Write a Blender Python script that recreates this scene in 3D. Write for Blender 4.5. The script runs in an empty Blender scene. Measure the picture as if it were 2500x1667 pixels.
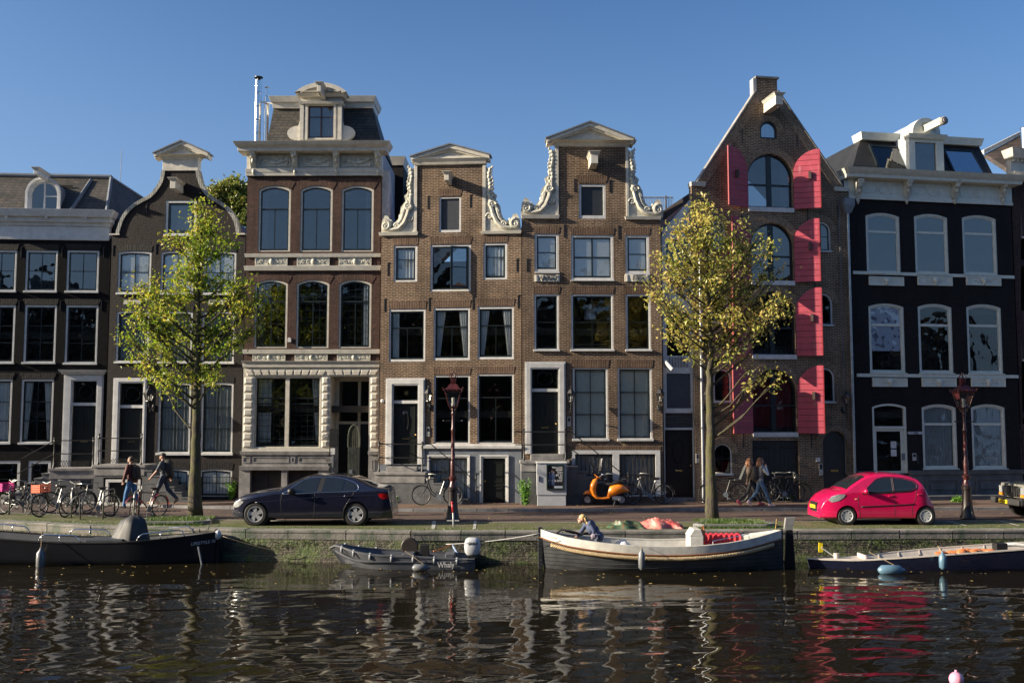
# Canal street scene, built with bpy. Whitespace and comments trimmed to keep the file small.
import bpy,bmesh,math,random
from mathutils import Vector,Matrix
from mathutils.geometry import tessellate_polygon
random.seed(7)
R=math.radians
PI=math.pi
SC=bpy.context.scene
COL=SC.collection
F=2450.0;CX=1250.0;CY=833.5;HC=2.9
TH=math.atan(198.0/F)
CT,ST=math.cos(TH),math.sin(TH)
cam=bpy.data.cameras.new('camera');camo=bpy.data.objects.new('camera',cam);COL.objects.link(camo)
cam.sensor_width=36;cam.lens=36*F/2500;cam.clip_end=3000;cam.clip_start=0.1
camo.location=(0,0,HC);camo.rotation_euler=(PI/2+TH,0,0)
SC.camera=camo
def ray(px,py):
 dx=(px-CX)/F;dy=-(py-CY)/F
 return Vector((dx,CT-dy*ST,ST+dy*CT))
def at_y(px,py,D):
 r=ray(px,py);t=D/r.y
 return Vector((r.x*t,D,HC+r.z*t))
def at_z(px,py,z=0.0):
 r=ray(px,py);t=(z-HC)/r.z
 return Vector((r.x*t,r.y*t,z))
def Z(ox,oy,s):return lambda x,y:(ox+x/s,oy+y/s)
zA=Z(0,320,2.903);zB=Z(560,170,3.484);zC=Z(560,600,2.614);zD=Z(0,860,2.8)
zE=Z(900,280,3.015);zF=Z(900,720,3.015);zG=Z(1580,170,2.85);zH=Z(1580,700,2.85)
zI=Z(2000,270,3.2);zJ=Z(2000,740,2.8);zK=Z(540,1130,5.113);zL=Z(1300,1220,3.564)
zM=Z(0,1180,4.2);zN=Z(0,1080,5.88);zO=Z(780,1290,4.356);zP=Z(1940,1120,4.2)
zQ=Z(280,460,1.9125);zR=Z(1380,1100,8.4);zS=Z(1680,1080,7.35);zT=Z(2300,1180,11.76)
zW=Z(960,1100,7.84);zX=Z(2440,290,3.484);zY=Z(250,1080,6.72)
zp=lambda x,y:(x,y)
def tag(o,label=None,cat=None,group=None,kind=None):
 if label:o['label']=label
 if cat:o['category']=cat
 if group:o['group']=group
 if kind:o['kind']=kind
 return o
def empty(name,loc=(0,0,0),rz=0.0,label=None,cat=None,group=None,rx=0.0,ry=0.0):
 o=bpy.data.objects.new(name,None);COL.objects.link(o)
 o.empty_display_size=0.2
 o.location=loc;o.rotation_euler=(rx,ry,rz)
 return tag(o,label,cat,group)
def kids(o):return[c for c in bpy.data.objects if c.parent==o]
def copy_tree(o,loc=None,rz=None,label=None,group=None,rot=None):
 def rec(a,parent):
  c=a.copy();COL.objects.link(c)
  if parent:c.parent=parent
  for ch in kids_of.get(a,[]):rec(ch,c)
  return c
 kids_of={}
 for ob in list(bpy.data.objects):
  if ob.parent:kids_of.setdefault(ob.parent,[]).append(ob)
 c=rec(o,None)
 if loc is not None:c.location=loc
 if rz is not None:c.rotation_euler=(0,0,rz)
 if rot is not None:c.rotation_euler=rot
 if label:c['label']=label
 if group:c['group']=group
 return c
class MB:
 def __init__(s):s.v=[];s.f=[];s.m=[];s.M=None
 def add(s,vs,fs,mi=0):
  b=len(s.v)
  if s.M is not None:vs=[s.M@Vector(v)for v in vs]
  s.v+=[tuple(v)for v in vs];s.f+=[tuple(i+b for i in f)for f in fs];s.m+=[mi]*len(fs)
  return s
 def box(s,x0,x1,y0,y1,z0,z1,mi=0):
  return s.add([(x0,y0,z0),(x1,y0,z0),(x1,y1,z0),(x0,y1,z0),(x0,y0,z1),(x1,y0,z1),(x1,y1,z1),(x0,y1,z1)],[(0,3,2,1),(4,5,6,7),(0,1,5,4),(1,2,6,5),(2,3,7,6),(3,0,4,7)],mi)
 def taper(s,x0,x1,y0,y1,z0,z1,d,mi=0,dy=None):
  dy=d if dy is None else dy
  return s.add([(x0,y0,z0),(x1,y0,z0),(x1,y1,z0),(x0,y1,z0),(x0-d,y0-dy,z1),(x1+d,y0-dy,z1),(x1+d,y1,z1),(x0-d,y1,z1)],[(0,3,2,1),(4,5,6,7),(0,1,5,4),(1,2,6,5),(2,3,7,6),(3,0,4,7)],mi)
 def plate(s,outer,holes,y0,y1,mi=0):
  loops=[outer]+list(holes)
  flat=[p for l in loops for p in l]
  tris=tessellate_polygon([[Vector((p[0],p[1],0))for p in l]for l in loops])
  n=len(flat);b=0
  vs=[(p[0],y0,p[1])for p in flat]+[(p[0],y1,p[1])for p in flat]
  fs=[tuple(t)for t in tris]+[tuple(i+n for i in reversed(t))for t in tris]
  for l in loops:
   k=len(l)
   for i in range(k):
    j=(i+1)%k
    fs.append((b+i,b+j,b+j+n,b+i+n))
   b+=k
  return s.add(vs,fs,mi)
 def prism(s,pts,d,mi=0):
  n=len(pts);d=Vector(d)
  vs=[Vector(p)for p in pts];vs+=[v+d for v in vs[:n]]
  fs=[tuple(range(n)),tuple(range(2*n-1,n-1,-1))]+[(i,(i+1)%n,(i+1)%n+n,i+n)for i in range(n)]
  return s.add(vs,fs,mi)
 def tube(s,pts,r,n=8,mi=0,closed=False,caps=True,flat=1.0):
  pts=[Vector(p)for p in pts];k=len(pts)
  rs=r if isinstance(r,(list,tuple))else[r]*k
  rings=[];prev=None
  for i,p in enumerate(pts):
   if closed:t=(pts[(i+1)%k]-pts[i-1])
   else:t=pts[min(i+1,k-1)]-pts[max(i-1,0)]
   if t.length<1e-9:t=Vector((0,0,1))
   t.normalize()
   if prev is None:
    a=Vector((0,0,1))if abs(t.z)<0.9 else Vector((1,0,0))
   else:a=prev
   u=a-t*a.dot(t)
   if u.length<1e-6:u=t.orthogonal()
   u.normalize();w=t.cross(u);prev=u
   rings.append([p+(u*math.cos(2*PI*j/n)*flat+w*math.sin(2*PI*j/n))*rs[i]for j in range(n)])
  vs=[v for rg in rings for v in rg];fs=[]
  for i in range(k if closed else k-1):
   a=i*n;b=((i+1)%k)*n
   for j in range(n):fs.append((a+j,a+(j+1)%n,b+(j+1)%n,b+j))
  if caps and not closed:fs+=[tuple(range(n-1,-1,-1)),tuple(range((k-1)*n,k*n))]
  return s.add(vs,fs,mi)
 def lathe(s,prof,c=(0,0,0),n=16,mi=0,axis='z',ang=0.0,sx=1.0,sy=1.0,caps=True):
  c=Vector(c);vs=[];k=len(prof)
  for(r,h)in prof:
   for j in range(n):
    a=2*PI*j/n+ang;x,y=r*math.cos(a)*sx,r*math.sin(a)*sy
    vs.append(c+(Vector((x,y,h))if axis=='z' else Vector((x,h,y))if axis=='y' else Vector((h,x,y))))
  fs=[(i*n+j,i*n+(j+1)%n,(i+1)*n+(j+1)%n,(i+1)*n+j)for i in range(k-1)for j in range(n)]
  if caps and prof[0][0]>1e-6:fs.append(tuple(range(n-1,-1,-1)))
  if caps and prof[-1][0]>1e-6:fs.append(tuple(range((k-1)*n,k*n)))
  return s.add(vs,fs,mi)
 def ball(s,c,rx,ry=None,rz=None,n=12,m=8,mi=0):
  ry=rx if ry is None else ry;rz=rx if rz is None else rz
  vs=[];fs=[]
  for i in range(m+1):
   t=PI*i/m
   for j in range(n):
    a=2*PI*j/n
    vs.append((c[0]+rx*math.sin(t)*math.cos(a),c[1]+ry*math.sin(t)*math.sin(a),c[2]-rz*math.cos(t)))
  for i in range(m):
   for j in range(n):fs.append((i*n+j,i*n+(j+1)%n,(i+1)*n+(j+1)%n,(i+1)*n+j))
  return s.add(vs,fs,mi)
 def grid(s,rows,mi=0,wrap=False):
  k=len(rows[0]);vs=[p for r in rows for p in r]
  fs=[(i*k+j,i*k+(j+1)%k,(i+1)*k+(j+1)%k,(i+1)*k+j)for i in range(len(rows)-1)for j in range(k if wrap else k-1)]
  return s.add(vs,fs,mi)
 def mesh(s,name,mats,smooth=False,bevel=0,merge=True,recalc=True):
  me=bpy.data.meshes.new(name)
  me.from_pydata([tuple(v)for v in s.v],[],s.f)
  if not isinstance(mats,(list,tuple)):mats=[mats]
  for m in mats:me.materials.append(m)
  me.polygons.foreach_set('material_index',s.m)
  bm=bmesh.new();bm.from_mesh(me)
  if merge:bmesh.ops.remove_doubles(bm,verts=bm.verts,dist=1e-5)
  bmesh.ops.dissolve_degenerate(bm,dist=1e-6,edges=bm.edges)
  if recalc:bmesh.ops.recalc_face_normals(bm,faces=bm.faces)
  bm.to_mesh(me);bm.free()
  if smooth:
   me.polygons.foreach_set('use_smooth',[True]*len(me.polygons))
   if smooth!=True:
    me.set_sharp_from_angle(angle=R(smooth))
  return me
 def build(s,name,mats,parent=None,smooth=False,bevel=0,label=None,cat=None,group=None,kind=None,loc=None,rz=None,merge=True,recalc=True):
  me=s.mesh(name,mats,smooth,merge=merge,recalc=recalc)
  o=bpy.data.objects.new(name,me);COL.objects.link(o)
  if parent:o.parent=parent
  if loc is not None:o.location=loc
  if rz is not None:o.rotation_euler=(0,0,rz)
  if bevel:
   b=o.modifiers.new('bevel','BEVEL');b.width=bevel;b.segments=2;b.limit_method='ANGLE';b.angle_limit=R(40)
  return tag(o,label,cat,group,kind)
def arc(cx,cz,r,a0,a1,n,rz=None):
 rz=r if rz is None else rz
 return[(cx+r*math.cos(R(a0+(a1-a0)*i/n)),cz+rz*math.sin(R(a0+(a1-a0)*i/n)))for i in range(n+1)]
def outl(u0,u1,z0,z1,rise=0.0,n=14):
 if rise<=0.001:return[(u0,z0),(u1,z0),(u1,z1),(u0,z1)]
 w=(u1-u0)/2;rise=min(rise,w)
 rad=(w*w+rise*rise)/(2*rise);cz=z1-rad;cx=(u0+u1)/2
 a=math.degrees(math.asin(min(1,w/rad)))
 return[(u0,z0),(u1,z0)]+[(cx+rad*math.sin(R(t)),cz+rad*math.cos(R(t)))for t in[a-2*a*i/n for i in range(n+1)]]
MATS={}
def newmat(name):
 m=bpy.data.materials.new(name);m.use_nodes=True
 nt=m.node_tree;b=nt.nodes['Principled BSDF']
 return m,nt,b
def N(nt,t,**kw):
 n=nt.nodes.new(t)
 for k,v in kw.items():setattr(n,k,v)
 return n
def L(nt,a,b):nt.links.new(a,b)
def noise_fac(nt,scale,detail=4,rough=0.6,lo=0.35,hi=0.65,vec=None,mapping=None):
 tc=N(nt,'ShaderNodeTexCoord')
 src=vec or tc.outputs['Object']
 if mapping:
  mp=N(nt,'ShaderNodeMapping');mp.inputs['Scale'].default_value=mapping;L(nt,src,mp.inputs[0]);src=mp.outputs[0]
 n=N(nt,'ShaderNodeTexNoise');n.inputs['Scale'].default_value=scale;n.inputs['Detail'].default_value=detail
 n.inputs['Roughness'].default_value=rough
 L(nt,src,n.inputs['Vector'])
 mr=N(nt,'ShaderNodeMapRange');mr.inputs[1].default_value=lo;mr.inputs[2].default_value=hi
 L(nt,n.outputs[0],mr.inputs[0])
 return mr.outputs[0]
def mixc(nt,fac,a,b,mode='MIX'):
 m=N(nt,'ShaderNodeMix',data_type='RGBA',blend_type=mode)
 if hasattr(fac,'links'):L(nt,fac,m.inputs[0])
 else:m.inputs[0].default_value=fac
 for v,i in((a,6),(b,7)):
  if hasattr(v,'links'):L(nt,v,m.inputs[i])
  else:m.inputs[i].default_value=(*v,1)if len(v)==3 else v
 return m.outputs[2]
def bump(nt,b,h,strength=0.3,dist=0.01):
 bp=N(nt,'ShaderNodeBump');bp.inputs['Strength'].default_value=strength;bp.inputs['Distance'].default_value=dist
 L(nt,h,bp.inputs['Height']);L(nt,bp.outputs[0],b.inputs['Normal'])
def simple(name,col,rough=0.5,metal=0.0,var=0.25,scale=6.0,bstr=0.0,spec=0.5,col2=None,coat=0.0,bscale=40.0,stretch=None):
 if name in MATS:return MATS[name]
 m,nt,b=newmat(name)
 c2=col2 or tuple(c*(1-var)for c in col)
 f=noise_fac(nt,scale,mapping=stretch)
 L(nt,mixc(nt,f,col,c2),b.inputs['Base Color'])
 b.inputs['Roughness'].default_value=rough;b.inputs['Metallic'].default_value=metal
 b.inputs['Specular IOR Level'].default_value=spec
 if coat:b.inputs['Coat Weight'].default_value=coat;b.inputs['Coat Roughness'].default_value=0.03
 if bstr:bump(nt,b,noise_fac(nt,bscale,lo=0,hi=1),bstr,0.01)
 MATS[name]=m;return m
def brick(name,c1,c2,mortar,soldier=False,w=0.21,h=0.062,ms=0.010,rough=0.85,dirt=(0.35,0.30),spec=0.3,stain=(0.5,0.5,0.5),bst=0.6):
 if name in MATS:return MATS[name]
 m,nt,b=newmat(name)
 tc=N(nt,'ShaderNodeTexCoord');sp=N(nt,'ShaderNodeSeparateXYZ');L(nt,tc.outputs['Object'],sp.inputs[0])
 ad=N(nt,'ShaderNodeMath',operation='ADD');L(nt,sp.outputs[0],ad.inputs[0]);L(nt,sp.outputs[1],ad.inputs[1])
 cb=N(nt,'ShaderNodeCombineXYZ')
 if soldier:L(nt,sp.outputs[2],cb.inputs[0]);L(nt,ad.outputs[0],cb.inputs[1])
 else:L(nt,ad.outputs[0],cb.inputs[0]);L(nt,sp.outputs[2],cb.inputs[1])
 nz=N(nt,'ShaderNodeTexNoise');nz.inputs['Scale'].default_value=1.2;L(nt,tc.outputs['Object'],nz.inputs['Vector'])
 vm=N(nt,'ShaderNodeVectorMath',operation='SCALE');vm.inputs['Scale'].default_value=0.05;L(nt,nz.outputs['Color'],vm.inputs[0])
 va=N(nt,'ShaderNodeVectorMath',operation='ADD');L(nt,cb.outputs[0],va.inputs[0]);L(nt,vm.outputs[0],va.inputs[1])
 br=N(nt,'ShaderNodeTexBrick');L(nt,va.outputs[0],br.inputs['Vector'])
 br.inputs['Color1'].default_value=(*c1,1);br.inputs['Color2'].default_value=(*c2,1);br.inputs['Mortar'].default_value=(*mortar,1)
 br.inputs['Scale'].default_value=1;br.inputs['Brick Width'].default_value=w if not soldier else 0.5
 br.inputs['Row Height'].default_value=h;br.inputs['Mortar Size'].default_value=ms;br.inputs['Mortar Smooth'].default_value=0.2
 br.inputs['Bias'].default_value=-0.1
 f1=noise_fac(nt,0.7,detail=6,lo=0.38,hi=0.66)
 dk=tuple(1-dirt[0]*s for s in(1,1,1))
 c=mixc(nt,f1,br.outputs['Color'],dk,'MULTIPLY')
 f2=noise_fac(nt,7.0,detail=3,lo=0.3,hi=0.7)
 mm=N(nt,'ShaderNodeMix',data_type='RGBA',blend_type='MULTIPLY');mm.inputs[0].default_value=dirt[1]
 L(nt,c,mm.inputs[6]);cr=N(nt,'ShaderNodeCombineColor')
 for i in range(3):L(nt,f2,cr.inputs[i])
 L(nt,cr.outputs[0],mm.inputs[7])
 f3=noise_fac(nt,1.0,detail=3,lo=0.5,hi=0.8,mapping=(2.2,2.2,0.22))
 c=mixc(nt,f3,mm.outputs[2],stain,'MULTIPLY')
 L(nt,c,b.inputs['Base Color'])
 b.inputs['Roughness'].default_value=rough;b.inputs['Specular IOR Level'].default_value=spec
 inv=N(nt,'ShaderNodeMath',operation='SUBTRACT');inv.inputs[0].default_value=1;L(nt,br.outputs['Fac'],inv.inputs[1])
 ad2=N(nt,'ShaderNodeMath',operation='MULTIPLY_ADD');L(nt,f2,ad2.inputs[0]);ad2.inputs[1].default_value=0.5;L(nt,inv.outputs[0],ad2.inputs[2])
 bump(nt,b,ad2.outputs[0],bst,0.012)
 MATS[name]=m;return m
def glass(name,tint=(0.75,0.8,0.8),refl=0.16,wob=0.02,wscale=1.6):
 if name in MATS:return MATS[name]
 m=bpy.data.materials.new(name);m.use_nodes=True;nt=m.node_tree;nt.nodes.clear()
 o=N(nt,'ShaderNodeOutputMaterial');mx=N(nt,'ShaderNodeMixShader');tr=N(nt,'ShaderNodeBsdfTransparent');gl=N(nt,'ShaderNodeBsdfGlossy')
 tr.inputs[0].default_value=(*tint,1);gl.inputs['Roughness'].default_value=0.015;gl.inputs[0].default_value=(0.84,0.82,0.80,1)
 tc=N(nt,'ShaderNodeTexCoord');nz=N(nt,'ShaderNodeTexNoise');nz.inputs['Scale'].default_value=wscale;nz.inputs['Detail'].default_value=1.5
 L(nt,tc.outputs['Object'],nz.inputs['Vector'])
 bp=N(nt,'ShaderNodeBump');bp.inputs['Strength'].default_value=1.0;bp.inputs['Distance'].default_value=wob;L(nt,nz.outputs[0],bp.inputs['Height'])
 L(nt,bp.outputs[0],gl.inputs['Normal'])
 fr=N(nt,'ShaderNodeLayerWeight');fr.inputs[0].default_value=0.25
 ma=N(nt,'ShaderNodeMath',operation='MULTIPLY_ADD',use_clamp=True);L(nt,fr.outputs['Fresnel'],ma.inputs[0]);ma.inputs[1].default_value=0.7;ma.inputs[2].default_value=refl
 L(nt,ma.outputs[0],mx.inputs[0]);L(nt,tr.outputs[0],mx.inputs[1]);L(nt,gl.outputs[0],mx.inputs[2]);L(nt,mx.outputs[0],o.inputs[0])
 MATS[name]=m;return m
def leafmat(name,cols,trans=0.45):
 if name in MATS:return MATS[name]
 m=bpy.data.materials.new(name);m.use_nodes=True;nt=m.node_tree;nt.nodes.clear()
 o=N(nt,'ShaderNodeOutputMaterial');g=N(nt,'ShaderNodeNewGeometry');rp=N(nt,'ShaderNodeValToRGB')
 el=rp.color_ramp.elements
 while len(el)<len(cols):el.new(0.5)
 for i,c in enumerate(cols):el[i].position=i/(len(cols)-1);el[i].color=(*c,1)
 tc=N(nt,'ShaderNodeTexCoord');nz=N(nt,'ShaderNodeTexNoise');nz.inputs['Scale'].default_value=0.9;L(nt,tc.outputs['Object'],nz.inputs['Vector'])
 a=N(nt,'ShaderNodeMath',operation='MULTIPLY_ADD');L(nt,g.outputs['Random Per Island'],a.inputs[0]);a.inputs[1].default_value=0.7
 b2=N(nt,'ShaderNodeMapRange');b2.inputs[1].default_value=0.35;b2.inputs[2].default_value=0.65;b2.inputs[3].default_value=-0.05;b2.inputs[4].default_value=0.35
 L(nt,nz.outputs[0],b2.inputs[0]);L(nt,b2.outputs[0],a.inputs[2]);L(nt,a.outputs[0],rp.inputs[0])
 d=N(nt,'ShaderNodeBsdfPrincipled');d.inputs['Roughness'].default_value=0.45;t=N(nt,'ShaderNodeBsdfTranslucent');mx=N(nt,'ShaderNodeMixShader');mx.inputs[0].default_value=trans
 L(nt,rp.outputs[0],d.inputs['Base Color']);L(nt,rp.outputs[0],t.inputs[0]);L(nt,d.outputs[0],mx.inputs[1]);L(nt,t.outputs[0],mx.inputs[2]);L(nt,mx.outputs[0],o.inputs[0])
 MATS[name]=m;return m
white=simple('cream paint',(0.56,0.53,0.455),0.45,var=0.22,scale=5,bstr=0.12,bscale=25)
white2=simple('white paint',(0.60,0.60,0.585),0.4,var=0.2,scale=4,bstr=0.1,bscale=25)
stucco=simple('carved plaster',(0.58,0.56,0.47),0.6,var=0.4,scale=9,bstr=0.3,bscale=40)
sashd=simple('dark green paint',(0.012,0.018,0.020),0.3,var=0.3)
doord=simple('black door paint',(0.010,0.012,0.011),0.4,var=0.3,spec=0.35)
iron=simple('black iron',(0.012,0.012,0.013),0.45,var=0.3)
stone=simple('grey stone',(0.27,0.26,0.25),0.8,var=0.45,scale=3.5,bstr=0.3)
stoned=simple('dark stone',(0.11,0.115,0.12),0.75,var=0.4,scale=2.5,bstr=0.25)
lead=simple('lead sheet',(0.17,0.19,0.22),0.5,var=0.3,scale=3)
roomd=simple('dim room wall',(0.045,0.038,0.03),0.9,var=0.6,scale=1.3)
paneg=glass('window glass',tint=(.95,.97,.97),refl=0.04)
paneu=glass('window glass mirror',tint=(0.55,0.58,0.6),refl=0.13,wob=0.008)
pcol={}
QP=[(-60,42.0),(-30,33.5)]+[((px-CX)/F*D*1.003,D)for px,D in((0,29.8),(120,29.1),(289,28.15),(400,27.9),(590,27.4),(1000,26.85),(1600,27.0),(2500,27.4))]+[(30,28.2),(60,30.5)]
def qy(x):
 for(a,ya),(b,yb)in zip(QP,QP[1:]):
  if a<=x<=b:return ya+(yb-ya)*(x-a)/(b-a)
 return QP[0][1]if x<QP[0][0]else QP[-1][1]
XS=sorted(set([p[0]for p in QP]+[x*1.0 for x in range(-60,61,2)]))
def strip(name,o0,o1,z,mat,kind='structure',z1=None,thick=0.0,label=None):
 m=MB();rows=[[(x,qy(x)+o0,z),(x,qy(x)+o1,z if z1 is None else z1)]for x in XS]
 m.grid(rows)
 if thick:
  m.grid([[(x,qy(x)+o0,z),(x,qy(x)+o0,z-thick)]for x in XS])
 return m.build(name,mat,kind=kind,label=label)
def groundmat(name,c1,c2,mortar,w,h,moss=0.0,dark=0.5,rot=False,rough=0.8,puddle=False):
 m,nt,b=newmat(name)
 tc=N(nt,'ShaderNodeTexCoord');mp=N(nt,'ShaderNodeMapping');L(nt,tc.outputs['Object'],mp.inputs[0])
 if rot:mp.inputs['Rotation'].default_value=(0,0,PI/2)
 br=N(nt,'ShaderNodeTexBrick');L(nt,mp.outputs[0],br.inputs['Vector'])
 br.inputs['Color1'].default_value=(*c1,1);br.inputs['Color2'].default_value=(*c2,1);br.inputs['Mortar'].default_value=(*mortar,1)
 br.inputs['Scale'].default_value=1;br.inputs['Brick Width'].default_value=w;br.inputs['Row Height'].default_value=h;br.inputs['Mortar Size'].default_value=0.01
 f=noise_fac(nt,0.5,detail=6,lo=0.4,hi=0.62,mapping=(1,2.5,1))
 c=mixc(nt,f,br.outputs['Color'],(dark,dark,dark),'MULTIPLY')
 if moss:
  f2=noise_fac(nt,1.6,detail=6,rough=0.7,lo=0.60-moss*0.3,hi=0.72-moss*0.25)
  g=mixc(nt,noise_fac(nt,9,lo=0.3,hi=0.7),(0.045,0.075,0.012),(0.10,0.10,0.03))
  c=mixc(nt,f2,c,g)
 L(nt,c,b.inputs['Base Color']);b.inputs['Roughness'].default_value=rough
 inv=N(nt,'ShaderNodeMath',operation='SUBTRACT');inv.inputs[0].default_value=1;L(nt,br.outputs['Fac'],inv.inputs[1])
 ad=N(nt,'ShaderNodeMath',operation='MULTIPLY_ADD');L(nt,noise_fac(nt,14,lo=0,hi=1),ad.inputs[0]);ad.inputs[1].default_value=0.8;L(nt,inv.outputs[0],ad.inputs[2])
 bump(nt,b,ad.outputs[0],0.7,0.02)
 return m
g_road=groundmat('street bricks',(0.15,0.08,0.06),(0.085,0.052,0.045),(0.05,0.045,0.04),0.21,0.07,dark=0.5)
g_walk=groundmat('pavement bricks',(0.22,0.125,0.085),(0.15,0.09,0.065),(0.06,0.05,0.04),0.21,0.1,moss=0.15,dark=0.6)
g_park=groundmat('mossy parking bricks',(0.20,0.15,0.11),(0.14,0.11,0.09),(0.05,0.06,0.03),0.21,0.1,moss=0.75,dark=0.7,rot=True)
g_moss=groundmat('mossy edge',(0.11,0.10,0.07),(0.09,0.08,0.06),(0.05,0.07,0.03),0.21,0.1,moss=1.35,dark=0.8)
g_earth=simple('dark soil',(0.05,0.045,0.035),0.95,scale=2)
WZ=-0.79
strip('canal_bed',0.6,900,-0.06,g_earth)
COL.objects[-1]['kind']='structure';COL.objects[-1].name='ground'
strip('parking_strip',0.44,2.75,0.0,g_park)
strip('mossy_verge',0.44,0.95,0.004,g_moss)
strip('road',2.75,6.5,-0.02,g_road)
strip('pavement',6.65,14.5,0.06,g_walk)
kerbm=simple('kerb stone',(0.22,0.22,0.225),0.75,var=0.45,scale=2,bstr=0.2)
m=MB();x=-40.0
while x<40:
 l=1.05;m.prism([(x,qy(x)+6.5,-0.06),(x+l-.02,qy(x+l)+6.5,-0.06),(x+l-.02,qy(x+l)+6.65,-0.06),(x,qy(x)+6.65,-0.06)],(0,0,0.135));x+=l
m.build('kerb',kerbm,kind='structure')
m=MB();x=-40.0
while x<40:
 l=0.55;m.prism([(x,qy(x)+2.72,-0.06),(x+l-.015,qy(x+l)+2.72,-0.06),(x+l-.015,qy(x+l)+2.82,-0.06),(x,qy(x)+2.82,-0.06)],(0,0,0.067));x+=l
m.build('gutter_edging',kerbm,kind='structure')
copm,nt,b=newmat('coping stone')
sp=N(nt,'ShaderNodeSeparateXYZ');tc=N(nt,'ShaderNodeTexCoord');L(nt,tc.outputs['Object'],sp.inputs[0])
c=mixc(nt,noise_fac(nt,1.1,detail=8,rough=0.7,lo=0.36,hi=0.66),(0.25,0.235,0.21),(0.085,0.088,0.075))
c=mixc(nt,noise_fac(nt,2.2,detail=6,lo=0.52,hi=0.7,mapping=(1,1,.4)),c,(0.05,0.085,0.05))
c=mixc(nt,noise_fac(nt,30,lo=0.2,hi=0.8),c,(0.8,0.8,0.8),'MULTIPLY')
L(nt,c,b.inputs['Base Color']);b.inputs['Roughness'].default_value=0.85
bump(nt,b,noise_fac(nt,18,detail=8,lo=0,hi=1),0.5,0.03)
qrun=empty('quay_wall',(0,0,0));qrun['kind']='structure'
m=MB();x=-44.0;rr=random.Random(3)
while x<44:
 l=rr.uniform(1.15,1.75);g=0.012;j=rr.uniform(-.012,.012);zj=rr.uniform(-.006,.006)
 a,c_=(x+g,qy(x+g)+j),(x+l-g,qy(x+l-g)+j)
 zb,zt=-0.205,0.03+zj
 prof=[(0,zb),(0,zt-.075),(-.016,zt-.065),(-.016,zt-.018),(-.005,zt),(.46,zt),(.46,zb)]
 rows=[[(a[0],a[1]+p[0],p[1])for p in prof],[(c_[0],c_[1]+p[0],p[1])for p in prof]]
 m.grid(rows,wrap=True);k=len(m.v)
 m.f.append(tuple(range(k-14,k-7)));m.f.append(tuple(range(k-7,k)));m.m+=[0,0]
 x+=l
m.build('coping',copm,qrun)
qwm,nt,b=newmat('quay brick')
tc=N(nt,'ShaderNodeTexCoord');sp=N(nt,'ShaderNodeSeparateXYZ');L(nt,tc.outputs['Object'],sp.inputs[0])
cb=N(nt,'ShaderNodeCombineXYZ');L(nt,sp.outputs[0],cb.inputs[0]);L(nt,sp.outputs[2],cb.inputs[1])
br=N(nt,'ShaderNodeTexBrick');L(nt,cb.outputs[0],br.inputs['Vector'])
br.inputs['Color1'].default_value=(0.13,0.105,0.075,1);br.inputs['Color2'].default_value=(0.07,0.06,0.045,1);br.inputs['Mortar'].default_value=(0.03,0.03,0.022,1)
br.inputs['Scale'].default_value=1;br.inputs['Brick Width'].default_value=0.22;br.inputs['Row Height'].default_value=0.062;br.inputs['Mortar Size'].default_value=0.012
mg=mixc(nt,noise_fac(nt,12,lo=0.3,hi=0.7),(0.035,0.08,0.015),(0.11,0.14,0.03))
c=mixc(nt,noise_fac(nt,1.3,detail=8,rough=0.75,lo=0.46,hi=0.60,mapping=(1,1,1.6)),br.outputs[0],mg)
c=mixc(nt,noise_fac(nt,3.0,detail=6,lo=0.56,hi=0.75),c,(0.16,0.13,0.10))
L(nt,c,b.inputs['Base Color']);b.inputs['Roughness'].default_value=0.7
inv=N(nt,'ShaderNodeMath',operation='SUBTRACT');inv.inputs[0].default_value=1;L(nt,br.outputs['Fac'],inv.inputs[1])
ad=N(nt,'ShaderNodeMath',operation='MULTIPLY_ADD');L(nt,noise_fac(nt,9,detail=8,lo=0,hi=1),ad.inputs[0]);ad.inputs[1].default_value=2.0;L(nt,inv.outputs[0],ad.inputs[2])
bump(nt,b,ad.outputs[0],0.9,0.04)
m=MB()
m.grid([[(x,qy(x)+.30,-0.205),(x,qy(x)+.012,-0.206),(x,qy(x)+.005,-0.66),(x,qy(x)-.05,-0.661),(x,qy(x)-.05,-3.0)]for x in XS])
m.build('brick_face',qwm,qrun)
m=MB();m.grid([[(x,qy(x)+.44,0.0),(x,qy(x)+.44,-3.0)]for x in XS]);m.build('backing',qwm,qrun)
def leaf_quad(m,p,s,rnd,mi=0,elong=1.7):
 n=Vector((rnd.gauss(0,1),rnd.gauss(0,1),rnd.gauss(0,1)+.4)).normalized()
 u=n.orthogonal().normalized();a=rnd.uniform(0,6.28);u=Matrix.Rotation(a,3,n)@u;w=n.cross(u)
 h=n*s*.18
 m.add([p-u*s*elong*.5,p-w*s*.42+h,p+u*s*elong*.5,p+w*s*.42+h,],[(0,1,2,3)],mi)
mossm=leafmat('moss leaves',[(0.02,0.05,0.008),(0.05,0.10,0.015),(0.10,0.13,0.03)],0.2)
m=MB();rr=random.Random(11)
for i in range(150):
 cx=rr.uniform(-17,17);cz=-0.205-abs(rr.gauss(0,.14))-.01
 if cz<-.9:continue
 for k in range(rr.randint(10,40)):
  x=cx+rr.gauss(0,.16);leaf_quad(m,Vector((x,qy(x)+.01-rr.uniform(0,.035),min(-.21,cz+rr.gauss(0,.035)))),rr.uniform(.012,.028),rr,elong=1.2)
m.build('quay_moss',mossm,kind='stuff',label='green moss and ferns hanging on the brick of the quay wall',cat='moss',merge=False,recalc=False)
grassm=leafmat('grass blades',[(0.03,0.07,0.01),(0.07,0.13,0.02),(0.14,0.17,0.05)],0.35)
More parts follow.
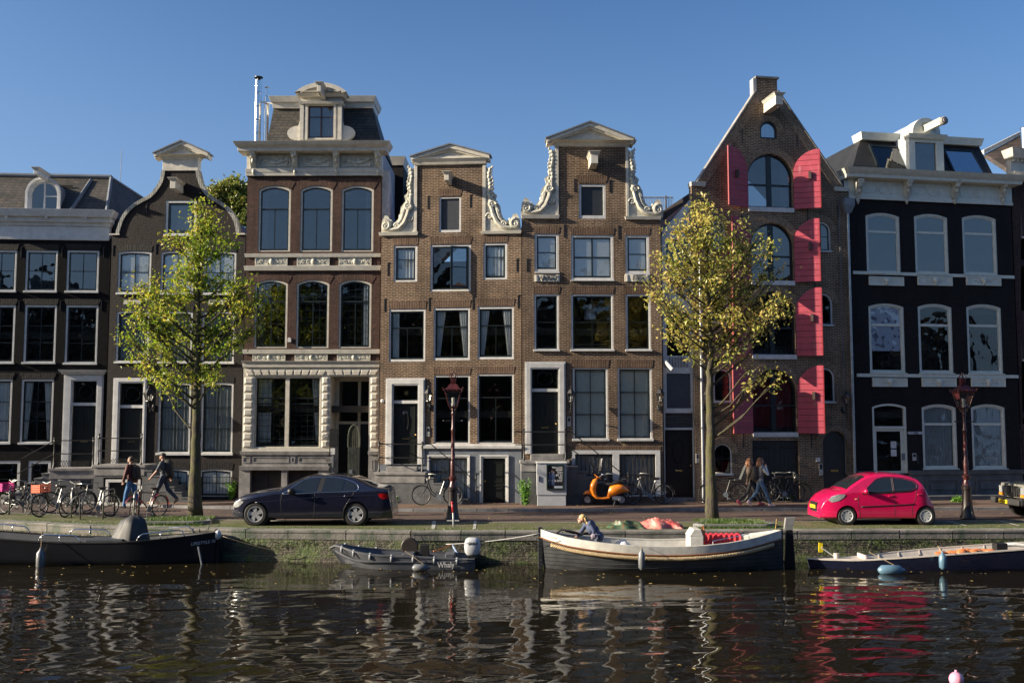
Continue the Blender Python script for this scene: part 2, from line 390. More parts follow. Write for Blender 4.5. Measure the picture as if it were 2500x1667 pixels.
def blades(m,x,y,z,h,rr):
 a=rr.uniform(0,6.28);w=.006+h*.05;d=Vector((math.cos(a),math.sin(a),0));l=Vector((rr.gauss(0,.35),rr.gauss(0,.35),0))*h
 p=Vector((x,y,z));m.add([p-d*w,p+d*w,p+l+Vector((0,0,h))],[(0,1,2)])
m=MB();rr=random.Random(5)
for i in range(9000):
 x=rr.uniform(-17,16);t=rr.random()**2
 if math.sin(x*1.3)+math.sin(x*3.1+1)+rr.gauss(0,.8)<-.3:continue
 blades(m,x,qy(x)+.47+t*.7,0.0,rr.uniform(.015,.05),rr)
for i in range(3500):
 x=rr.uniform(-15,16);blades(m,x,qy(x)+.47+abs(rr.gauss(0,.04)),0,rr.uniform(.03,.07),rr)
m.build('grass',grassm,kind='stuff',label='short grass and moss along the back edge of the quay coping',cat='grass',merge=False,recalc=False)
mk=simple('worn white road paint',(0.55,0.55,0.5),0.7,var=0.6,scale=12)
for(xa,ya),(xb,yb),w in(((730,1350),(725,1500),75),((1525,1350),(1520,1500),60)):
 a=at_z(*zW(xa+20,ya));c_=at_z(*zW(xb,yb));w=w/7.84/90
 m=MB();m.add([(c_.x,c_.y,.009),(c_.x+w,c_.y,.009),(a.x+w,a.y,.009),(a.x,a.y,.009)],[(0,1,2,3)]);m.build('parking_line',mk,kind='structure')
for xa in(2310,2440):
 a=at_z(xa,1272);c_=at_z(xa+45,1283);m=MB();m.add([(c_.x,c_.y,.009),(c_.x+.08,c_.y,.009),(a.x+.08,a.y,.009),(a.x,a.y,.009)],[(0,1,2,3)]);m.build('parking_line',mk,kind='structure')
def island(pl,pr,name='tree_bed'):
 a,b_=at_z(*pl).x,at_z(*pr).x;h=.10;xm=(a+b_)/2;y0=qy(xm)+.95;y1=qy(xm)+2.7
 P=[(a+.7,y1),(a,y0+.25),(a+.25,y0),(b_-.3,y0),(b_+.1,y0+.35),(b_-.4,y1)]
 Pi=[(a+.78,y1-.1),(a+.14,y0+.32),(a+.32,y0+.12),(b_-.36,y0+.12),(b_-.05,y0+.4),(b_-.46,y1-.1)]
 o=MB()
 n=len(P)
 rows=[[(p[0],p[1],0.0)for p in P],[(p[0],p[1],h)for p in P],[(p[0],p[1],h)for p in Pi],[(p[0],p[1],h-.05)for p in Pi]]
 o.grid(rows,wrap=True);e=o.build(name+'_kerb',kerbm,kind='structure')
 o=MB();o.add([(p[0],p[1],h-.03)for p in Pi],[tuple(range(n))]);o.build(name,g_moss,kind='structure')
 g=MB();rr=random.Random(int(abs(a)*10))
 for i in range(3000):
  x=rr.uniform(a+.2,b_-.1);y=rr.uniform(y0+.14,y1-.12);blades(g,x,y,h-.03,rr.uniform(.03,.09),rr)
 for i in range(900):
  x=rr.uniform(a,b_);blades(g,x,y0-abs(rr.gauss(0,.05)),0,rr.uniform(.03,.1),rr)
 g.build('grass',grassm,kind='stuff',label='tufts of grass in the kerbed bed at the foot of the %s tree'%('left' if a<0 else 'right'),cat='grass',merge=False,recalc=False)
island((385,1262),(555,1262));island((1660,1268),(1845,1268))
wm,nt,b=newmat('canal water')
b.inputs['Base Color'].default_value=(0.010,0.0082,0.0045,1);b.inputs['Roughness'].default_value=0.03;b.inputs['IOR'].default_value=1.33
b.inputs['Specular IOR Level'].default_value=0.5
nzf=noise_fac(nt,5.0,detail=2,lo=0,hi=1,mapping=(.55,1.3,1));bump(nt,b,nzf,0.25,0.010)
def wave(x,y):
 h=0
 for(ax,ay,am,ph)in WAVES:h+=am*math.sin(ax*x+ay*y+ph)
 return h
rr=random.Random(21);WAVES=[]
for i in range(26):
 lam=0.35*(1.19**(i%13));a=rr.gauss(PI/2,.55);k=2*PI/lam
 WAVES.append((k*math.cos(a),k*math.sin(a),0.0032*lam**0.75,rr.uniform(0,6.28)))
m=MB();xs=[];
ys=[];y=3.0
while y<31:ys.append(y);y+=0.045+max(0,y-8)*0.004
rows=[]
nx=340
for y in ys:
 hw_=20.0
 damp=1.0
 rows.append([((j/nx*2-1)*hw_,y,0)for j in range(nx+1)])
vs=[];
for r_ in rows:
 for p in r_:
  yy=p[1]
  big=0.35+0.65*min(1,max(0,(26.5-yy)/10))
  patch=0.65+0.5*math.sin(p[0]*.31+1.3*math.sin(yy*.22))*math.sin(yy*.37+p[0]*.12)
  vs.append((p[0],yy,WZ+wave(p[0],yy)*big*patch))
k=nx+1
fs=[(i*k+j,i*k+j+1,(i+1)*k+j+1,(i+1)*k+j)for i in range(len(ys)-1)for j in range(nx)]
m.v=vs;m.f=fs;m.m=[0]*len(fs)
m.build('water',wm,smooth=True,kind='structure',merge=False,recalc=False)
m=MB()
m.add([(-90,-14,WZ-.004),(-20,-14,WZ-.004),(-20,60,WZ-.004),(-90,60,WZ-.004)],[(0,1,2,3)])
m.add([(20,-14,WZ-.004),(90,-14,WZ-.004),(90,60,WZ-.004),(20,60,WZ-.004)],[(0,1,2,3)])
m.add([(-20,-14,WZ-.004),(20,-14,WZ-.004),(20,3.0,WZ-.004),(-20,3.0,WZ-.004)],[(0,1,2,3)])
m.build('water',wm,kind='structure',merge=False)
lf=leafmat('fallen leaves',[(0.25,0.17,0.05),(0.35,0.27,0.10),(0.16,0.10,0.04)],0.1)
m=MB();rr=random.Random(9)
for i in range(260):
 x=rr.uniform(-15,15);y=qy(x)-1.0-abs(rr.gauss(0,2.2))-(0 if rr.random()<.8 else rr.uniform(0,14))
 if y<6:continue
 s=rr.uniform(.03,.06);a=rr.uniform(0,6.28);c_,s_=math.cos(a)*s,math.sin(a)*s;z=WZ+wave(x,y)*.7+.012
 m.add([(x-c_,y-s_,z),(x+s_*.6,y-c_*.6,z+.01),(x+c_,y+s_,z),(x-s_*.6,y+c_*.6,z+.012)],[(0,1,2,3)])
m.build('floating_leaves',lf,kind='stuff',label='yellow fallen leaves floating on the dark canal water',cat='leaves',merge=False,recalc=False)
m=MB()
for i in range(420):
 x=rr.uniform(-16,16);y=qy(x)+rr.uniform(.5,9);s=rr.uniform(.025,.05);a=rr.uniform(0,6.28);c_,s_=math.cos(a)*s,math.sin(a)*s
 z=.018 if y<qy(x)+6.4 else .078
 m.add([(x-c_,y-s_,z),(x+s_*.6,y-c_*.6,z+.012),(x+c_,y+s_,z),(x-s_*.6,y+c_*.6,z+.015)],[(0,1,2,3)])
m.build('fallen_leaves',lf,kind='stuff',label='yellow fallen leaves scattered over the street and pavement',cat='leaves',merge=False,recalc=False)
SUN_AZ=R(10.0);SUN_EL=R(20.0)
sun=bpy.data.lights.new('sun','SUN');sun.energy=5.0;sun.angle=R(0.5);sun.color=(1.0,0.86,0.66)
suno=bpy.data.objects.new('sun',sun);COL.objects.link(suno)
d=Vector((math.cos(SUN_EL)*math.cos(SUN_AZ),math.cos(SUN_EL)*math.sin(SUN_AZ),-math.sin(SUN_EL)))
suno.rotation_euler=d.to_track_quat('-Z','Y').to_euler()
w=bpy.data.worlds.new('World');SC.world=w;w.use_nodes=True;nt=w.node_tree;bg=nt.nodes['Background']
sky=N(nt,'ShaderNodeTexSky');sky.sky_type='NISHITA';sky.sun_disc=False;sky.sun_elevation=SUN_EL
sky.sun_rotation=math.atan2(-d.x,-d.y)
sky.air_density=1.0;sky.dust_density=2.2;sky.ozone_density=3.0;sky.altitude=0
hs=N(nt,'ShaderNodeHueSaturation');hs.inputs['Saturation'].default_value=1.22;hs.inputs['Hue'].default_value=0.508;L(nt,sky.outputs[0],hs.inputs['Color'])
tc=N(nt,'ShaderNodeTexCoord');sp=N(nt,'ShaderNodeSeparateXYZ');L(nt,tc.outputs['Generated'],sp.inputs[0]);mr=N(nt,'ShaderNodeMapRange',interpolation_type='SMOOTHSTEP');mr.inputs[1].default_value=.0;mr.inputs[2].default_value=.46;mr.inputs[3].default_value=.72;mr.inputs[4].default_value=0;L(nt,sp.outputs[2],mr.inputs[0]);L(nt,mixc(nt,mr.outputs[0],hs.outputs[0],(1.55,2.65,4.6)),bg.inputs[0]);bg.inputs[1].default_value=0.065
SC.view_settings.view_transform='Standard';SC.view_settings.look='None';SC.view_settings.exposure=1.33;SC.view_settings.gamma=1
class House:
 def __init__(s,pxL,dL,pxR,dR,label,name='canal_house',cat='house',group=None,y0=1215):
  a=at_y(pxL,y0,dL);b=at_y(pxR,y0,dR)
  s.A=Vector((a.x,a.y,0));s.B=Vector((b.x,b.y,0));d=s.B-s.A;s.W=d.length;s.ang=math.atan2(d.y,d.x)
  s.e=d.normalized();s.n=Vector((-s.e.y,s.e.x,0))
  s.root=empty(name,s.A,s.ang,label,cat,group)
 def at(s,px,py,y=0.0):
  r=ray(px,py);o=Vector((0,0,HC));P=s.A+s.n*y
  t=(P-o).dot(s.n)/r.dot(s.n);q=o+r*t
  return(q-s.A).dot(s.e),q.z
 def pt(s,z,x,y,d=0.0):return s.at(*z(x,y),d)
 def rect(s,z,x0,y0,x1,y1,d=0.0):
  (a,b),(c,e)=z(x0,y0),z(x1,y1);mx,my=(a+c)/2,(b+e)/2
  return s.at(a,my,d)[0],s.at(c,my,d)[0],s.at(mx,e,d)[1],s.at(mx,b,d)[1]
 def world(s,x,y,z):return s.A+s.e*x+s.n*y+Vector((0,0,z))
curt_w=simple('white curtain',(0.75,0.75,0.73),0.9,var=0.15,scale=3)
blind_w=simple('white blind',(0.82,0.84,0.84),0.8,var=0.08,scale=2)
def curtain(m,x0,x1,z0,z1,y,amp=0.03,per=0.11,gather=None,mi=0):
 n=max(4,int((x1-x0)/per*5));rows=[]
 for k in range(7):
  t=k/6;z=z1+(z0-z1)*t
  s0,s1=x0,x1
  if gather=='l':s1=x1-(x1-x0)*(0.55*t)
  if gather=='r':s0=x0+(x1-x0)*(0.55*t)
  rows.append([(s0+(s1-s0)*j/n,y+amp*math.sin(2*PI*(x1-x0)*j/n/per+0.4*math.sin(3*j/n)),z)for j in range(n+1)])
 m.grid(rows,mi)
def window(H,z,x0,y0,x1,y1,arch=0.0,case=0.085,ct=None,cb=None,cmat=None,smat=None,vb=(0.5,),hb=(),trans=None,tw=0.05,bw=0.028,sill=0.06,curt=None,glass_=None,proud=0.02,sash=0.05,sillmat=None,deep=0.085,name='window',label=None,rail=None,room=True,vb_low=False,lead_=None,curtcol=None):
 u0,u1,z0,z1=H.rect(z,x0,y0,x1,y1)
 ct=case if ct is None else ct;cb=case*.6 if cb is None else cb
 cmat=cmat or white;smat=smat or sashd
 out=outl(u0,u1,z0,z1,arch)
 i0,i1,j0,j1=u0+case,u1-case,z0+cb,z1-ct
 ia=arch*(i1-i0)/(u1-u0)if arch else 0
 m=MB();e=.004
 m.plate(outl(u0-e,u1+e,z0-e,z1+e,arch),[outl(i0,i1,j0,j1,ia)],proud,proud+deep)
 wdw=m.build(name,cmat,H.root,bevel=0.006,label=label)
 s=MB();so=outl(i0,i1,j0,j1,ia)
 k0,k1,l0,l1=i0+sash,i1-sash,j0+sash*1.4,j1-sash
 ka=ia*(k1-k0)/(i1-i0)if ia else 0
 yb=proud+deep-.045
 s.plate(outl(i0-.004,i1+.004,j0-.004,j1+.004,ia),[outl(k0,k1,l0,l1,ka)],yb,yb+.04)
 zt=l1
 W_,H_=k1-k0,l1-l0
 if trans is not None:
  zt=l0+H_*trans;s.box(k0-.002,k1+.002,yb-.012,yb+.038,zt-tw/2,zt+tw/2)
 def archz(x):
  if not ka:return l1
  w=W_/2;rad=(w*w+ka*ka)/(2*ka);return l1-rad+math.sqrt(max(0,rad*rad-(x-(k0+k1)/2)**2))
 for v in vb:
  x=k0+W_*v;s.box(x-bw/2,x+bw/2,yb+.004,yb+.034,l0-.01,(zt if vb_low else archz(x))+.01)
 for h in hb:
  zz=l0+H_*h;s.box(k0-.002,k1+.002,yb+.006,yb+.032,zz-bw/2,zz+bw/2)
 if rail:s.box(k0,k1,yb-.004,yb+.03,l0+H_*rail,l0+H_*rail+.03)
 if lead_:
  nx_,nz_=lead_
  for i in range(1,nx_):xx=k0+W_*i/nx_;s.box(xx-.006,xx+.006,yb+.014,yb+.026,l0,archz(xx))
  for i in range(1,nz_):zz=l0+H_*i/nz_;s.box(k0,k1,yb+.014,yb+.026,zz-.006,zz+.006)
 s.build('sash',smat,wdw)
 p=MB();p.plate(outl(k0-.01,k1+.01,l0-.01,l1+.01,ka),[],yb+.018,yb+.022);p.build('pane',glass_ or paneg,wdw)
 if sill:
  q=MB();q.box(u0-.03,u1+.03,proud-.09,proud+.04,z0-sill,z0+.012);q.build('sill',sillmat or cmat,wdw,bevel=0.006)
 if curt:
  c=MB();yc=yb+(.03 if curt in('blind','upper')else .065);cm=curtcol or curt_w
  if curt=='blind':c.box(k0-.03,k1+.03,yc,yc+.01,l0-.03,l1+.02);cm=curtcol or blind_w
  elif curt=='full':curtain(c,k0-.03,k1+.03,l0-.02,l1+.02,yc,.02,.13)
  elif curt=='half':curtain(c,k0,k1,l0,l0+H_*.5,yc,.02,.13)
  elif curt=='pair':curtain(c,k0-.02,k0+W_*.28,l0,l1,yc,.03,.09,'l');curtain(c,k1-W_*.28,k1+.02,l0,l1,yc,.03,.09,'r')
  elif curt=='left':curtain(c,k0-.02,k0+W_*.22,l0,l1,yc,.03,.09)
  elif curt=='right':curtain(c,k1-W_*.2,k1+.02,l0,l1,yc,.03,.09)
  elif curt=='upper':c.box(k0-.03,k1+.03,yc,yc+.01,l0+H_*.3,l1+.02);cm=curtcol or blind_w
  c.build('curtain',cm,wdw,recalc=False)
 H.holes.append(out)
 return wdw,(u0,u1,z0,z1),(k0,k1,l0,l1)
def lintel(H,m,rc,h=0.26,splay=0.12,over=0.0,arch=0.0,y=-0.012):
 u0,u1,z0,z1=rc
 u0-=over;u1+=over;m=MB()
 if arch<.01:
  m.plate([(u0,z1+.006),(u1,z1+.006),(u1+splay,z1+h),(u0-splay,z1+h)],[],y,.03)
 else:
  w=(u1-u0)/2;rad=(w*w+arch*arch)/(2*arch);cz=z1-rad;cx=(u0+u1)/2;a=math.asin(min(1,w/rad));n=18
  b=[(cx+(rad+.006)*math.sin(-a+2*a*i/n),cz+(rad+.006)*math.cos(-a+2*a*i/n))for i in range(n+1)]
  t=[(cx+(rad+h)*math.sin(a-2*a*i/n),cz+(rad+h)*math.cos(a-2*a*i/n))for i in range(n+1)]
  m.plate(b+t,[],y,.03)
 m.build('lintel',H.lm,H.root)
def arch_bricks(m,cx,cz,r0,r1,a0=0,a1=180,y=-.022,n=26,gap=.25):
 for i in range(n):
  t0=a0+(a1-a0)*(i+gap/2)/n;t1=a0+(a1-a0)*(i+1-gap/2)/n
  P=[(cx+r*math.cos(R(t)),cz+r*math.sin(R(t)))for r,t in((r0,t0),(r1,t0),(r1,t1),(r0,t1))]
  m.prism([(p[0],y,p[1])for p in P],(0,.03-y,0))
def wall(H,outer,mat,name='wall',th=0.28,holes=None,y0=0.0,label=None,extra=None):
 m=MB();m.plate(outer,H.holes if holes is None else holes,y0,y0+th)
 if extra:extra(m)
 return m.build(name,mat,H.root,label=label)
def shell(H,zt,depth=9.0,sidemat=None,roofmat=None,ridge=None,x0=0.012,x1=None,name='side_wall',front=0.28,floors=(3.2,6.2,9.2),rz0=None,rd=None):
 x1=H.W-.012 if x1 is None else x1
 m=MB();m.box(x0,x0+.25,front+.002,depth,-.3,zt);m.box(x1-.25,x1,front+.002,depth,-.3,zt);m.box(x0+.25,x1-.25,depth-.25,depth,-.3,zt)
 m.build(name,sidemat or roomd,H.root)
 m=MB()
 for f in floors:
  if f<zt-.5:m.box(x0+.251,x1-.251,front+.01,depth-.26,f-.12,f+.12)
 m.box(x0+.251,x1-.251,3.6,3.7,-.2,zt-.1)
 m.build('interior',roomd,H.root)
 if roofmat:
  m=MB()
  if ridge:
   xm,zr=ridge;b0=rz0 if rz0 is not None else zt
   for P in([(x0-.03,b0),(xm,zr),(xm,zr-.16),(x0-.03,b0-.16)],[(x1+.03,b0),(xm,zr),(xm,zr-.16),(x1+.03,b0-.16)]):
    m.prism([(p[0],front+.01,p[1])for p in P],(0,(rd or depth)-front,0))
  else:m.box(x0-.02,x1+.02,front+.01,depth+.05,zt+.002,zt+.12)
  m.build('roof',roofmat,H.root)
def cornice(H,x0,x1,zs,mat,name='cornice',ret=True):
 m=MB()
 for z0,z1,p,fl in zs:m.taper(x0-p*.5,x1+p*.5,-p,.25,z0,z1,fl)
 return m.build(name,mat,H.root,bevel=.006)
def anchor(H,pts,name='wall_anchor',l=0.36):
 for x,z_ in pts:
  m=MB();m.box(x-.016,x+.016,-.018,.01,z_-l/2,z_+l/2);m.tube([(x-.016,-.012,z_+l/2),(x+.05,-.012,z_+l/2+.03)],.012,6)
  m.build(name,iron,H.root)
def scroll(m,cx,cz,r,turns=1.4,start=0.0,sgn=1,w=0.05,y=-.02,d=0.09):
 n=int(22*turns);pts=[];rs=[]
 for i in range(n+1):
  t=i/n;a=start+sgn*2*PI*turns*t;rr=r*(1-.85*t)
  pts.append((cx+rr*math.cos(a),y,cz+rr*math.sin(a)));rs.append(w*(1-.45*t))
 m.tube(pts,rs,7);m.ball(pts[-1],w*.9,w*.9,w*.9,8,5)
def text(H,s,x,z_,size,mat,name,y=-.03,parent=None,ext=0.004,align='CENTER',rot=None,shear=0.0,bold=0.0,xs=1.0,world=None):
 cu=bpy.data.curves.new(name,'FONT');cu.body=s;cu.size=size;cu.extrude=ext;cu.align_x=align;cu.align_y='CENTER';cu.shear=shear;cu.offset=bold
 cu.resolution_u=3
 o=bpy.data.objects.new(name,cu);COL.objects.link(o)
 dg=bpy.context.evaluated_depsgraph_get();me=bpy.data.meshes.new_from_object(o.evaluated_get(dg));bpy.data.objects.remove(o)
 me.transform(Matrix.Scale(xs,4,(1,0,0)));me.materials.clear();me.materials.append(mat)
 o=bpy.data.objects.new(name,me);COL.objects.link(o)
 o.parent=parent if parent else(H.root if H else None);o.location=(x,y,z_);o.rotation_euler=rot or(PI/2,0,0)
 return o
def bake(o,mods=True):
 dg=bpy.context.evaluated_depsgraph_get();me=bpy.data.meshes.new_from_object(o.evaluated_get(dg));old=o.data
 o.modifiers.clear();o.data=me;return o
def roughtiles(name,c1,c2,w=.2,h=.14,side=False):
 if name in MATS:return MATS[name]
 m,nt,b=newmat(name)
 tc=N(nt,'ShaderNodeTexCoord');sp=N(nt,'ShaderNodeSeparateXYZ');L(nt,tc.outputs['Object'],sp.inputs[0])
 ad=N(nt,'ShaderNodeMath',operation='ADD');L(nt,sp.outputs[0],ad.inputs[0]);L(nt,sp.outputs[1],ad.inputs[1])
 cb=N(nt,'ShaderNodeCombineXYZ');L(nt,ad.outputs[0],cb.inputs[0]);L(nt,sp.outputs[2],cb.inputs[1])
 nz=N(nt,'ShaderNodeTexNoise');nz.inputs['Scale'].default_value=3;L(nt,tc.outputs['Object'],nz.inputs['Vector'])
 vm=N(nt,'ShaderNodeVectorMath',operation='SCALE');vm.inputs['Scale'].default_value=0.06;L(nt,nz.outputs['Color'],vm.inputs[0])
 va=N(nt,'ShaderNodeVectorMath',operation='ADD');L(nt,cb.outputs[0],va.inputs[0]);L(nt,vm.outputs[0],va.inputs[1])
 br=N(nt,'ShaderNodeTexBrick');L(nt,va.outputs[0],br.inputs['Vector']);br.inputs['Color1'].default_value=(*c1,1);br.inputs['Color2'].default_value=(*c2,1)
 br.inputs['Mortar'].default_value=(.01,.01,.01,1);br.inputs['Scale'].default_value=1;br.inputs['Brick Width'].default_value=w;br.inputs['Row Height'].default_value=h;br.inputs['Mortar Size'].default_value=.012
 c=mixc(nt,noise_fac(nt,1.5,detail=6,lo=.4,hi=.6),br.outputs[0],(.5,.55,.5),'MULTIPLY');L(nt,c,b.inputs['Base Color']);b.inputs['Roughness'].default_value=.65
 mo=N(nt,'ShaderNodeMath',operation='FRACT');dv=N(nt,'ShaderNodeMath',operation='DIVIDE');sep2=N(nt,'ShaderNodeSeparateXYZ');L(nt,va.outputs[0],sep2.inputs[0]);L(nt,sep2.outputs[1],dv.inputs[0]);dv.inputs[1].default_value=h;L(nt,dv.outputs[0],mo.inputs[0])
 iv=N(nt,'ShaderNodeMath',operation='SUBTRACT');iv.inputs[0].default_value=1;L(nt,mo.outputs[0],iv.inputs[1])
 bump(nt,b,iv.outputs[0],.8,.03);MATS[name]=m;return m
slate=roughtiles('brown slates',(.085,.07,.055),(.05,.045,.04),.24,.13)
slated=roughtiles('dark slates',(.016,.0165,.018),(.009,.0095,.011),.18,.11)
tiles=roughtiles('orange tiles',(.30,.10,.05),(.20,.075,.04),.2,.25)
tilesd=roughtiles('dark roof tiles',(.07,.045,.04),(.045,.035,.032),.2,.25)
roofd=simple('roof lead',(.06,.062,.07),.7,var=.4)
b_black=brick('black painted brick',(.011,.010,.011),(.007,.0065,.0075),(.004,.004,.005),dirt=(.3,.3),rough=.75,spec=.12,bst=.3)
b_blackS=brick('black painted brick soldier',(.016,.014,.015),(.008,.0075,.009),(.005,.005,.006),soldier=True,rough=.6,spec=.25)
b_dkred=brick('dark red brick',(.022,.013,.012),(.013,.009,.009),(.009,.007,.007),dirt=(.3,.3),rough=.7)
b_brown=brick('brown brick',(.105,.050,.038),(.058,.031,.026),(.075,.05,.04),dirt=(.3,.3),ms=.009)
b_brownS=brick('brown brick soldier',(.15,.08,.058),(.085,.048,.036),(.05,.035,.028),soldier=True)
b_tan=brick('tan brown brick',(.150,.083,.053),(.064,.038,.028),(.35,.265,.185),dirt=(.5,.4),ms=.014,stain=(.55,.52,.5))
b_tanS=brick('tan brown brick soldier',(.13,.07,.048),(.062,.037,.029),(.22,.16,.11),soldier=True,ms=.010)
b_ware=brick('warehouse brick',(.17,.10,.066),(.068,.043,.032),(.42,.32,.22),dirt=(.45,.4),ms=.015,stain=(.5,.47,.44))
b_wareS=brick('warehouse brick soldier',(.21,.145,.10),(.13,.09,.065),(.20,.16,.11),soldier=True,ms=.01)
b_dark2=brick('very dark brick',(.026,.021,.021),(.018,.015,.0155),(.010,.009,.0095),dirt=(.25,.25),rough=.7,spec=.15)
arch_b=simple('arch brick',(.30,.22,.15),.85,var=.6,scale=12,bstr=.3)
redp=None
H=House(-130,37.5,251,37.95,'black painted brick house at the left edge with slate roof and round-headed dormer');H.holes=[]
H.lm=b_blackS;lm=None
rowsA=[]
for(z,xa,ya,xb,yb,vb,hb,tr,cu,gl)in((zA,-395,845,-172,1133,(.5,),(.5,),None,None,paneu),(zA,-108,845,116,1133,(.5,),(.5,),None,None,paneu),(zA,180,847,406,1135,(.5,),(.5,),None,'half',paneu),(zA,472,847,700,1137,(.5,),(.5,),None,None,paneu),(zA,-118,1233,104,1640,(.5,),(.33,.66),None,None,paneg),(zA,-405,1233,-182,1640,(.5,),(.33,.66),None,None,paneg),(zA,170,1233,397,1640,(.5,),(.33,.66),None,None,paneg),(zA,462,1235,692,1644,(.5,),(.33,.66),None,None,paneg),(zD,-130,184,78,618,(.5,),(.33,.66),None,'full',paneg),(zD,140,184,362,618,(.5,),(.33,.66),None,'pair',paneg)):
 w_,rc,_=window(H,z,xa,ya,xb,yb,vb=vb,hb=hb,curt=cu,glass_=gl,case=.07,cmat=white2)
 lintel(H,lm,rc,.24,.08)
def doorcase(H,z,x0,y0,x1,y1,ox0,oy0,ox1,oy1,fy,fan=None,hood=None,cm=None,dm=None,dname='door',base=None,panels='oval',fanstyle=None,label=None):
 cm=cm or white2
 u0,u1,z0,z1=H.rect(z,x0,y0,x1,y1);a0,a1,b0,b1=H.rect(z,ox0,oy0,ox1,oy1);zf=H.pt(z,(ox0+ox1)/2,fy)[1]
 m=MB();m.plate(outl(u0,u1,z0,z1),[outl(a0,a1,z0+.001,b1)],-.05,.22)
 m.plate(outl(u0+.05,u1-.05,z0,z1-.05),[outl(a0-.05,a1+.05,z0+.001,b1+.05)],-.075,-.048)
 if hood:m.taper(u0-.06,u1+.06,-.14,.1,z1,z1+.07,.02);m.taper(u0-.1,u1+.1,-.22,.1,z1+.07,z1+.16,.06)
 case=m.build('door_case',cm,H.root,bevel=.008,label=label)
 m=MB();m.box(a0,a1,.02,.16,zf-.055,zf+.055);m.build('cross_bar',cm,case)
 d=MB();d.box(a0,a1,.10,.16,z0,zf-.055)
 w=a1-a0;h=zf-z0;cx=(a0+a1)/2
 def ring(xa,xb,za,zb):d.plate(outl(xa,xb,za,zb),[outl(xa+.03,xb-.03,za+.03,zb-.03)],.082,.101)
 if panels=='oval':
  ring(a0+.12,a1-.12,z0+h*.42,z0+h*.95);ring(a0+.12,a1-.12,z0+.12,z0+h*.36)
  d.tube([(cx+w*.1*math.cos(t),.085,z0+h*.68+h*.14*math.sin(t))for t in[2*PI*i/20 for i in range(20)]],.018,6,closed=True)
 elif panels=='lens':
  ring(a0+.1,a1-.1,z0+h*.45,z0+h*.97);ring(a0+.1,a1-.1,z0+.1,z0+h*.3)
  for sg in(1,-1):d.tube([(cx+sg*w*.22*math.sin(t),.085,z0+h*.70+h*.2*-math.cos(t))for t in[PI*i/12 for i in range(13)]],.02,6)
  d.tube([(cx+w*.16*math.cos(t),.085,z0+h*.2+h*.05*math.sin(t))for t in[2*PI*i/16 for i in range(16)]],.015,6,closed=True)
 else:
  ring(a0+.1,a1-.1,z0+h*.5,z0+h*.94);ring(a0+.1,a1-.1,z0+.12,z0+h*.42)
 leaf=d.build(dname,dm or doord,H.root,bevel=.004)
 k=MB();k.ball((a1-.08,.06,z0+h*.47),.032,.03,.032);k.tube([(a1-.08,.07,z0+h*.47),(a1-.08,.11,z0+h*.47)],.012,6)
 k.build('handle',brass,leaf,smooth=True)
 k=MB();k.box(cx-.13,cx+.13,.09,.10,z0+h*.40,z0+h*.425);k.build('letter_slot',brass,leaf)
 if b1-zf>.2:
  m=MB();m.plate(outl(a0,a1,zf+.05,b1),[outl(a0+.05,a1-.05,zf+.1,b1-.05)],.11,.15)
  cz=(zf+b1)/2+.03;rz_=(b1-zf)*.3;rx_=w*.3
  if fanstyle=='star':
   for i in range(8):
    a=PI*i/4;m.prism([(cx+.02*math.cos(a-1.2),.10,cz+.02*math.sin(a-1.2)),(cx+.13*math.cos(a),.10,cz+.13*math.sin(a)),(cx+.02*math.cos(a+1.2),.10,cz+.02*math.sin(a+1.2))],(0,.02,0),mi=1)
  else:
   m.tube([(cx+rx_*math.cos(t),.12,cz+rz_*math.sin(t))for t in[2*PI*i/20 for i in range(20)]],.014,6,closed=True)
   for sg in(1,-1):m.tube([(cx+sg*rx_*.9,.12,cz),(cx+sg*w*.44,.12,cz+rz_*.7),(cx+sg*w*.4,.12,cz-rz_)],.012,6)
  f=m.build('fanlight',[doord,brass],H.root);m=MB();m.box(a0+.04,a1-.04,.128,.132,zf+.09,b1-.04);m.build('pane',paneg,f)
 H.holes.append(outl(a0,a1,z0+.01,b1));return case,(a0,a1,z0,zf,b1),(u0,u1,z0,z1)
brass=simple('brass',(.55,.38,.15),.3,metal=1.0,var=.2)
_,dr1,pr1=doorcase(H,zD,430,150,703,788,490,197,655,765,354,hood=True)
bas=[]
for xa,xb in((-350,135),(190,345)):
 w_,rc,_=window(H,zD,xa,740,xb,985,case=.10,ct=.11,cb=.04,cmat=white2,vb=(.5,)if xa>0 else(.33,.66),hb=(.5,),sill=0)
zc0=H.pt(zA,300,772)[1];zc1=H.pt(zA,300,566)[1]
wall(H,[(0,-.3),(H.W-.004,-.3),(H.W-.004,zc0+.1),(0,zc0+.1)],b_black)
hh=zc1-zc0
cornice(H,0.01,H.W-.09,[(zc0,zc0+hh*.08,.05,.01),(zc0+hh*.08,zc0+hh*.48,.03,0),(zc0+hh*.48,zc0+hh*.6,.08,.03),(zc0+hh*.6,zc0+hh*.76,.20,.03),(zc0+hh*.76,zc1,.34,.10)],white2)
for i in range(5):m=MB();m.box(.35+i*1.45,.43+i*1.45,-.33,-.2,zc0+hh*.69,zc0+hh*.76);m.build('gutter_bracket',white2,H.root)
zr=H.pt(zA,500,325,1.6)[1];xr=H.pt(zA,790,325,1.6)[0];xb_=H.pt(zA,755,565,.1)[0]
m=MB();m.add([(0.0,.12,zc1-.02),(xb_,.12,zc1-.02),(xr,1.6,zr),(0.0,1.6,zr),(xb_+.35,3.4,zc1-.1),(xr+.25,6,zr),(xb_+.35,8,zc1-.1),(0,8,zc1-.1),(0,6,zr)],[(0,1,2,3),(1,4,6,5,2),(3,2,5,8),(0,3,8,7)])
m.build('mansard_roof',slate,H.root)
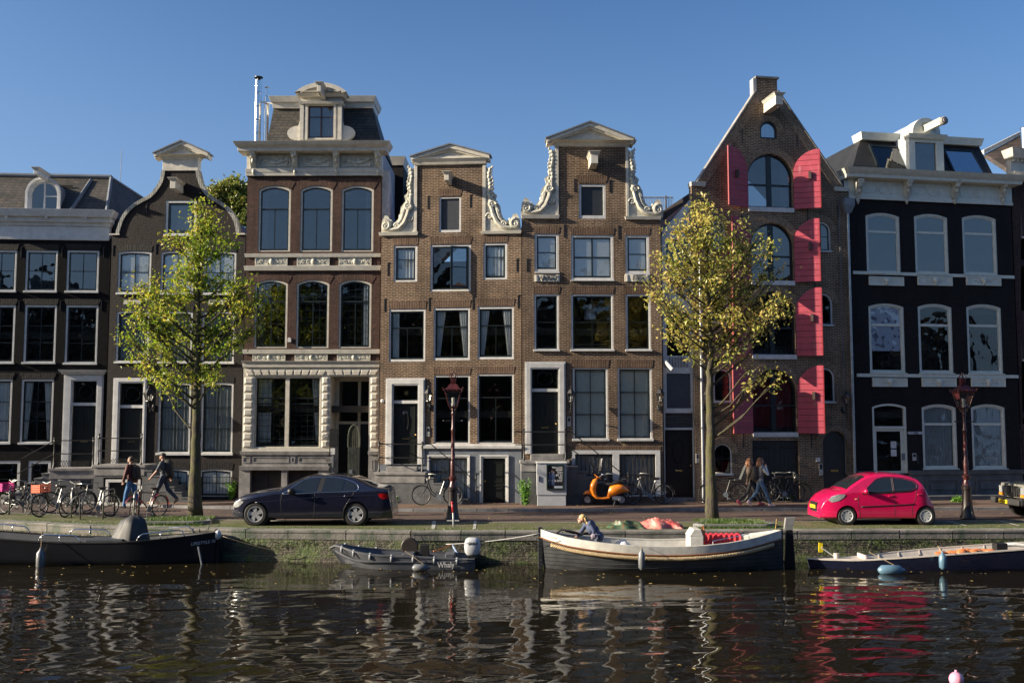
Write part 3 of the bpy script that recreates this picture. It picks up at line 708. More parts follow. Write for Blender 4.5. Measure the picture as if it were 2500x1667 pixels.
m=MB();m.tube([(0,1.58,zr+.02),(xr,1.58,zr+.02)],.09,8);m.tube([(xr,1.58,zr+.02),(xb_,.1,zc1)],.07,6);m.tube([(xr,1.6,zr),(xr+.25,6,zr)],.06,6)
xs2=H.pt(zA,500,560,.1)[0];m.tube([(xs2+.28,1.45,zr-.15),(xs2-.02,.1,zc1)],.07,6);m.build('ridge_flashing',lead,H.root)
shell(H,zc1-.1,9,b_black)
def round_dormer(H,z,x0,ytop,x1,y1,wx0,wy0,wx1,wy1,y,mat,depth=1.8,rise=None,name='dormer'):
 u0,u1,z0,z1=H.rect(z,x0,ytop,x1,y1,y);a0,a1,b0,b1=H.rect(z,wx0,wy0,wx1,wy1,y)
 m=MB();out=outl(u0,u1,z0,z1,rise or(u1-u0)/2,20);inn=outl(a0,a1,b0,b1,(a1-a0)/2,18)
 m.plate(out,[inn],y,y+.14);m.plate(outl(u0-.04,u1+.04,z0,z1+.05,(u1-u0)/2+.04,20),[outl(u0+.05,u1-.05,z0+.001,z1-.05,(u1-u0)/2-.05,18)],y-.06,y+.02)
 dm_=m.build(name,mat,H.root,bevel=.006)
 m=MB();n=len(out);m.grid([[(p[0],y+.14,p[1])for p in out[1:]+out[:1]],[(p[0],y+depth,p[1])for p in out[1:]+out[:1]]]);m.build('dormer_sides',lead,dm_)
 m=MB();m.plate(inn,[outl(a0+.05,a1-.05,b0+.06,b1-.05,(a1-a0)/2-.05,18)],y+.05,y+.1);cx=(a0+a1)/2;m.box(cx-.03,cx+.03,y+.045,y+.105,b0,b1-.02)
 m.box(cx,a1-.05,y+.05,y+.095,(b0+b1)/2-.02,(b0+b1)/2+.02);m.build('dormer_sash',white2 if mat is white2 else sashd,dm_)
 m=MB();m.plate(outl(a0+.04,a1-.04,b0+.05,b1-.04,(a1-a0)/2-.04,18),[],y+.07,y+.075);m.build('pane',paneu,dm_)
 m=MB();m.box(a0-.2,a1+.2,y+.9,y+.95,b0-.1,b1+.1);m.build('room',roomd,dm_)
 return dm_,(u0,u1,z0,z1)
dm_,drc=round_dormer(H,zA,190,335,425,566,215,360,410,562,.18,white2)
def hoist(H,x,z_,y,l,mat,w=.16,h=.26,end=.3,up=0.0,name='hoist_beam'):
 m=MB();m.box(x-w/2,x+w/2,y-l,y+.15,z_-h/2,z_+h/2);m.taper(x-w/2-.02,x+w/2+.02,y-l-.02,y+.1,z_+h/2,z_+h/2+.08,.05)
 m.box(x-w/2-.09,x+w/2+.09,y-l-.09,y+.05,z_+h/2+.08,z_+h/2+.10)
 o=m.build(name,mat,H.root,bevel=.008);k=MB();k.tube([(x,y-l+.12,z_-h/2),(x,y-l+.12,z_-h/2-.07),(x+.04,y-l+.12,z_-h/2-.1),(x+.02,y-l+.12,z_-h/2-.13)],.012,6);k.build('hook',iron,o);return o
hoist(H,(drc[0]+drc[1])/2+.1,drc[3]-.02,.15,1.05,white2,.15,.16)
m=MB();x_,z_=H.pt(zA,850,330,3);m.tube([(x_,3,z_-.5),(x_+.05,3,H.pt(zA,865,135,3)[1])],.012,5);m.build('antenna',lead,H.root)
anchor(H,[H.pt(zA,440,860),H.pt(zA,735,860),H.pt(zA,428,1240),H.pt(zA,718,1240),H.pt(zA,150,860),H.pt(zA,135,1240)])
HH1=H
def stoop(H,z,x0,y0,x1,y1,d=1.15,smat=None,bmat=None,posts=(),ra=None,steps=None,rail_z=None,ironwork=False,under=None,label='stone stoop',slab=.10,lbl2=None,group=None):
 u0,_,_,_=H.rect(z,x0,y0,x1,y1,-d);u1=H.rect(z,x0,y0,x1,y1,-d)[1];zt=H.pt(z,(x0+x1)/2,y0,-d)[1]
 st=empty('stoop',H.world(u0,-.001,0),H.ang,label,'stoop',group)
 W_=u1-u0;m=MB();m.box(-.04,W_+.04,-d-.04,-.082,zt-slab,zt);m.build('landing',smat or stone,st,bevel=.012)
 m=MB();m.box(0,W_,-d,-.082,zt-slab-.28,zt-slab-.001);m.build('fascia',bmat or stone,st,bevel=.006)
 m=MB()
 if under:
  a,b=under;m.plate([(0,-.1),(a,-.1),(a,zt-slab-.36),(b,zt-slab-.36),(b,-.1),(W_,-.1),(W_,zt-slab-.282),(0,zt-slab-.282)],[],-d+.02,-.004)
 else:m.box(0,W_,-d+.02,-.004,-.1,zt-slab-.282)
 m.build('block',stoned,st,bevel=.01)
 if steps:
  n,run,sgn=steps;m=MB();hs=(zt-.05)/n
  for i in range(1,n):
   xa=(W_+(i-1)*run)if sgn>0 else(-i*run);m.box(xa,xa+run+.02,-d+.02,-.09,-.05,zt-i*hs-.051);m.box(xa-.02 if sgn>0 else xa-.02,xa+run+.03,-d,-.09,zt-i*hs-.05,zt-i*hs)
  m.build('steps',stoned if smat is None else smat,st,bevel=.01)
 return st,u0,zt,W_
def railing(st,segs,posts,h=1.0,r=.018,name='railing',bars=(),mid=True):
 m=MB()
 for(x,y,z_)in posts:
  m.lathe([(.045,0),(.045,.06),(.026,.09),(.022,h*.45),(.034,h*.5),(.022,h*.55),(.022,h*.9),(.036,h*.94),(.036,h),(.02,h+.03),(.045,h+.07),(.03,h+.11),(0,h+.13)],(x,y,z_),8)
 for p,q in segs:
  m.tube([p,q],r,6)
 for p,q in bars:m.tube([p,q],.009,5)
 return m.build(name,iron,st,smooth=40)
st,su,szt,sW=stoop(HH1,zD,335,792,650,990,d=1.3,label='dark stone stoop in front of the leftmost black house door, behind the orange crate bicycle',posts=(),steps=(7,.26,-1),group='stoops along the facades')
segs=[];bars=[]
yr=-1.25
for zz in(.52,1.0):segs.append(((.12,yr,szt+zz),(sW-.12,yr,szt+zz)))
segs+=[((.12,yr,szt+1.0),(-1.0,yr,szt+.35)),((.12,yr,szt+.52),(-1.15,yr,szt-.2))]
i=0
while .2+i*.09<sW-.25:bars.append(((.2+i*.09,yr,szt+.06),(.3+i*.09,yr,szt+.26)));bars.append(((.3+i*.09,yr,szt+.06),(.2+i*.09,yr,szt+.26)));i+=1
bars+=[((.12,yr,szt+.06),(sW-.12,yr,szt+.06)),((.12,yr,szt+.27),(sW-.12,yr,szt+.27))]
railing(st,segs,[(.12,yr,szt),(sW-.12,yr,szt)],1.0,bars=bars)
H=House(252.5,37.6,586,37.5,'dark brick bell gable house with a white rimmed curved gable, behind the green tree');H.holes=[]
H.lm=b_blackS
cu2=simple('grey net curtain',(.36,.38,.38),.9,var=.2,scale=4)
for(z,xa,ya,xb,yb,hb,cu)in((zA,835,850,1070,1148,(.5,),'blind'),(zA,1138,850,1372,1150,(.5,),'blind'),(zA,1440,852,1672,1152,(.5,),'blind'),(zA,822,1273,1055,1635,(.33,.66),'full'),(zA,1130,1275,1362,1637,(.33,.66),'full'),(zA,1430,1277,1660,1640,(.33,.66),'full')):
 w_,rc,_=window(H,z,xa,ya,xb,yb,vb=(.5,),hb=hb,curt=cu,case=.07,cmat=white2,arch=.05,curtcol=None if cu=='blind' else cu2);lintel(H,lm,rc,.24,.06,arch=.05)
for xa,xb in((1080,1302),(1372,1592)):
 w_,rc,_=window(H,zD,xa,207,xb,688,vb=(.5,),hb=(.33,.66),curt='full',case=.07,cmat=white2,arch=.03,sill=.08,curtcol=cu2);lintel(H,lm,rc,.24,.06,arch=.03)
window(H,zA,1172,492,1392,735,case=.09,cmat=white2,vb=(),hb=(),curt='blind',glass_=paneu,sash=.09)
_,dr2,pr2=doorcase(H,zD,770,175,1000,778,815,210,975,765,370,panels='plain')
for xa,xb in((1130,1290),(1365,1585)):
 w_,rc,kk=window(H,zD,xa,797,xb,985,vb=(.5,),hb=(.5,),curt='blind',case=.06,cmat=white2,arch=.05,sill=0);lintel(H,lm,rc,.26,.06,arch=.05)
zs=H.pt(zA,830,738)[1]
def gp(x,y):return H.pt(zA,x,y)
left=[gp(832,738),gp(845,690),gp(862,640),gp(893,585),gp(940,537),gp(1005,497),gp(1065,464),gp(1112,412),gp(1147,350),gp(1160,285)]
right=[gp(1398,285),gp(1412,345),gp(1440,410),gp(1490,470),gp(1570,517),gp(1627,570),gp(1668,640),gp(1688,735)]
zn=gp(1280,282)[1]
left[-1]=(left[-1][0],zn);right[0]=(right[0][0],zn)
outer=[(0.004,-.3),(H.W-.004,-.3),(H.W-.004,zs),(right[-1][0],zs)]+right[::-1][1:]+left[::-1][:-1]+[(left[0][0],zs),(0.004,zs)]
wall(H,outer,b_dkred)
def rim(pts,w,y0,y1):
 m=MB();n=len(pts);P=[];Q=[]
 for i in range(n):
  a=Vector(pts[max(0,i-1)]);b=Vector(pts[min(n-1,i+1)]);t=(b-a).normalized();nn=Vector((-t.y,t.x))
  P.append(Vector(pts[i])+nn*w*.55);Q.append(Vector(pts[i])-nn*w*.45)
 m.grid([[(p.x,y0,p.y)for p in P],[(p.x,y0,p.y)for p in Q],[(p.x,y1,p.y)for p in Q],[(p.x,y1,p.y)for p in P]]);m.add([(p.x,y0,p.y)for p in P]+[(p.x,y1,p.y)for p in P],[(i,i+1,i+1+n,i+n)for i in range(n-1)])
 return m
def dense(pts,k=5):
 out=[]
 for i in range(len(pts)-1):
  p0,p1,p2,p3=[Vector(pts[max(0,min(len(pts)-1,j))])for j in(i-1,i,i+1,i+2)]
  for s in range(k):
   t=s/k;out.append(tuple(.5*((2*p1)+(-p0+p2)*t+(2*p0-5*p1+4*p2-p3)*t*t+(-p0+3*p1-3*p2+p3)*t**3)))
 return out+[tuple(pts[-1])]
rimm=brick('white gable rim',(.55,.55,.5),(.42,.42,.38),(.2,.2,.18),soldier=True,w=.3,h=.07)
for pts in(left,right):rim(dense(pts),.13,-.05,.32).build('gable_rim',rimm,H.root)
def pediment(H,z,bx0,bx1,yb,ycb,ye,exl,exr,ax,ay,mat,capmat,proj=.22,gap=True,th=.3):
 zb=H.pt(z,ax,yb)[1];zc=H.pt(z,ax,ycb,-proj)[1];ze=H.pt(z,ax,ye,-proj)[1];za=H.pt(z,ax,ay,-proj)[1]
 u0,u1=H.pt(z,bx0,ycb)[0],H.pt(z,bx1,ycb)[0];e0,e1=H.pt(z,exl,ye,-proj)[0],H.pt(z,exr,ye,-proj)[0];cx=(e0+e1)/2
 m=MB();m.box(u0,u1,-.05,th,zb,zc);h1=(ze-zc)
 m.taper(u0-.02,u1+.02,-.09,th,zc-.08,zc,.03)
 m.taper(u0-.03,u1+.03,-.11,th,zc,zc+h1*.6,max(.02,(u0-e0)*.7));
 t=.13
 zl=zc+h1*.6
 m.plate([(e0+.1,zl),(e1-.1,zl),(e1-.1,ze-.02),(cx,za-.06),(e0+.1,ze-.02)],[[(e0+.48,zl+.10),(e1-.48,zl+.10),(cx,za-.24)]],-.10,th)
 m.box(e0+.2,e1-.2,-.04,th-.02,zl+.02,za-.1 if False else zl+(za-zl)*.35)
 m.plate([(e0+.45,zl+.05),(e1-.45,zl+.05),(cx,za-.2)],[],-.045,th-.03)
 for(p,q)in(((e0,ze),(cx,za)),((cx,za),(e1,ze))):
  m.plate([(p[0],p[1]-t),(q[0],q[1]-t),q,p],[],-proj,th+.02)
  m.plate([(p[0],p[1]-t-.06),(q[0],q[1]-t-.06),(q[0],q[1]-t-.002),(p[0],p[1]-t-.002)],[],-proj+.07,th)
 o=m.build('pediment',mat,H.root,bevel=.006)
 m=MB()
 for(p,q)in(((e0-.05,ze-.01),(cx,za+.002)),((cx,za+.002),(e1+.05,ze-.01))):m.plate([p,q,(q[0],q[1]+.05),(p[0],p[1]+.05)],[],-proj-.05,th+.06)
 m.build('capping',capmat,o);return o
pediment(H,zA,1157,1408,283,180,158,1092,1472,1274,72,white,lead)
xh,zh=H.pt(zA,1240,385,-.7);hoist(H,H.pt(zA,1282,385)[0],zh,0,.85,white,.2,.3)
sh=MB();
for xa,xb in((gp(778,738)[0],gp(850,738)[0]),(gp(1675,738)[0],gp(1735,738)[0])):sh.box(xa,min(xb,H.W),-.06,.3,zs-.002,zs+.05)
sh.build('shoulder_stone',white,H.root)
anchor(H,[gp(1040,555),gp(1105,840),gp(1410,840),gp(800,850)])
m=MB()
for xa,xb in((877,1000),(1480,1600)):u0,u1,a,b=H.rect(zA,xa,1198,xb,1228);m.box(u0,u1,-.03,.02,a,b)
m.build('stone_tablet',stucco,H.root)
xm=(left[-1][0]+right[0][0])/2;shell(H,zs-.4,9,b_dkred,tiles,ridge=(xm,zn-.5),rz0=zs-.3)
st,su,szt2,sW2=stoop(H,zD,640,768,985,990,d=1.3,under=(.35,1.75),label='stone stoop of the bell gable house with a low door beneath it',steps=(7,.27,1),group='stoops along the facades')
m=MB();dz=szt2-.52;m.plate(outl(.42,1.68,-.0,dz),[outl(.52,1.58,.01,dz-.1)],-1.27,-1.1);m.build('low_door_frame',white2,st)
m=MB();m.box(.52,1.58,-1.15,-1.1,0.0,dz-.1);m.build('low_door',doord,st)
segs=[];bars=[]
for zz in(.5,.95):segs.append(((.12,yr,szt2+zz),(sW2-.15,yr,szt2+zz)))
i=0
while .2+i*.09<sW2-.3:bars.append(((.2+i*.09,yr,szt2+.06),(.3+i*.09,yr,szt2+.22)));bars.append(((.3+i*.09,yr,szt2+.06),(.2+i*.09,yr,szt2+.22)));i+=1
railing(st,segs,[(.12,yr,szt2),(sW2-.15,yr,szt2)],1.0,bars=bars)
def guard(H,z,x0,y0,x1,y1,y=-.12,n=8,name='window_guard',mid=None,r=.009,spikes=False):
 u0,u1,z0,z1=H.rect(z,x0,y0,x1,y1,y);m=MB();m.box(u0,u1,y-.012,y+.004,z1-.02,z1);m.box(u0,u1,y-.012,y+.004,z0+.02,z0+.04)
 if mid:m.box(u0,u1,y-.012,y+.004,z0+(z1-z0)*mid-.015,z0+(z1-z0)*mid+.015)
 for i in range(n):x=u0+(u1-u0)*(i+.5)/n;m.tube([(x,y,z0),(x,y,z1+(.05 if spikes else 0))],r,6)
 for x in(u0,u1):m.box(x-.014,x+.014,y-.012,y+.012,z0,z1);m.box(x-.01,x+.01,y,.03,z1-.03,z1-.01)
 return m.build(name,iron,H.root)
guard(H,zD,1375,850,1580,1000,n=9);guard(H,zD,1150,850,1230,975,n=4)
HH2=H
H=House(587.5,36.88,922.5,36.82,'tall red brown brick house with cream garland frieze and white banded ground floor');H.holes=[]
H.lm=b_brownS
for xa,xb in((247,520),(603,876),(953,1226)):
 w_,rc,_=window(H,zB,xa,988,xb,1548,arch=.16,case=.07,vb=(.5,),vb_low=True,trans=.66,tw=.06,bw=.035,cmat=white,curt='left' if xa<300 else('right' if xa>900 else None),glass_=paneu,sill=0);lintel(H,lm,rc,.32,.06,arch=.16)
for k_,(xa,xb)in enumerate(((160,370),(427,635),(698,905))):
 w_,rc,_=window(H,zC,xa,217,xb,652,arch=.16,case=.065,vb=(.5,),vb_low=True,trans=.7,tw=.06,bw=.035,cmat=white,lead_=(4,9),sill=0,glass_=paneu if k_==0 else paneg,curt='left' if k_==0 else('right' if k_==2 else None));lintel(H,lm,rc,.32,.06,arch=.16)
zg1=H.pt(zC,500,775)[1];zg0=H.pt(zC,500,1290)[1];zs1=H.pt(zC,500,1310)[1]
zf0=H.pt(zB,740,908)[1]
ow=H.rect(zC,158,835,580,1290);od=H.rect(zC,640,832,890,1290);zd0=.55
zm0=H.pt(zC,350,1405)[1]
oldh=H.holes
wall(H,[(0.004,zg1-.02),(H.W-.004,zg1-.02),(H.W-.004,zf0+.05),(0.004,zf0+.05)],b_brown)
m=MB();m.plate([(0.004,zs1),(ow[1]+.004,zs1),(ow[1]+.004,zs1+.001),(od[0],zs1),(od[0],od[3]),(od[1],od[3]),(od[1],zs1),(H.W-.004,zs1),(H.W-.004,zg1-.022),(0.004,zg1-.022)],[outl(ow[0],ow[1],ow[2]+.02,ow[3])],.0,.30)
m.build('ground_floor_wall',white,H.root)
m=MB();nq=9;hq=(ow[3]-ow[2])/nq
for(xa,xb)in((.05,ow[0]-.06),(ow[1]+.06,od[0]-.06),(od[1]+.06,H.W-.05)):
 for i in range(nq):
  za=ow[2]+i*hq+.02
  m.add([(xa,0,za),(xb,0,za),(xb,0,za+hq-.04),(xa,0,za+hq-.04),(xa+.05,-.055,za+.05),(xb-.05,-.055,za+.05),(xb-.05,-.055,za+hq-.09),(xa+.05,-.055,za+hq-.09)],[(0,1,5,4),(1,2,6,5),(2,3,7,6),(3,0,4,7),(4,5,6,7)])
zv0,zv1=ow[3]+.04,zg1-.10
def vous(xa,xb,n):
 cx=(xa+xb)/2
 for i in range(n):
  a,b=xa+(xb-xa)*i/n,xa+(xb-xa)*(i+1)/n;sp=.10;off=lambda x:(x-cx)/(xb-xa)*2*sp
  m.add([(a+.015,-.0,zv0),(b-.015,-.0,zv0),(b-.015+off(b),0,zv1),(a+.015+off(a),0,zv1),(a+.045,-.05,zv0+.03),(b-.045,-.05,zv0+.03),(b-.045+off(b),-.05,zv1-.03),(a+.045+off(a),-.05,zv1-.03)],[(0,1,5,4),(1,2,6,5),(2,3,7,6),(3,0,4,7),(4,5,6,7)])
vous(.14,ow[1]+.12,10);vous(od[0]-.1,H.W-.12,6)
m.build('rustication',white,H.root)
xm_=H.rect(zC,355,900,380,1000)
m=MB();m.plate(outl(ow[0]-.004,ow[1]+.004,ow[2]+.016,ow[3]+.004),[outl(ow[0]+.05,xm_[0],ow[2]+.05,ow[3]-.05),outl(xm_[1],ow[1]-.05,ow[2]+.05,ow[3]-.05)],.06,.2)
wd=m.build('window',white,H.root)
m=MB()
for a,b in((ow[0]+.05,xm_[0]),(xm_[1],ow[1]-.05)):
 m.plate(outl(a,b,ow[2]+.05,ow[3]-.05),[outl(a+.04,b-.04,ow[2]+.13,ow[3]-.09)],.14,.18);hz=ow[3]-ow[2]
 for t in(.62,.70):m.box(a,b,.135,.18,ow[2]+hz*t-.025,ow[2]+hz*t+.025)
 m.box(a,b,.135,.18,ow[2]+hz*.12,ow[2]+hz*.12+.03)
 for i in range(1,5):x=a+(b-a)*i/5;m.box(x-.006,x+.006,.15,.165,ow[2]+.1,ow[3]-.08)
 for i in range(1,13):zz=ow[2]+hz*i/13;m.box(a,b,.15,.165,zz-.006,zz+.006)
m.build('sash',sashd,wd);m=MB();m.box(ow[0]+.04,ow[1]-.04,.168,.172,ow[2]+.04,ow[3]-.04);m.build('pane',paneg,wd)
m=MB();curtain(m,ow[0]+.08,ow[0]+.55,ow[2]+.2,ow[3],.34,.03,.1);curtain(m,ow[1]-.4,ow[1]-.06,ow[2]+.2,ow[3],.34,.03,.1,'r');m.build('curtain',curt_w,wd,recalc=False)
zpl=H.pt(zC,350,1430)[1]
pxs=[H.rect(zC,68,1300,138,1400)[:2],H.rect(zC,335,1440,372,1500)[:2],H.rect(zC,570,1440,635,1500)[:2]]
m=MB();m.taper(-.02,od[0]+.01,-.10,.28,zs1-.13,zs1,.02);m.box(.02,od[0]-.02,-.04,.28,zm0,zs1-.13);m.taper(-.03,od[0]+.02,-.14,.28,zpl,zm0,.03)
for a,b in pxs:m.box(a,b,-.09,.28,-.1,zpl)
for xa,xb in((.06,.34),(.42,1.75),(1.82,1.98),(2.1,3.3),(3.4,3.62)):xb=min(xb,od[0]-.06);m.plate(outl(xa,xb,zm0+.12,zs1-.2),[outl(xa+.035,xb-.035,zm0+.155,zs1-.235)],-.06,-.035)
m.box(od[1]+.01,H.W-.01,-.05,.28,-.1,zs1);m.taper(od[1]+.0,H.W,-.09,.28,zs1-.12,zs1-.01,.01)
xx0,xx1=od[1]+.12,H.W-.12;m.plate(outl(xx0,xx1,zs1-.7,zs1-.3),[outl(xx0+.04,xx1-.04,zs1-.66,zs1-.34)],-.075,-.045)
m.build('stone_plinth',stone,H.root,bevel=.006)
meshm=simple('dark mesh',(.03,.022,.018),.8,var=.6,scale=3)
m=MB()
for a,b in((pxs[0][1],pxs[1][0]),(pxs[1][1],pxs[2][0])):m.box(a,b,.12,.16,-.1,zpl);m.box((a+b)/2-.03,(a+b)/2+.03,.08,.12,-.1,zpl)
m.build('basement_mesh',meshm,H.root)
m=MB();m.box(od[0]-.2,od[0]-.002,.301,1.6,-.1,od[3]+.1);m.box(od[1]+.002,od[1]+.2,.301,1.6,-.1,od[3]+.1);m.box(od[0],od[1],.301,1.6,od[3]+.002,od[3]+.1)
m.build('porch',white,H.root);m=MB()
a0,a1=od[0],od[1];zz0,zz1=.5,od[3];xdv=a0+(a1-a0)*.62
m.box(a0,a1,1.2,1.3,zz0+2.35,zz0+2.45);m.box(xdv-.05,xdv+.05,1.15,1.3,zz0,zz1);m.box(a0,a0+.12,1.15,1.3,zz0,zz1);m.box(a1-.06,a1,1.15,1.3,zz0,zz1);m.box(a0,a1,1.15,1.3,zz1-.14,zz1)
m.build('inner_frame',white,H.root);m=MB();m.box(a0+.12,xdv-.05,1.22,1.28,zz0,zz0+2.35);m.box(xdv+.05,a1-.06,1.22,1.28,zz0,zz0+2.35)
m.plate(outl(a0+.22,xdv-.15,zz0+.3,zz0+2.1),[outl(a0+.26,xdv-.19,zz0+.34,zz0+2.06)],1.19,1.221);dd=m.build('door',doord,H.root);m=MB();m.box(a0+.1,a1-.06,1.23,1.25,zz0+2.4,zz1-.1);m.build('pane',paneg,dd)
m=MB()
for i in range(3):m.box(a0,a1,.2+i*.33,1.3,-.1+i*.2,.1+i*.2)
m.build('entrance_steps',stoned,H.root)
gm=simple('greenish bronze',(.10,.11,.085),.5,metal=.3,var=.4)
g0,g1,gz0,gz1=H.rect(zC,758,1135,832,1568,-.0);gc=(g0+g1)/2;gw=(g1-g0)
gate=empty('gate_leaf',H.world(0,0,0),H.ang,'narrow round topped bronze gate standing open in the tall house porch','gate')
m=MB();m.box(g0,g1,-.06,-.02,-.05,gz1-.85)
for i in range(8):x=g0+gw*(i+.5)/8;m.box(x-.004,x+.004,-.066,-.058,0,gz1-.85)
m.build('lower_panel',gm,gate);m=MB();pts=[(g0,gz1-.85)]+[(gc-gw/2*math.cos(R(t)),gz1-.55+.5*math.sin(R(t)))for t in range(0,181,15)]+[(g1,gz1-.85)]
m.tube([(p[0],-.04,p[1])for p in pts],.03,6)
for i in range(6):x=g0+gw*(i+.5)/6;m.tube([(x,-.04,gz1-.86),(x,-.04,gz1-.55+.5*math.sqrt(max(0,1-((x-gc)/(gw/2))**2))+.06)],.01,5)
m.build('arched_top',gm,gate);m=MB();m.box(g0+.05,g0+.17,-.09,-.06,.62,1.2);m.tube([(g0+.03,-.1,.95),(g0-.08,-.1,.95)],.018,6);m.build('lock',lead,gate)
ip=empty('intercom_post',H.world(0,0,0),H.ang,'slim post with an intercom panel left of the bronze gate','intercom')
a,b,c,d_=H.rect(zC,648,1290,676,1330,-.0);m=MB();m.box(a,b,-.1,-.02,c,d_);m.build('panel',white2,ip);m=MB();m.box(a+.05,b-.05,-.08,-.03,0,c);m.build('post',lead,ip);m=MB();m.box(a-.03,b+.1,-.12,-.02,d_+.05,d_+.7);m.build('frame',iron,ip)
zb_=lambda y:H.pt(zC,500,y)[1]
def band(z0,z1,p,fl=.02,name='band'):m=MB();m.taper(-.01,H.W+.01,-p,.02,z0,z1,fl);m.build(name,white,H.root,bevel=.006)
band(zb_(75),zb_(52),.07);band(zb_(160),zb_(130),.09,.03);band(zb_(690),zb_(662),.07);band(zb_(748),zb_(735),.10,.04);band(zb_(775),zb_(749),.06,.01)
def relief(H,z,x0,y0,x1,y1,seed,sag=False,mat=None):
 u0,u1,z0,z1=H.rect(z,x0,y0,x1,y1);m=MB();rr=random.Random(seed);m.box(u0,u1,-.02,.02,z0,z1)
 m.plate(outl(u0,u1,z0,z1),[outl(u0+.04,u1-.04,z0+.035,z1-.035)],-.04,-.019)
 w,h=u1-u0,z1-z0;cx,cz=(u0+u1)/2,(z0+z1)/2
 if sag:
  for i in range(25):
   t=i/24*2-1;s=.055*(1-.5*abs(t))+.012
   m.ball((cx+t*w*.40+rr.uniform(-.01,.01),-.035,cz+h*.22-h*.36*(1-t*t)+rr.uniform(-.012,.012)),s,.04,s,7,5)
  for sg in(-1,1):
   for i in range(5):m.ball((cx+sg*w*.42+rr.uniform(-.02,.02),-.03,cz+h*(.28-.15*i)),.035,.03,.04,6,4)
   for i in range(6):m.ball((cx+sg*w*(.12+.045*i),-.028,cz+h*.27-.01*i),.03,.022,.02,6,4)
 else:
  m.ball((cx,-.035,cz),h*.3,.05,h*.36,8,6)
  for sg in(-1,1):
   for q,t in enumerate((.15,.29,.42)):scroll(m,cx+sg*w*t,cz+(h*.05 if q%2 else-h*.05),h*.26,1.1,start=rr.uniform(0,6),sgn=sg*(1 if q%2 else-1),w=.022,y=-.025)
 return m.build('relief_panel',mat or stucco,H.root,smooth=50)
for i,(a,b)in enumerate(((165,372),(432,640),(698,907))):relief(H,zC,a,76,b,128,i)
for i,(a,b)in enumerate(((148,358),(418,628),(688,900))):relief(H,zC,a,692,b,734,i+5)
zB_=lambda y,d=0:H.pt(zB,740,y,d)[1]
m=MB();m.box(-.02,H.W+.02,-.06,.3,zf0,zB_(690,-.1));m.taper(-.04,H.W+.04,-.12,.2,zB_(880),zB_(850),.02);m.taper(-.04,H.W+.04,-.10,.2,zf0,zf0+.12,.01)
m.build('frieze',white,H.root,bevel=.006)
for i,(a,b)in enumerate(((262,522),(612,872),(965,1222))):relief(H,zB,a,742,b,830,i+9,sag=True,mat=stucco);COL.objects[-1].location.y=-.065
def bracket(H,z,x,y0,y1,w=.2,d=.42,mat=None,top=None):
 u,zt=H.pt(z,x,y0,-.15);zb=H.pt(z,x,y1,-.1)[1];h=zt-zb;m=MB()
 m.prism([(u-w/2,-.06,zt),(u-w/2,-.06-d,zt),(u-w/2,-.06-d,zt-h*.12),(u-w/2,-.06-d*.55,zt-h*.34),(u-w/2,-.06-d*.35,zt-h*.6),(u-w/2,-.10,zt-h*.78),(u-w/2,-.06,zt-h*.78)],(w,0,0))
 m.ball((u,-.06-d*.6,zt-h*.26),w*.55,.1,h*.1,8,6);m.ball((u,-.06-d*.42,zt-h*.45),w*.36,.08,h*.12,8,6);m.ball((u,-.11,zt-h*.86),w*.34,.07,h*.12,8,6);m.ball((u,-.10,zt-h*.97),w*.2,.05,h*.05,6,5)
 for sg in(-1,1):m.ball((u+sg*w*.42,-.06-d*.7,zt-h*.16),w*.2,.1,h*.06,6,5)
 return m.build('bracket',mat or stucco,H.root,smooth=45)
for x in(207,558,912,1266):bracket(H,zB,x,690,895)
zc_t=zB_(612,-.6);zc_b=zB_(690,-.5);hh=zc_t-zc_b
cornice(H,0,H.W,[(zc_b,zc_b+hh*.4,.50,.01),(zc_b+hh*.4,zc_b+hh*.6,.54,.06),(zc_b+hh*.6,zc_t,.64,.08)],white)
yR=.15;zr0=zc_t;zr1=zB_(335,.9);xa0,xa1=H.pt(zB,312,605,yR)[0],H.pt(zB,1300,605,yR)[0];xb0,xb1=H.pt(zB,375,335,.9)[0],H.pt(zB,1222,335,.9)[0]
m=MB();m.add([(xa0,yR,zr0),(xa1,yR,zr0),(xb1,.9,zr1),(xb0,.9,zr1),(xa0,3.4,zr0),(xa1,3.4,zr0),(xb1,2.2,zr1),(xb0,2.2,zr1)],[(0,1,2,3),(1,5,6,2),(4,0,3,7),(5,4,7,6),(3,2,6,7)]);m.build('mansard_roof',slate,H.root)
m=MB();zt2=zB_(228,.7);m.taper(xb0+.0,xb1-.0,.80,2.2,zr1,zt2-.22,.03);m.taper(xb0-.06,xb1+.06,.70,2.25,zt2-.22,zt2,.08);m.build('upper_cornice',white,H.root,bevel=.006)
yD=.02;u0,u1,d0,d1=H.rect(zB,598,215,962,600,yD);a0,a1,b0,b1=H.rect(zB,668,305,888,582,yD)
m=MB();m.plate(outl(u0+.05,u1-.05,d0,d1),[outl(a0,a1,b0,b1)],yD,yD+.25);m.plate(outl(a0-.09,a1+.09,d0,b1+.1),[outl(a0+.0,a1-.0,d0+.001,b1+.0)],yD-.05,yD+.002)
for sg in(-1,1):
 xx=(u0+.09)if sg<0 else(u1-.09);m.box(xx-.07,xx+.07,yD-.06,yD,d0,d0+(d1-d0)*.78);xe=u0 if sg<0 else u1
 P=[(xe-sg*.05,d0)]+[(xe+sg*(.05+.42*max(0,math.cos(R(t)))),d0+.28+.28*math.sin(R(t)))for t in range(-90,91,20)]+[(xe-sg*.0,d0+.75),(xe-sg*.05,d0+1.2)]
 m.plate(P,[],yD+.03,yD+.18)
m.taper(u0-.02,u1+.02,yD-.12,yD+.3,d0+(d1-d0)*.78,d0+(d1-d0)*.83,.03)
dmr=m.build('dormer',white,H.root,bevel=.008)
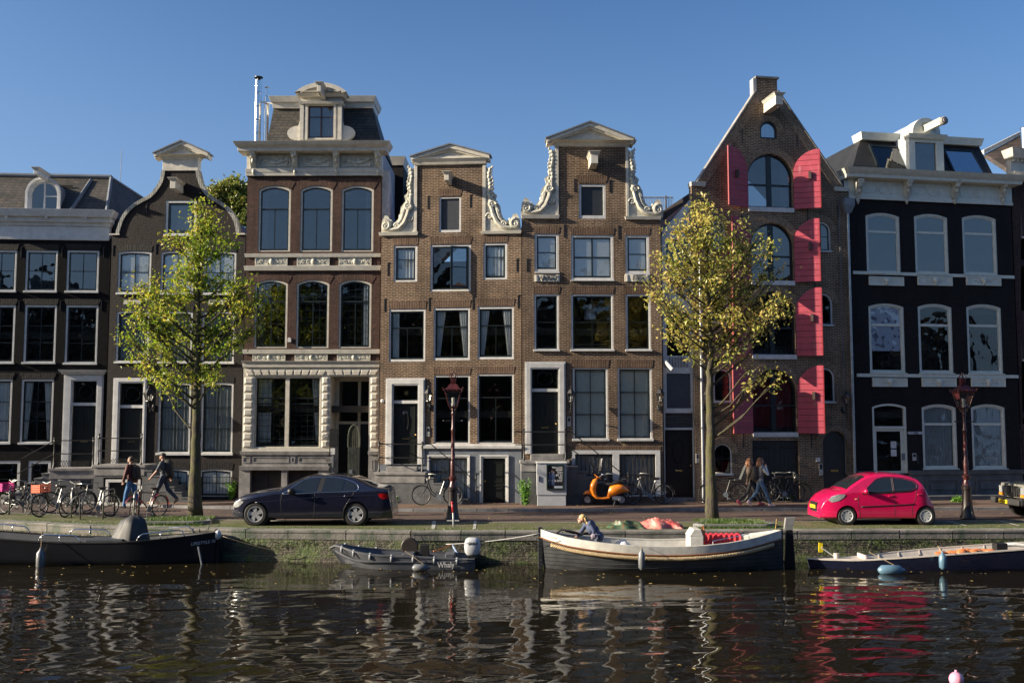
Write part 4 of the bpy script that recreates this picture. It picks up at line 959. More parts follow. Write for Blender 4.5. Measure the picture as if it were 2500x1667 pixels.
e0,e1=H.pt(zB,560,200,yD-.25)[0],H.pt(zB,998,200,yD-.25)[0];zp0=H.pt(zB,780,215,yD-.2)[1];zp1=H.pt(zB,780,112,yD-.25)[1];ar=zp1-zp0
m=MB();m.taper(e0+.12,e1-.12,yD-.15,yD+.3,zp0-.05,zp0+.06,.06);op=outl(e0,e1,zp0+.05,zp1,ar*.8,20);ip_=outl(e0+.2,e1-.2,zp0+.12,zp1-.16,ar*.55,18);m.plate(op,[ip_],yD-.28,yD+.4);m.plate(outl(e0+.15,e1-.15,zp0+.08,zp1-.1,ar*.6,18),[],yD-.16,yD+.35)
m.build('dormer_pediment',white,dmr,bevel=.008)
m=MB();m.box(u0+.1,u1-.1,yD+.26,2.2,d0-.1,zp0+.1);n_=len(op);m.build('dormer_cheeks',lead,dmr)
m=MB();m.plate(outl(a0,a1,b0,b1),[outl(a0+.05,(a0+a1)/2-.03,b0+.07,b1-.05),outl((a0+a1)/2+.03,a1-.05,b0+.07,b1-.05)],yD+.1,yD+.15);m.box(a0,a1,yD+.1,yD+.14,b0+(b1-b0)*.65,b0+(b1-b0)*.65+.03);m.build('dormer_sash',simple('brown paint',(.05,.02,.015),.4),dmr)
m=MB();m.box(a0,a1,yD+.12,yD+.125,b0,b1);m.build('pane',paneu,dmr);m=MB();curtain(m,a0,(a0+a1)/2-.04,b0,b1,yD+.2,.015,.1);curtain(m,(a0+a1)/2+.04,a1,b0,b1,yD+.2,.015,.1);m.build('curtain',curt_w,dmr,recalc=False)
hoist(H,(a0+a1)/2+.12,d0+(d1-d0)*.95,yD,1.0,white,.14,.26)
shell(H,zc_t-.1,4.0,simple('rendered side wall',(.42,.44,.46),.8,var=.3),floors=(3.4,7.6,11.3))
m=MB();px_=H.W;z1_=H.pt(zB,1340,862,.3)[1];m.prism([(px_-.02,.3,H.pt(zB,1340,1300)[1]-2),(px_-.02,3.2,H.pt(zB,1340,1300)[1]-2),(px_-.02,3.2,z1_-2.6),(px_-.02,.5,z1_),(px_-.02,.3,z1_)],(.28,0,0));m.build('party_wall',simple('whitewashed wall',(.6,.62,.65),.8,var=.2),H.root)
m=MB();x2a,x2b=H.W-.3,H.pt(zB,1480,735,4)[0];zt_=H.pt(zB,1400,745,4)[1];m.box(x2a,x2b,4,9,6,zt_-.35);m.box(x2b-.02,x2b+.6,5.5,9,6,zt_-.9);m.build('rear_extension',b_dark2,H.root);m=MB();m.taper(x2a,x2b,3.95,9,zt_-.35,zt_,.1);m.build('rear_cornice',white,H.root)
a,b,c,d_=H.rect(zC,376,587,397,615);m=MB();m.plate(outl(a,b,c,d_,.05),[],-.12,0);m.build('alarm_box',white2,H.root)
text(H,'554',H.pt(zC,607,1215)[0],H.pt(zC,607,1215)[1],.2,simple('grey lettering',(.3,.3,.3),.6),'house_number',y=-.056)
steel=simple('stainless steel',(.75,.75,.74),.18,metal=1.0,var=.08,scale=8)
fl=empty('flue',H.world(H.pt(zB,238,600,1.2)[0],1.2,0),H.ang,'tall shiny steel flue pipe beside the mansard roof of the tall house','flue')
zfb,zft=H.pt(zB,238,610,1.2)[1]-.8,H.pt(zB,238,100,1.2)[1]
m=MB();m.lathe([(.13,zfb),(.13,zft)],(0,0,0),16);
for k_ in range(6):zz=zfb+(zft-zfb)*k_/6;m.lathe([(.13,zz),(.138,zz+.02),(.138,zz+.06),(.13,zz+.08)],(0,0,0),16)
m.build('pipe',steel,fl,smooth=40);m=MB();m.lathe([(.10,zfb),(.10,zft-.6)],(.30,.1,0),12);m.lathe([(.08,zft-.6),(.03,zft-.55),(.03,zft-.25),(.09,zft-.22),(.09,zft-.18),(0,zft-.16)],(.30,.1,0),10);m.build('second_pipe',steel,fl,smooth=40)
m=MB();m.lathe([(.07,zft),(.07,zft+.1),(.17,zft+.13),(.17,zft+.16),(0,zft+.2)],(0,0,0),12);m.build('cowl',iron,fl,smooth=40);zz=H.pt(zB,300,290,1.2)[1];m=MB();m.tube([(.05,0,zz+.08),(1.0,-.1,zz-.12)],.035,6);m.build('brace',white2,fl)
HH3=H
zE_=None
H=House(924,36.5,1273.5,36.05,'brown brick neck gable house with grey blue stucco foot, numbered 552');H.holes=[];H.lm=b_tanS
E=lambda x,y:H.pt(zE,x,y);Fp=lambda x,y:H.pt(zF,x,y)
for a,y0,b,y1,hb,cu in((185,963,358,1230,(.64,),'full'),(845,945,1020,1213,(.64,),'full')):
 w_,rc,_=window(H,zE,a,y0,b,y1,vb=(),hb=hb,curt=cu,case=.075,cmat=white2,sash=.06,sill=0,cb=.06);lintel(H,0,rc,.27,.04)
w_,rc,kk=window(H,zE,455,955,752,1300,vb=(.5,),hb=(),bw=.05,case=.075,cmat=white2,cb=.07,sill=0,glass_=paneg,sash=.04);lintel(H,0,rc,.27,.04)
k0,k1,l0,l1=kk;xm=(k0+k1)/2;cas=empty('casement',(k1,.02,0),R(25));cas.parent=w_;wl=k1-xm
m=MB();m.plate(outl(-wl-.02,0,l0-.02,l1+.02),[outl(-wl+.06,-.06,l0+.06,l1-.06)],-.03,.01);m.box(-wl+.05,-.05,-.025,.005,l0+(l1-l0)*.5-.015,l0+(l1-l0)*.5+.015)
cas_m=m;cas_o=m.build('casement',sashd,w_);cas_o.location=(k1,.02,0);cas_o.rotation_euler=(0,0,R(22));bpy.data.objects.remove(cas)
m=MB();m.box(-wl+.04,-.04,-.012,-.008,l0+.04,l1-.04);o=m.build('pane',paneu,w_);o.location=(k1,.02,0);o.rotation_euler=(0,0,R(22))
for a,y0,b,y1,cu in((150,103,417,490,'left'),(478,93,745,480,'pair'),(803,84,1068,473,'pair')):
 w_,rc,_=window(H,zF,a,y0,b,y1,vb=(.5,),vb_low=True,trans=.66,tw=.035,bw=.02,curt=cu,case=.06,ct=.09,cmat=white2,sash=.05,sill=0,cb=.08);lintel(H,0,rc,.27,.05)
for a,b,y0 in((480,745,590),(800,1068,580)):
 w_,rc,_=window(H,zF,a,y0,b,1092,vb=(.5,),vb_low=True,trans=.68,tw=.04,bw=.025,case=.05,ct=.07,cmat=white2,sash=.05,sill=0,cb=.03);lintel(H,0,rc,.27,.05)
case_,dr4,pr4=doorcase(H,zF,125,612,414,1245,181,665,362,1245,787,fanstyle='star')
window(H,zE,520,605,680,866,vb=(),case=.06,cb=.09,cmat=white2,glass_=simple('grey shutter',(.035,.04,.05),.6),sash=.01,sill=0)
zl=Fp(760,1095)[1];zl0=Fp(760,1130)[1]
bw_=H.rect(zF,440,1182,740,1512);bd_=H.rect(zF,825,1182,1025,1528)
upper=[h for h in H.holes]
sA,sB=E(842,878),E(357,885)
wall(H,[(.004,pr4[2]),(dr4[0],pr4[2]),(dr4[0],dr4[4]),(dr4[1],dr4[4]),(dr4[1],zl0-.02),(H.W-.004,zl0-.02),(H.W-.004,E(1120,878)[1]),(sA[0],E(1120,878)[1]),(sA[0],E(842,368)[1]),(sB[0],E(842,368)[1]),(sB[0],sB[1]),(.004,sB[1])],b_tan,holes=[h for h in H.holes if abs(h[0][0]-dr4[0])>.01])
stuc=simple('grey blue stucco',(.15,.17,.20),.8,var=.35,scale=1.6,bstr=.15)
m=MB();m.plate([(.004,-.3),(H.W-.004,-.3),(H.W-.004,zl0-.02),(dr4[1]+.01,zl0-.02),(dr4[1]+.01,zl0-.3),(dr4[1]+.01,pr4[2]),(.004,pr4[2])],[outl(bw_[0],bw_[1],bw_[2]+.02,bw_[3]),outl(bd_[0],bd_[1],.02,bd_[3])],-.02,.28)
for(a,b,zz)in((1.9,H.W-.02,1.45),(3.4,H.W-.02,.75)):pass
m.build('stucco_foot',stuc,H.root)
m=MB();m.taper(dr4[1]+.12,H.W,-.10,.02,zl0,zl0+(zl-zl0)*.6,.02);m.taper(dr4[1]+.14,H.W-.0,-.05,.02,zl0+(zl-zl0)*.6,zl,.0);m.build('sill_band',white2,H.root,bevel=.006)
def bframe(H,r,barred=True,n=10,name='basement_window'):
 u0,u1,z0,z1=r;m=MB();m.plate(outl(u0-.004,u1+.004,z0,z1+.004),[outl(u0+.06,u1-.07,z0+.03,z1-.07)],-.05,.12);m.plate(outl(u0-.03,u1+.03,z0,z1+.03),[outl(u0+.02,u1-.02,z0+.001,z1-.02)],-.075,-.051)
 o=m.build(name,white2,H.root,bevel=.006);m=MB();m.plate(outl(u0+.06,u1-.07,z0+.03,z1-.07),[outl(u0+.1,u1-.11,z0+.09,z1-.12)],.06,.1);m.box(u0+.06,u1-.07,.055,.1,z0+(z1-z0)*.62,z0+(z1-z0)*.62+.05);m.box((u0+u1)/2-.02,(u0+u1)/2+.02,.055,.1,z0,z1-.1);m.build('sash',sashd,o)
 m=MB();m.box(u0+.07,u1-.08,.085,.09,z0+.05,z1-.08);m.build('pane',paneg,o);m=MB();curtain(m,u0+.07,u1-.08,z0+.05,z1-.1,.2,.012,.2);m.build('curtain',curt_w,o,recalc=False)
 if barred:
  m=MB()
  for i in range(n):x=u0+.08+(u1-u0-.17)*(i+.5)/n;m.tube([(x,.02,z0+.03),(x,.02,z1-.08)],.011,6)
  m.build('bars',iron,o)
 return o
bframe(H,(bw_[0],bw_[1],bw_[2]+.02,bw_[3]),n=9)
u0,u1,z0,z1=bd_;z0=.02;m=MB();m.plate(outl(u0-.004,u1+.004,z0,z1+.004),[outl(u0+.08,u1-.09,z0+.001,z1-.08)],-.05,.12);m.plate(outl(u0-.03,u1+.03,z0,z1+.03),[outl(u0+.02,u1-.02,z0+.001,z1-.02)],-.08,-.051);m.build('basement_door_frame',white2,H.root,bevel=.006)
m=MB();m.box(u0+.08,u1-.09,.06,.1,z0,z1-.08);m.plate(outl(u0+.18,u1-.19,z0+.75,z1-.22),[outl(u0+.22,u1-.23,z0+.79,z1-.26)],.04,.061);m.plate(outl(u0+.18,u1-.19,z0+.12,z0+.65),[outl(u0+.22,u1-.23,z0+.16,z0+.61)],.04,.061);o=m.build('basement_door',doord,H.root);m=MB();m.ball((u0+.15,.03,z0+.8),.03,.03,.03);m.build('handle',brass,o,smooth=True)
pediment(H,zE,345,855,372,345,303,312,888,598,220,white,lead,proj=.2)
m=MB()
for xa,xb in((336,358),(840,862)):a,b=E(xa,600)[0],E(xb,600)[0];m.box(a,b,-.05,.26,E(xa,862)[1],E(xa,375)[1]);m.build('neck_trim',white,H.root,bevel=.006);m=MB()
for xa,xb,ya,yb in((83,362,868,892),(832,1122,858,880)):a,b,c,d_=H.rect(zE,xa,ya,xb,yb);m.taper(a,min(b,H.W),-.08,.26,c,d_,.03);m.build('shoulder_ledge',white,H.root,bevel=.006);m=MB()
def claw(H,z,tip,foot,inner,seed,name='carved_scroll',mat=None):
 (ux,uz),(tx,tz),(ix,iz)=H.pt(z,*foot),H.pt(z,*tip),H.pt(z,*inner);w=tx-ux;h=iz-uz;sg=1 if w>0 else-1;aw=abs(w);rr=random.Random(seed)
 cv=[(0,1.0),(.14,.92),(.10,.86),(.20,.80),(.15,.73),(.24,.66),(.19,.61),(.32,.55),(.28,.47),(.42,.38),(.44,.29),(.50,.20),(.60,.15),(.72,.17),(.80,.25),(.90,.26),(.98,.18),(1.0,.08),(1.0,0)]
 P=[(ux,uz)]+[(ux+w*a,uz+h*b)for a,b in cv];m=MB();m.plate(P if sg<0 else P[::-1],[],.0,.16)
 f=lambda a,b:(ux+w*a,uz+h*b)
 scroll(m,*f(.86,.105),aw*.14,1.5,start=PI/2,sgn=sg,w=.075,y=-.05);scroll(m,*f(.55,.10),aw*.10,1.2,start=-PI/2,sgn=-sg,w=.06,y=-.05);scroll(m,*f(.20,.40),aw*.12,1.3,start=0,sgn=sg,w=.07,y=-.05)
 pts=[f(a,b)for a,b in((.92,.05),(.70,.04),(.48,.06),(.32,.14),(.22,.26),(.14,.42),(.12,.55))];m.tube([(p[0],-.03,p[1])for p in pts],[.04,.07,.09,.09,.08,.07,.03],7)
 pts=[f(a,b)for a,b in((.72,.10),(.52,.12),(.40,.20),(.33,.32),(.25,.45))];m.tube([(p[0],-.02,p[1])for p in pts],[.03,.06,.07,.06,.03],7)
 scroll(m,*f(.12,.22),aw*.10,1.2,start=PI,sgn=-sg,w=.05,y=-.02)
 for i in range(9):
  t=.5+i*.055;a=.13-.02*math.sin(i*1.3)-(.05*(t-.5));b=f(a,t);m.ball((b[0],-.02,b[1]),.07+.015*math.sin(i*2.1),.06,.085,8,6);b=f(a+.075-.03*(t-.5),t+.02);m.tube([(b[0]-sg*.06,0,b[1]),(b[0]+sg*.02,-.02,b[1]+.05),(b[0]+sg*.01,-.02,b[1]+.13)],[.05,.045,.012],6)
 for i in range(12):
  t=i/11;b=f(.38-.25*t,.30+.22*t+.02*math.sin(i*3));m.ball((b[0],-.03,b[1]),.05,.05,.06,7,5)
 m.ball((*f(.42,.24)[:1],-.02,f(.42,.24)[1]),.07,.05,.09,8,6);m.ball((f(.70,.17)[0],-.02,f(.70,.17)[1]),.05,.05,.06,7,5)
 return m.build(name,mat or stucco,H.root,smooth=50)
claw(H,zE,(93,866),(338,866),(338,378),1);claw(H,zE,(1116,856),(860,856),(860,378),2)
hx,hz=H.pt(zE,598,462,0);hoist(H,hx,H.pt(zE,577,470,-.6)[1],0,.8,white,.16,.22)
lt=H.rect(zE,525,548,678,600);m=MB();m.plate([(lt[0],lt[2]),(lt[1],lt[2]),(lt[1]+.06,lt[3]),(lt[0]-.06,lt[3])],[],-.012,.03);m.build('lintel',b_tanS,H.root)
anchor(H,[E(437,650),E(748,640),E(142,1140),E(1092,1110),E(118,1405),E(445,1400),E(768,1390),E(1100,1380)],l=.45)
m=MB();u,z_=Fp(102,780);m.ball((u,-.02,z_),.07,.05,.07,12,8);m.build('round_plate',white2,H.root,smooth=True)
text(H,'552',Fp(265,868)[0],Fp(265,868)[1],.13,white2,'house_number',y=.095,parent=[o for o in H.root.children if o.name.startswith('door')and 'case' not in o.name][0]if H.root.children else None)
shell(H,E(600,885)[1]-.3,9,b_dkred,tiles,ridge=(H.W/2,E(600,380)[1]-.3),rz0=E(600,885)[1]-.3)
def walllamp(H,z,x0,y0,x1,y1,label,d=.36):
 u,zt=H.pt(z,(x0+x1)/2,y0,-d);zb=H.pt(z,(x0+x1)/2,y1,-d)[1];h=zt-zb;w=abs(H.pt(z,x1,y0,-d)[0]-H.pt(z,x0,y0,-d)[0])/2
 e=empty('wall_lantern',H.world(u,-d,0),H.ang,label,'lantern','lanterns on the facades');t=zt
 m=MB();m.lathe([(w,t-h*.30),(w*.55,t-h*.17),(w*.3,t-h*.15),(w*.35,t-h*.11),(w*.1,t-h*.08),(w*.14,t-h*.05),(0,t)],n=6,ang=.5);m.lathe([(w*.5,t-h*.58),(w*.55,t-h*.61),(w*.2,t-h*.66),(0,t-h*.7)],n=6,ang=.5)
 for i in range(6):a=.5+PI*i/3;m.tube([(w*.95*math.cos(a),w*.95*math.sin(a),t-h*.3),(w*.5*math.cos(a),w*.5*math.sin(a),t-h*.58)],.012,5)
 m.build('frame',iron,e);m=MB();m.lathe([(w*.88,t-h*.3),(w*.47,t-h*.58)],n=6,ang=.5);m.build('lamp_glass',lampg,e)
 m=MB();m.lathe([(.02,t-h*.56),(.03,t-h*.5),(.025,t-h*.42),(0,t-h*.4)],n=8);m.build('bulb',white2,e)
 m=MB();m.tube([(0,0,t-h*.66),(0,.02,t-h*.8),(.03,.1,t-h*.95),(-.03,.2,t-h*.99),(.0,.3,t-h*.9),(0,d,t-h*.8)],.022,7);m.ball((0,d-.02,t-h*.85),.06,.02,h*.14);m.build('bracket',iron,e);return e
lampg=glass('lantern glass',tint=(.8,.8,.78),refl=.12,wob=.002)
walllamp(H,zF,408,668,472,855,'black wall lantern right of the door numbered 552')
def panelbox(H,z,x0,y0,x1,y1,name='intercom_panel'):
 a,b,c,d_=H.rect(z,x0,y0,x1,y1);m=MB();m.box(a,b,-.03,0,c,d_);o=m.build(name,simple('brushed grey plate',(.5,.5,.48),.4,metal=.3),H.root,bevel=.004);m=MB();m.box(a+.02,b-.02,-.034,-.029,(c+d_)/2,d_-.03);m.ball(((a+b)/2,-.03,c+.08),.015);m.build('speaker',iron,o)
panelbox(H,zF,425,972,450,1040)
st,su,szt4,sW4=stoop(H,zF,50,1303,412,1535,d=.85,label='grey stone stoop with black railing below the door numbered 552',steps=(6,.3,1),group='stoops along the facades')
m=MB();uu=H.rect(zF,148,1262,370,1300);m.box(uu[0]-su,uu[1]-su,-.4,-.085,szt4,szt4+.17);m.build('door_step',stone,st,bevel=.01)
yr=-.78;zt_=szt4;segs=[((.1,yr,zt_+z_),(sW4-.1,yr,zt_+z_))for z_ in(.5,.98)]+[((.1,yr,zt_+z_),(.1,-.1,zt_+z_))for z_ in(.5,.98)]
ex=H.rect(zF,790,1320,800,1520,yr)[0]-su;segs+=[((sW4-.1,yr,zt_+.98),(sW4+.2,yr,zt_+.98)),((sW4+.2,yr,zt_+.98),(ex,yr,.85)),((sW4-.1,yr,zt_+.5),(sW4+.15,yr,zt_+.5)),((sW4+.15,yr,zt_+.5),(ex,yr,.45))]
railing(st,segs,[(.1,yr,zt_),(sW4-.1,yr,zt_),(ex,yr,.05)],.95)
HH4=H
H=House(1274.5,36.05,1620.5,36.15,'brown brick neck gable house with carved ANNO and 1703 tablets and a high stoop');H.holes=[];H.lm=b_tanS
E=lambda x,y:H.pt(zE,x,y);Fp=lambda x,y:H.pt(zF,x,y)
for a,y0,b,y1 in((1222,877,1400,1155),(1890,888,2066,1168)):
 w_,rc,_=window(H,zE,a,y0,b,y1,vb=(),hb=(.5,),curt='blind',case=.085,cmat=white2,sash=.05,bw=.03,sill=0,cb=.09);lintel(H,0,rc,.27,.04)
 m=MB();m.box(rc[0]-.0,rc[1]+.02,-.035,.0,rc[2]-.06,rc[2]-.004);m.build('sill',white2,H.root)
w_,rc,_=window(H,zE,1490,887,1802,1222,vb=(.5,),hb=(.5,),curt='blind',case=.085,cmat=white2,sash=.05,bw=.055,sill=.02,cb=.11);lintel(H,0,rc,.27,.05)
for a,b,s_ in((1218,1407,'ANNO'),(1884,2067,'1703')):
 u0,u1,z0,z1=H.rect(zE,a,1178,b,1230);m=MB();m.box(u0,u1,-.03,.02,z0,z1);m.box(u0+.05,u0+.12,-.05,-.02,z0,z1);m.box(u1-.12,u1-.05,-.05,-.02,z0,z1);m.prism([(u0+.14,-.03,z1),(u0+.3,-.06,z1),(u1-.25,-.06,z1),(u1-.12,-.03,z1),(u1-.2,-.045,z0),(u0+.28,-.045,z0)],(0,.02,0));o=m.build('tablet',white,H.root,bevel=.008)
 text(H,s_,(u0+u1)/2+.02,(z0+z1)/2,.26,iron,'lettering',y=-.067,parent=o,shear=.25,xs=.85)
for a,b,vb,cu in((1218,1402,(),None),(1490,1802,(.5,),None),(1893,2078,(),None)):
 w_,rc,kk=window(H,zF,a,-6,b,405,vb=vb,hb=(),trans=.5,tw=.03,bw=.022,curt=cu,case=.07,cmat=white2,sash=.05,sill=.05,cb=.04);lintel(H,0,rc,.27,.05)
 if vb:
  lx=kk[0]+(kk[1]-kk[0])*.5;m=MB();m.lathe([(.24,kk[2]+1.05),(.17,kk[2]+1.62)],(lx,.75,0),20);m.tube([(lx,.75,kk[2]+1.6),(lx,.75,kk[3]+.2)],.008,5);o=m.build('hanging_lamp',simple('pale lamp shade',(.5,.44,.42),.8,var=.4,scale=14),w_);m=MB();m.box(kk[0],kk[1],.5,1.2,kk[2]+.1,kk[2]+.16);m.build('table',simple('oak table',(.16,.09,.05),.5),w_)
sp_=simple('panelled shutter paint',(.66,.70,.66),.5,var=.1,bstr=.0)
for a,b in((1503,1764),(1833,2088)):
 w_,rc,kk=window(H,zF,a,537,b,1060,vb=(.5,),hb=(.333,.667),bw=.034,case=.07,ct=.05,cb=.03,cmat=white2,sash=.04,sill=.07);lintel(H,0,rc,.29,.05)
 k0,k1,l0,l1=kk;m=MB();m.box(k0-.03,k1+.03,.17,.19,l0-.02,l1+.02)
 for i in range(4):
  xa,xb=k0+(k1-k0)*i/4+.03,k0+(k1-k0)*(i+1)/4-.03
  for j in range(3):za,zb2=l0+(l1-l0)*j/3+.05,l0+(l1-l0)*(j+1)/3-.05;m.plate(outl(xa,xb,za,zb2,.03),[outl(xa+.03,xb-.03,za+.05,zb2-.05,.03)],.15,.171)
 m.build('inner_shutters',sp_,w_)
case_,dr5,pr5=doorcase(H,zF,1150,492,1449,1168,1201,546,1396,1168,700)
window(H,zE,1548,513,1744,766,vb=(),case=.085,cb=.12,cmat=white2,glass_=simple('dark attic shutter',(.022,.026,.03),.5),sash=.01,sill=0)
u,z_=E(1645,608);m=MB();m.prism([(u-.13,.125,z_),(u,.125,z_-.13),(u+.13,.125,z_),(u,.125,z_+.13)],(0,.02,0));m.build('diamond_light',paneu,H.root)
lt=H.rect(zE,1537,450,1754,505);m=MB();m.plate([(lt[0]+.05,lt[2]),(lt[1]-.05,lt[2]),(lt[1]+.05,lt[3]),(lt[0]-.05,lt[3])],[],-.012,.03);m.build('lintel',b_tanS,H.root)
zb0=Fp(1800,1142)[1];b1_=H.rect(zF,1520,1170,1797,1440);b2_=H.rect(zF,1845,1170,2112,1440);fr=H.rect(zF,1497,1142,2146,1440)
z00=.28
wall(H,[(.004,-.3),(H.W-.004,-.3),(H.W-.004,E(2150,762)[1]),(E(1895,762)[0],E(1895,762)[1]),(E(1895,235)[0],E(1895,235)[1]),(E(1398,235)[0],E(1398,235)[1]),(E(1398,757)[0],E(1398,757)[1]),(.004,E(1398,757)[1])],b_tan,holes=H.holes+[outl(fr[0],fr[1],z00,fr[3])])
m=MB();m.plate(outl(fr[0]-.003,fr[1]+.003,z00-.003,fr[3]+.003),[outl(b1_[0],b1_[1],z00+.06,b1_[3]),outl(b2_[0],b2_[1],z00+.06,b2_[3])],-.03,.15);bo=m.build('basement_window',white2,H.root,bevel=.006)
for r in(b1_,b2_):
 m=MB();m.box(r[0],r[1],.1,.104,z00,r[3]);m.build('pane',paneg,bo);m=MB();curtain(m,r[0],r[1],z00,r[3],.2,.01,.3);m.build('curtain',simple('pale basement curtain',(.42,.41,.42),.9,var=.3,scale=1.5),bo,recalc=False)
 m=MB();n=9
 for i in range(n):x=r[0]+(r[1]-r[0])*(i+.5)/n;m.tube([(x,.03,z00+.04),(x,.03,r[3])],.015,6)
 m.box(r[0],r[1],.02,.04,z00+(r[3]-z00)*.5-.02,z00+(r[3]-z00)*.5+.02);m.plate(outl(r[0],r[1],z00+.06,r[3]),[outl(r[0]+.03,r[1]-.03,z00+.1,r[3]-.05)],.05,.09);m.build('bars',iron,bo)
r_=H.rect(zF,1450,1110,2150,1136);m=MB();m.box(r_[0],r_[1],-.012,.02,r_[2],r_[3]);m.build('lintel',b_tanS,H.root)
pediment(H,zE,1378,1912,238,200,178,1312,1952,1640,56,white,lead,proj=.3)
m=MB()
for xa,xb in((1376,1398),(1893,1912)):a,b=E(xa,500)[0],E(xb,500)[0];m.box(a,b,-.05,.26,E(xa,748)[1],E(xa,240)[1]);m.build('neck_trim',white,H.root,bevel=.006);m=MB()
for xa,xb,ya,yb in((1124,1400,742,768),(1890,2160,752,775)):a,b,c,d_=H.rect(zE,xa,ya,xb,yb);m.taper(max(0,a),min(b,H.W),-.08,.26,c,d_,.03);m.build('shoulder_ledge',white,H.root,bevel=.006);m=MB()
claw(H,zE,(1122,742),(1380,742),(1380,245),3);claw(H,zE,(2168,752),(1910,752),(1910,250),4)
hx,hz=H.pt(zE,1640,350,0);hoist(H,hx+.02,H.pt(zE,1655,340,-.6)[1],0,.9,white,.26,.34)
anchor(H,[E(1515,525),E(1775,530),E(1440,860),E(1840,870),E(1167,1110)],l=.45)
shell(H,E(1600,760)[1]-.3,9,b_dkred,tiles,ridge=(H.W/2,E(1600,250)[1]-.4),rz0=E(1600,760)[1]-.3)
walllamp(H,zF,1458,665,1522,862,'black wall lantern just right of the high door of the ANNO 1703 house');walllamp(H,zF,2112,665,2178,862,'black wall lantern at the right corner of the ANNO 1703 house')
panelbox(H,zF,1463,897,1488,965)
st,su,szt5,sW5=stoop(H,zF,1122,1218,1472,1535,d=.8,label='high stone stoop with stairs going right behind the grey street cabinet',steps=(8,.3,1),group='stoops along the facades')
yr5=-.74;zt_=szt5;m=MB();uu=H.rect(zF,1190,1175,1430,1218);m.box(uu[0]-su,uu[1]-su,-.45,-.085,szt5,szt5+.2);m.build('door_step',stone,st,bevel=.01)
segs=[((.1,yr5,zt_+z_),(sW5-.1,yr5,zt_+z_))for z_ in(.55,1.0)]+[((.1,yr5,zt_+z_),(-.2,yr5,zt_+z_))for z_ in(.55,1.0)]
segs+=[((sW5-.1,yr5,zt_+1.0),(sW5+.1,yr5,zt_+1.0)),((sW5+.1,yr5,zt_+1.0),(sW5+2.1,yr5,.95)),((sW5-.1,yr5,zt_+.55),(sW5+2.1,yr5,.5))]
railing(st,segs,[(.1,yr5,zt_),(sW5-.1,yr5,zt_),(sW5+2.1,yr5,.06)],1.0)
rf=empty('roof_railing',H.world(0,0,0),H.ang,'pale metal roof terrace railing behind the right scroll of the ANNO 1703 gable','railing')
m=MB();yb2=3.5;a=H.pt(zE,1975,605,yb2)[0];b=H.pt(zE,2240,608,yb2)[0];zt_=H.pt(zE,2100,605,yb2)[1]
m.box(a,b,yb2-.03,yb2+.03,zt_-.04,zt_);m.box(a,b,yb2-.02,yb2+.02,zt_-1.0,zt_-.97)
for i in range(24):x=a+(b-a)*i/23;m.box(x-.01,x+.01,yb2-.01,yb2+.01,zt_-1.0,zt_)
m.build('bars',simple('pale metal',(.5,.5,.48),.4,metal=.5),rf);m=MB();xx=H.pt(zE,2188,700,yb2)[0];m.box(xx-.03,xx+.03,yb2-.04,yb2+.02,zt_-3,zt_+.05);m.build('post',lead,rf)
HH5=H
H=House(1621.5,36.35,1697.5,36.5,'very narrow white framed house front with a black door and sloping orange tiled roof',name='narrow_house');H.holes=[]
g=lambda x,y:H.pt(zG,x,y);h=lambda x,y:H.pt(zH,x,y)
zt_=g(200,1150)[1]
op1=H.rect(zG,133,1185,292,1525);op2=H.rect(zH,135,180,300,480);op3=H.rect(zH,135,603,303,845);op4=H.rect(zH,125,878,320,980);op5=H.rect(zH,125,995,320,1465)
m=MB();m.plate([(0.01,op5[2]-.1),(op5[0],op5[2]-.1),(op5[0],op5[3]),(op5[1],op5[3]),(op5[1],op5[2]-.1),(H.W-.01,op5[2]-.1),(H.W-.01,zt_),(.01,zt_)],[outl(*op1),outl(*op2),outl(op3[0],op3[1],op3[2],op3[3]),outl(op4[0],op4[1],op4[2],op4[3])],-.02,.16);m.build('white_frame',white2,H.root,bevel=.006)
m=MB();m.box(op1[0],op1[1],.08,.09,op1[2],op1[3]);m.build('pane',paneg,H.root);m=MB();m.box(op2[0],op2[1],.08,.09,op2[2],op2[3]);m.build('pane',paneg,H.root)
m=MB();m.box(op3[0]+.01,op3[1]-.01,.02,.06,op3[2]+.01,op3[3]-.01)
for zz in(op3[2]+.12,op3[3]-.18):m.box(op3[1]-.4,op3[1]-.02,.0,.02,zz,zz+.04)
m.build('hatch',simple('blue grey hatch',(.05,.06,.075),.5,var=.2),H.root)
m=MB();m.box(op4[0],op4[1],.1,.12,op4[2],op4[3])
for i in range(6):zz=op4[2]+(op4[3]-op4[2])*(i+.3)/6;m.prism([(op4[0],.02,zz),(op4[0],.09,zz+.05),(op4[0],.1,zz+.05),(op4[0],.03,zz)],(op4[1]-op4[0],0,0))
m.build('louvre',simple('louvre grey',(.12,.12,.12),.4),H.root)
for r in((H.rect(zG,133,1535,292,1568)),H.rect(zH,150,490,290,560)):
 m=MB()
 for i in range(7):x=r[0]+(r[1]-r[0])*i/7;m.box(x,x+.05,-.05,-.021,r[2],r[3])
 m.build('slat_panel',stone,H.root)
a0,a1,z0,z1=op5;d=MB();d.box(a0+.002,a1-.002,.05,.1,z0,z1-.03);hgt=z1-z0;cx=(a0+a1)/2
for sg in(1,-1):d.tube([(cx+sg*.2*math.sin(t),.04,z0+hgt*.68-hgt*.18*math.cos(t))for t in[PI*i/12 for i in range(13)]],.022,6)
d.plate(outl(a0+.08,a1-.08,z0+hgt*.45,z1-.1),[outl(a0+.11,a1-.11,z0+hgt*.45+.03,z1-.13)],.03,.051);d.plate(outl(a0+.08,a1-.08,z0+.08,z0+hgt*.32),[outl(a0+.11,a1-.11,z0+.11,z0+hgt*.32-.03)],.03,.051)
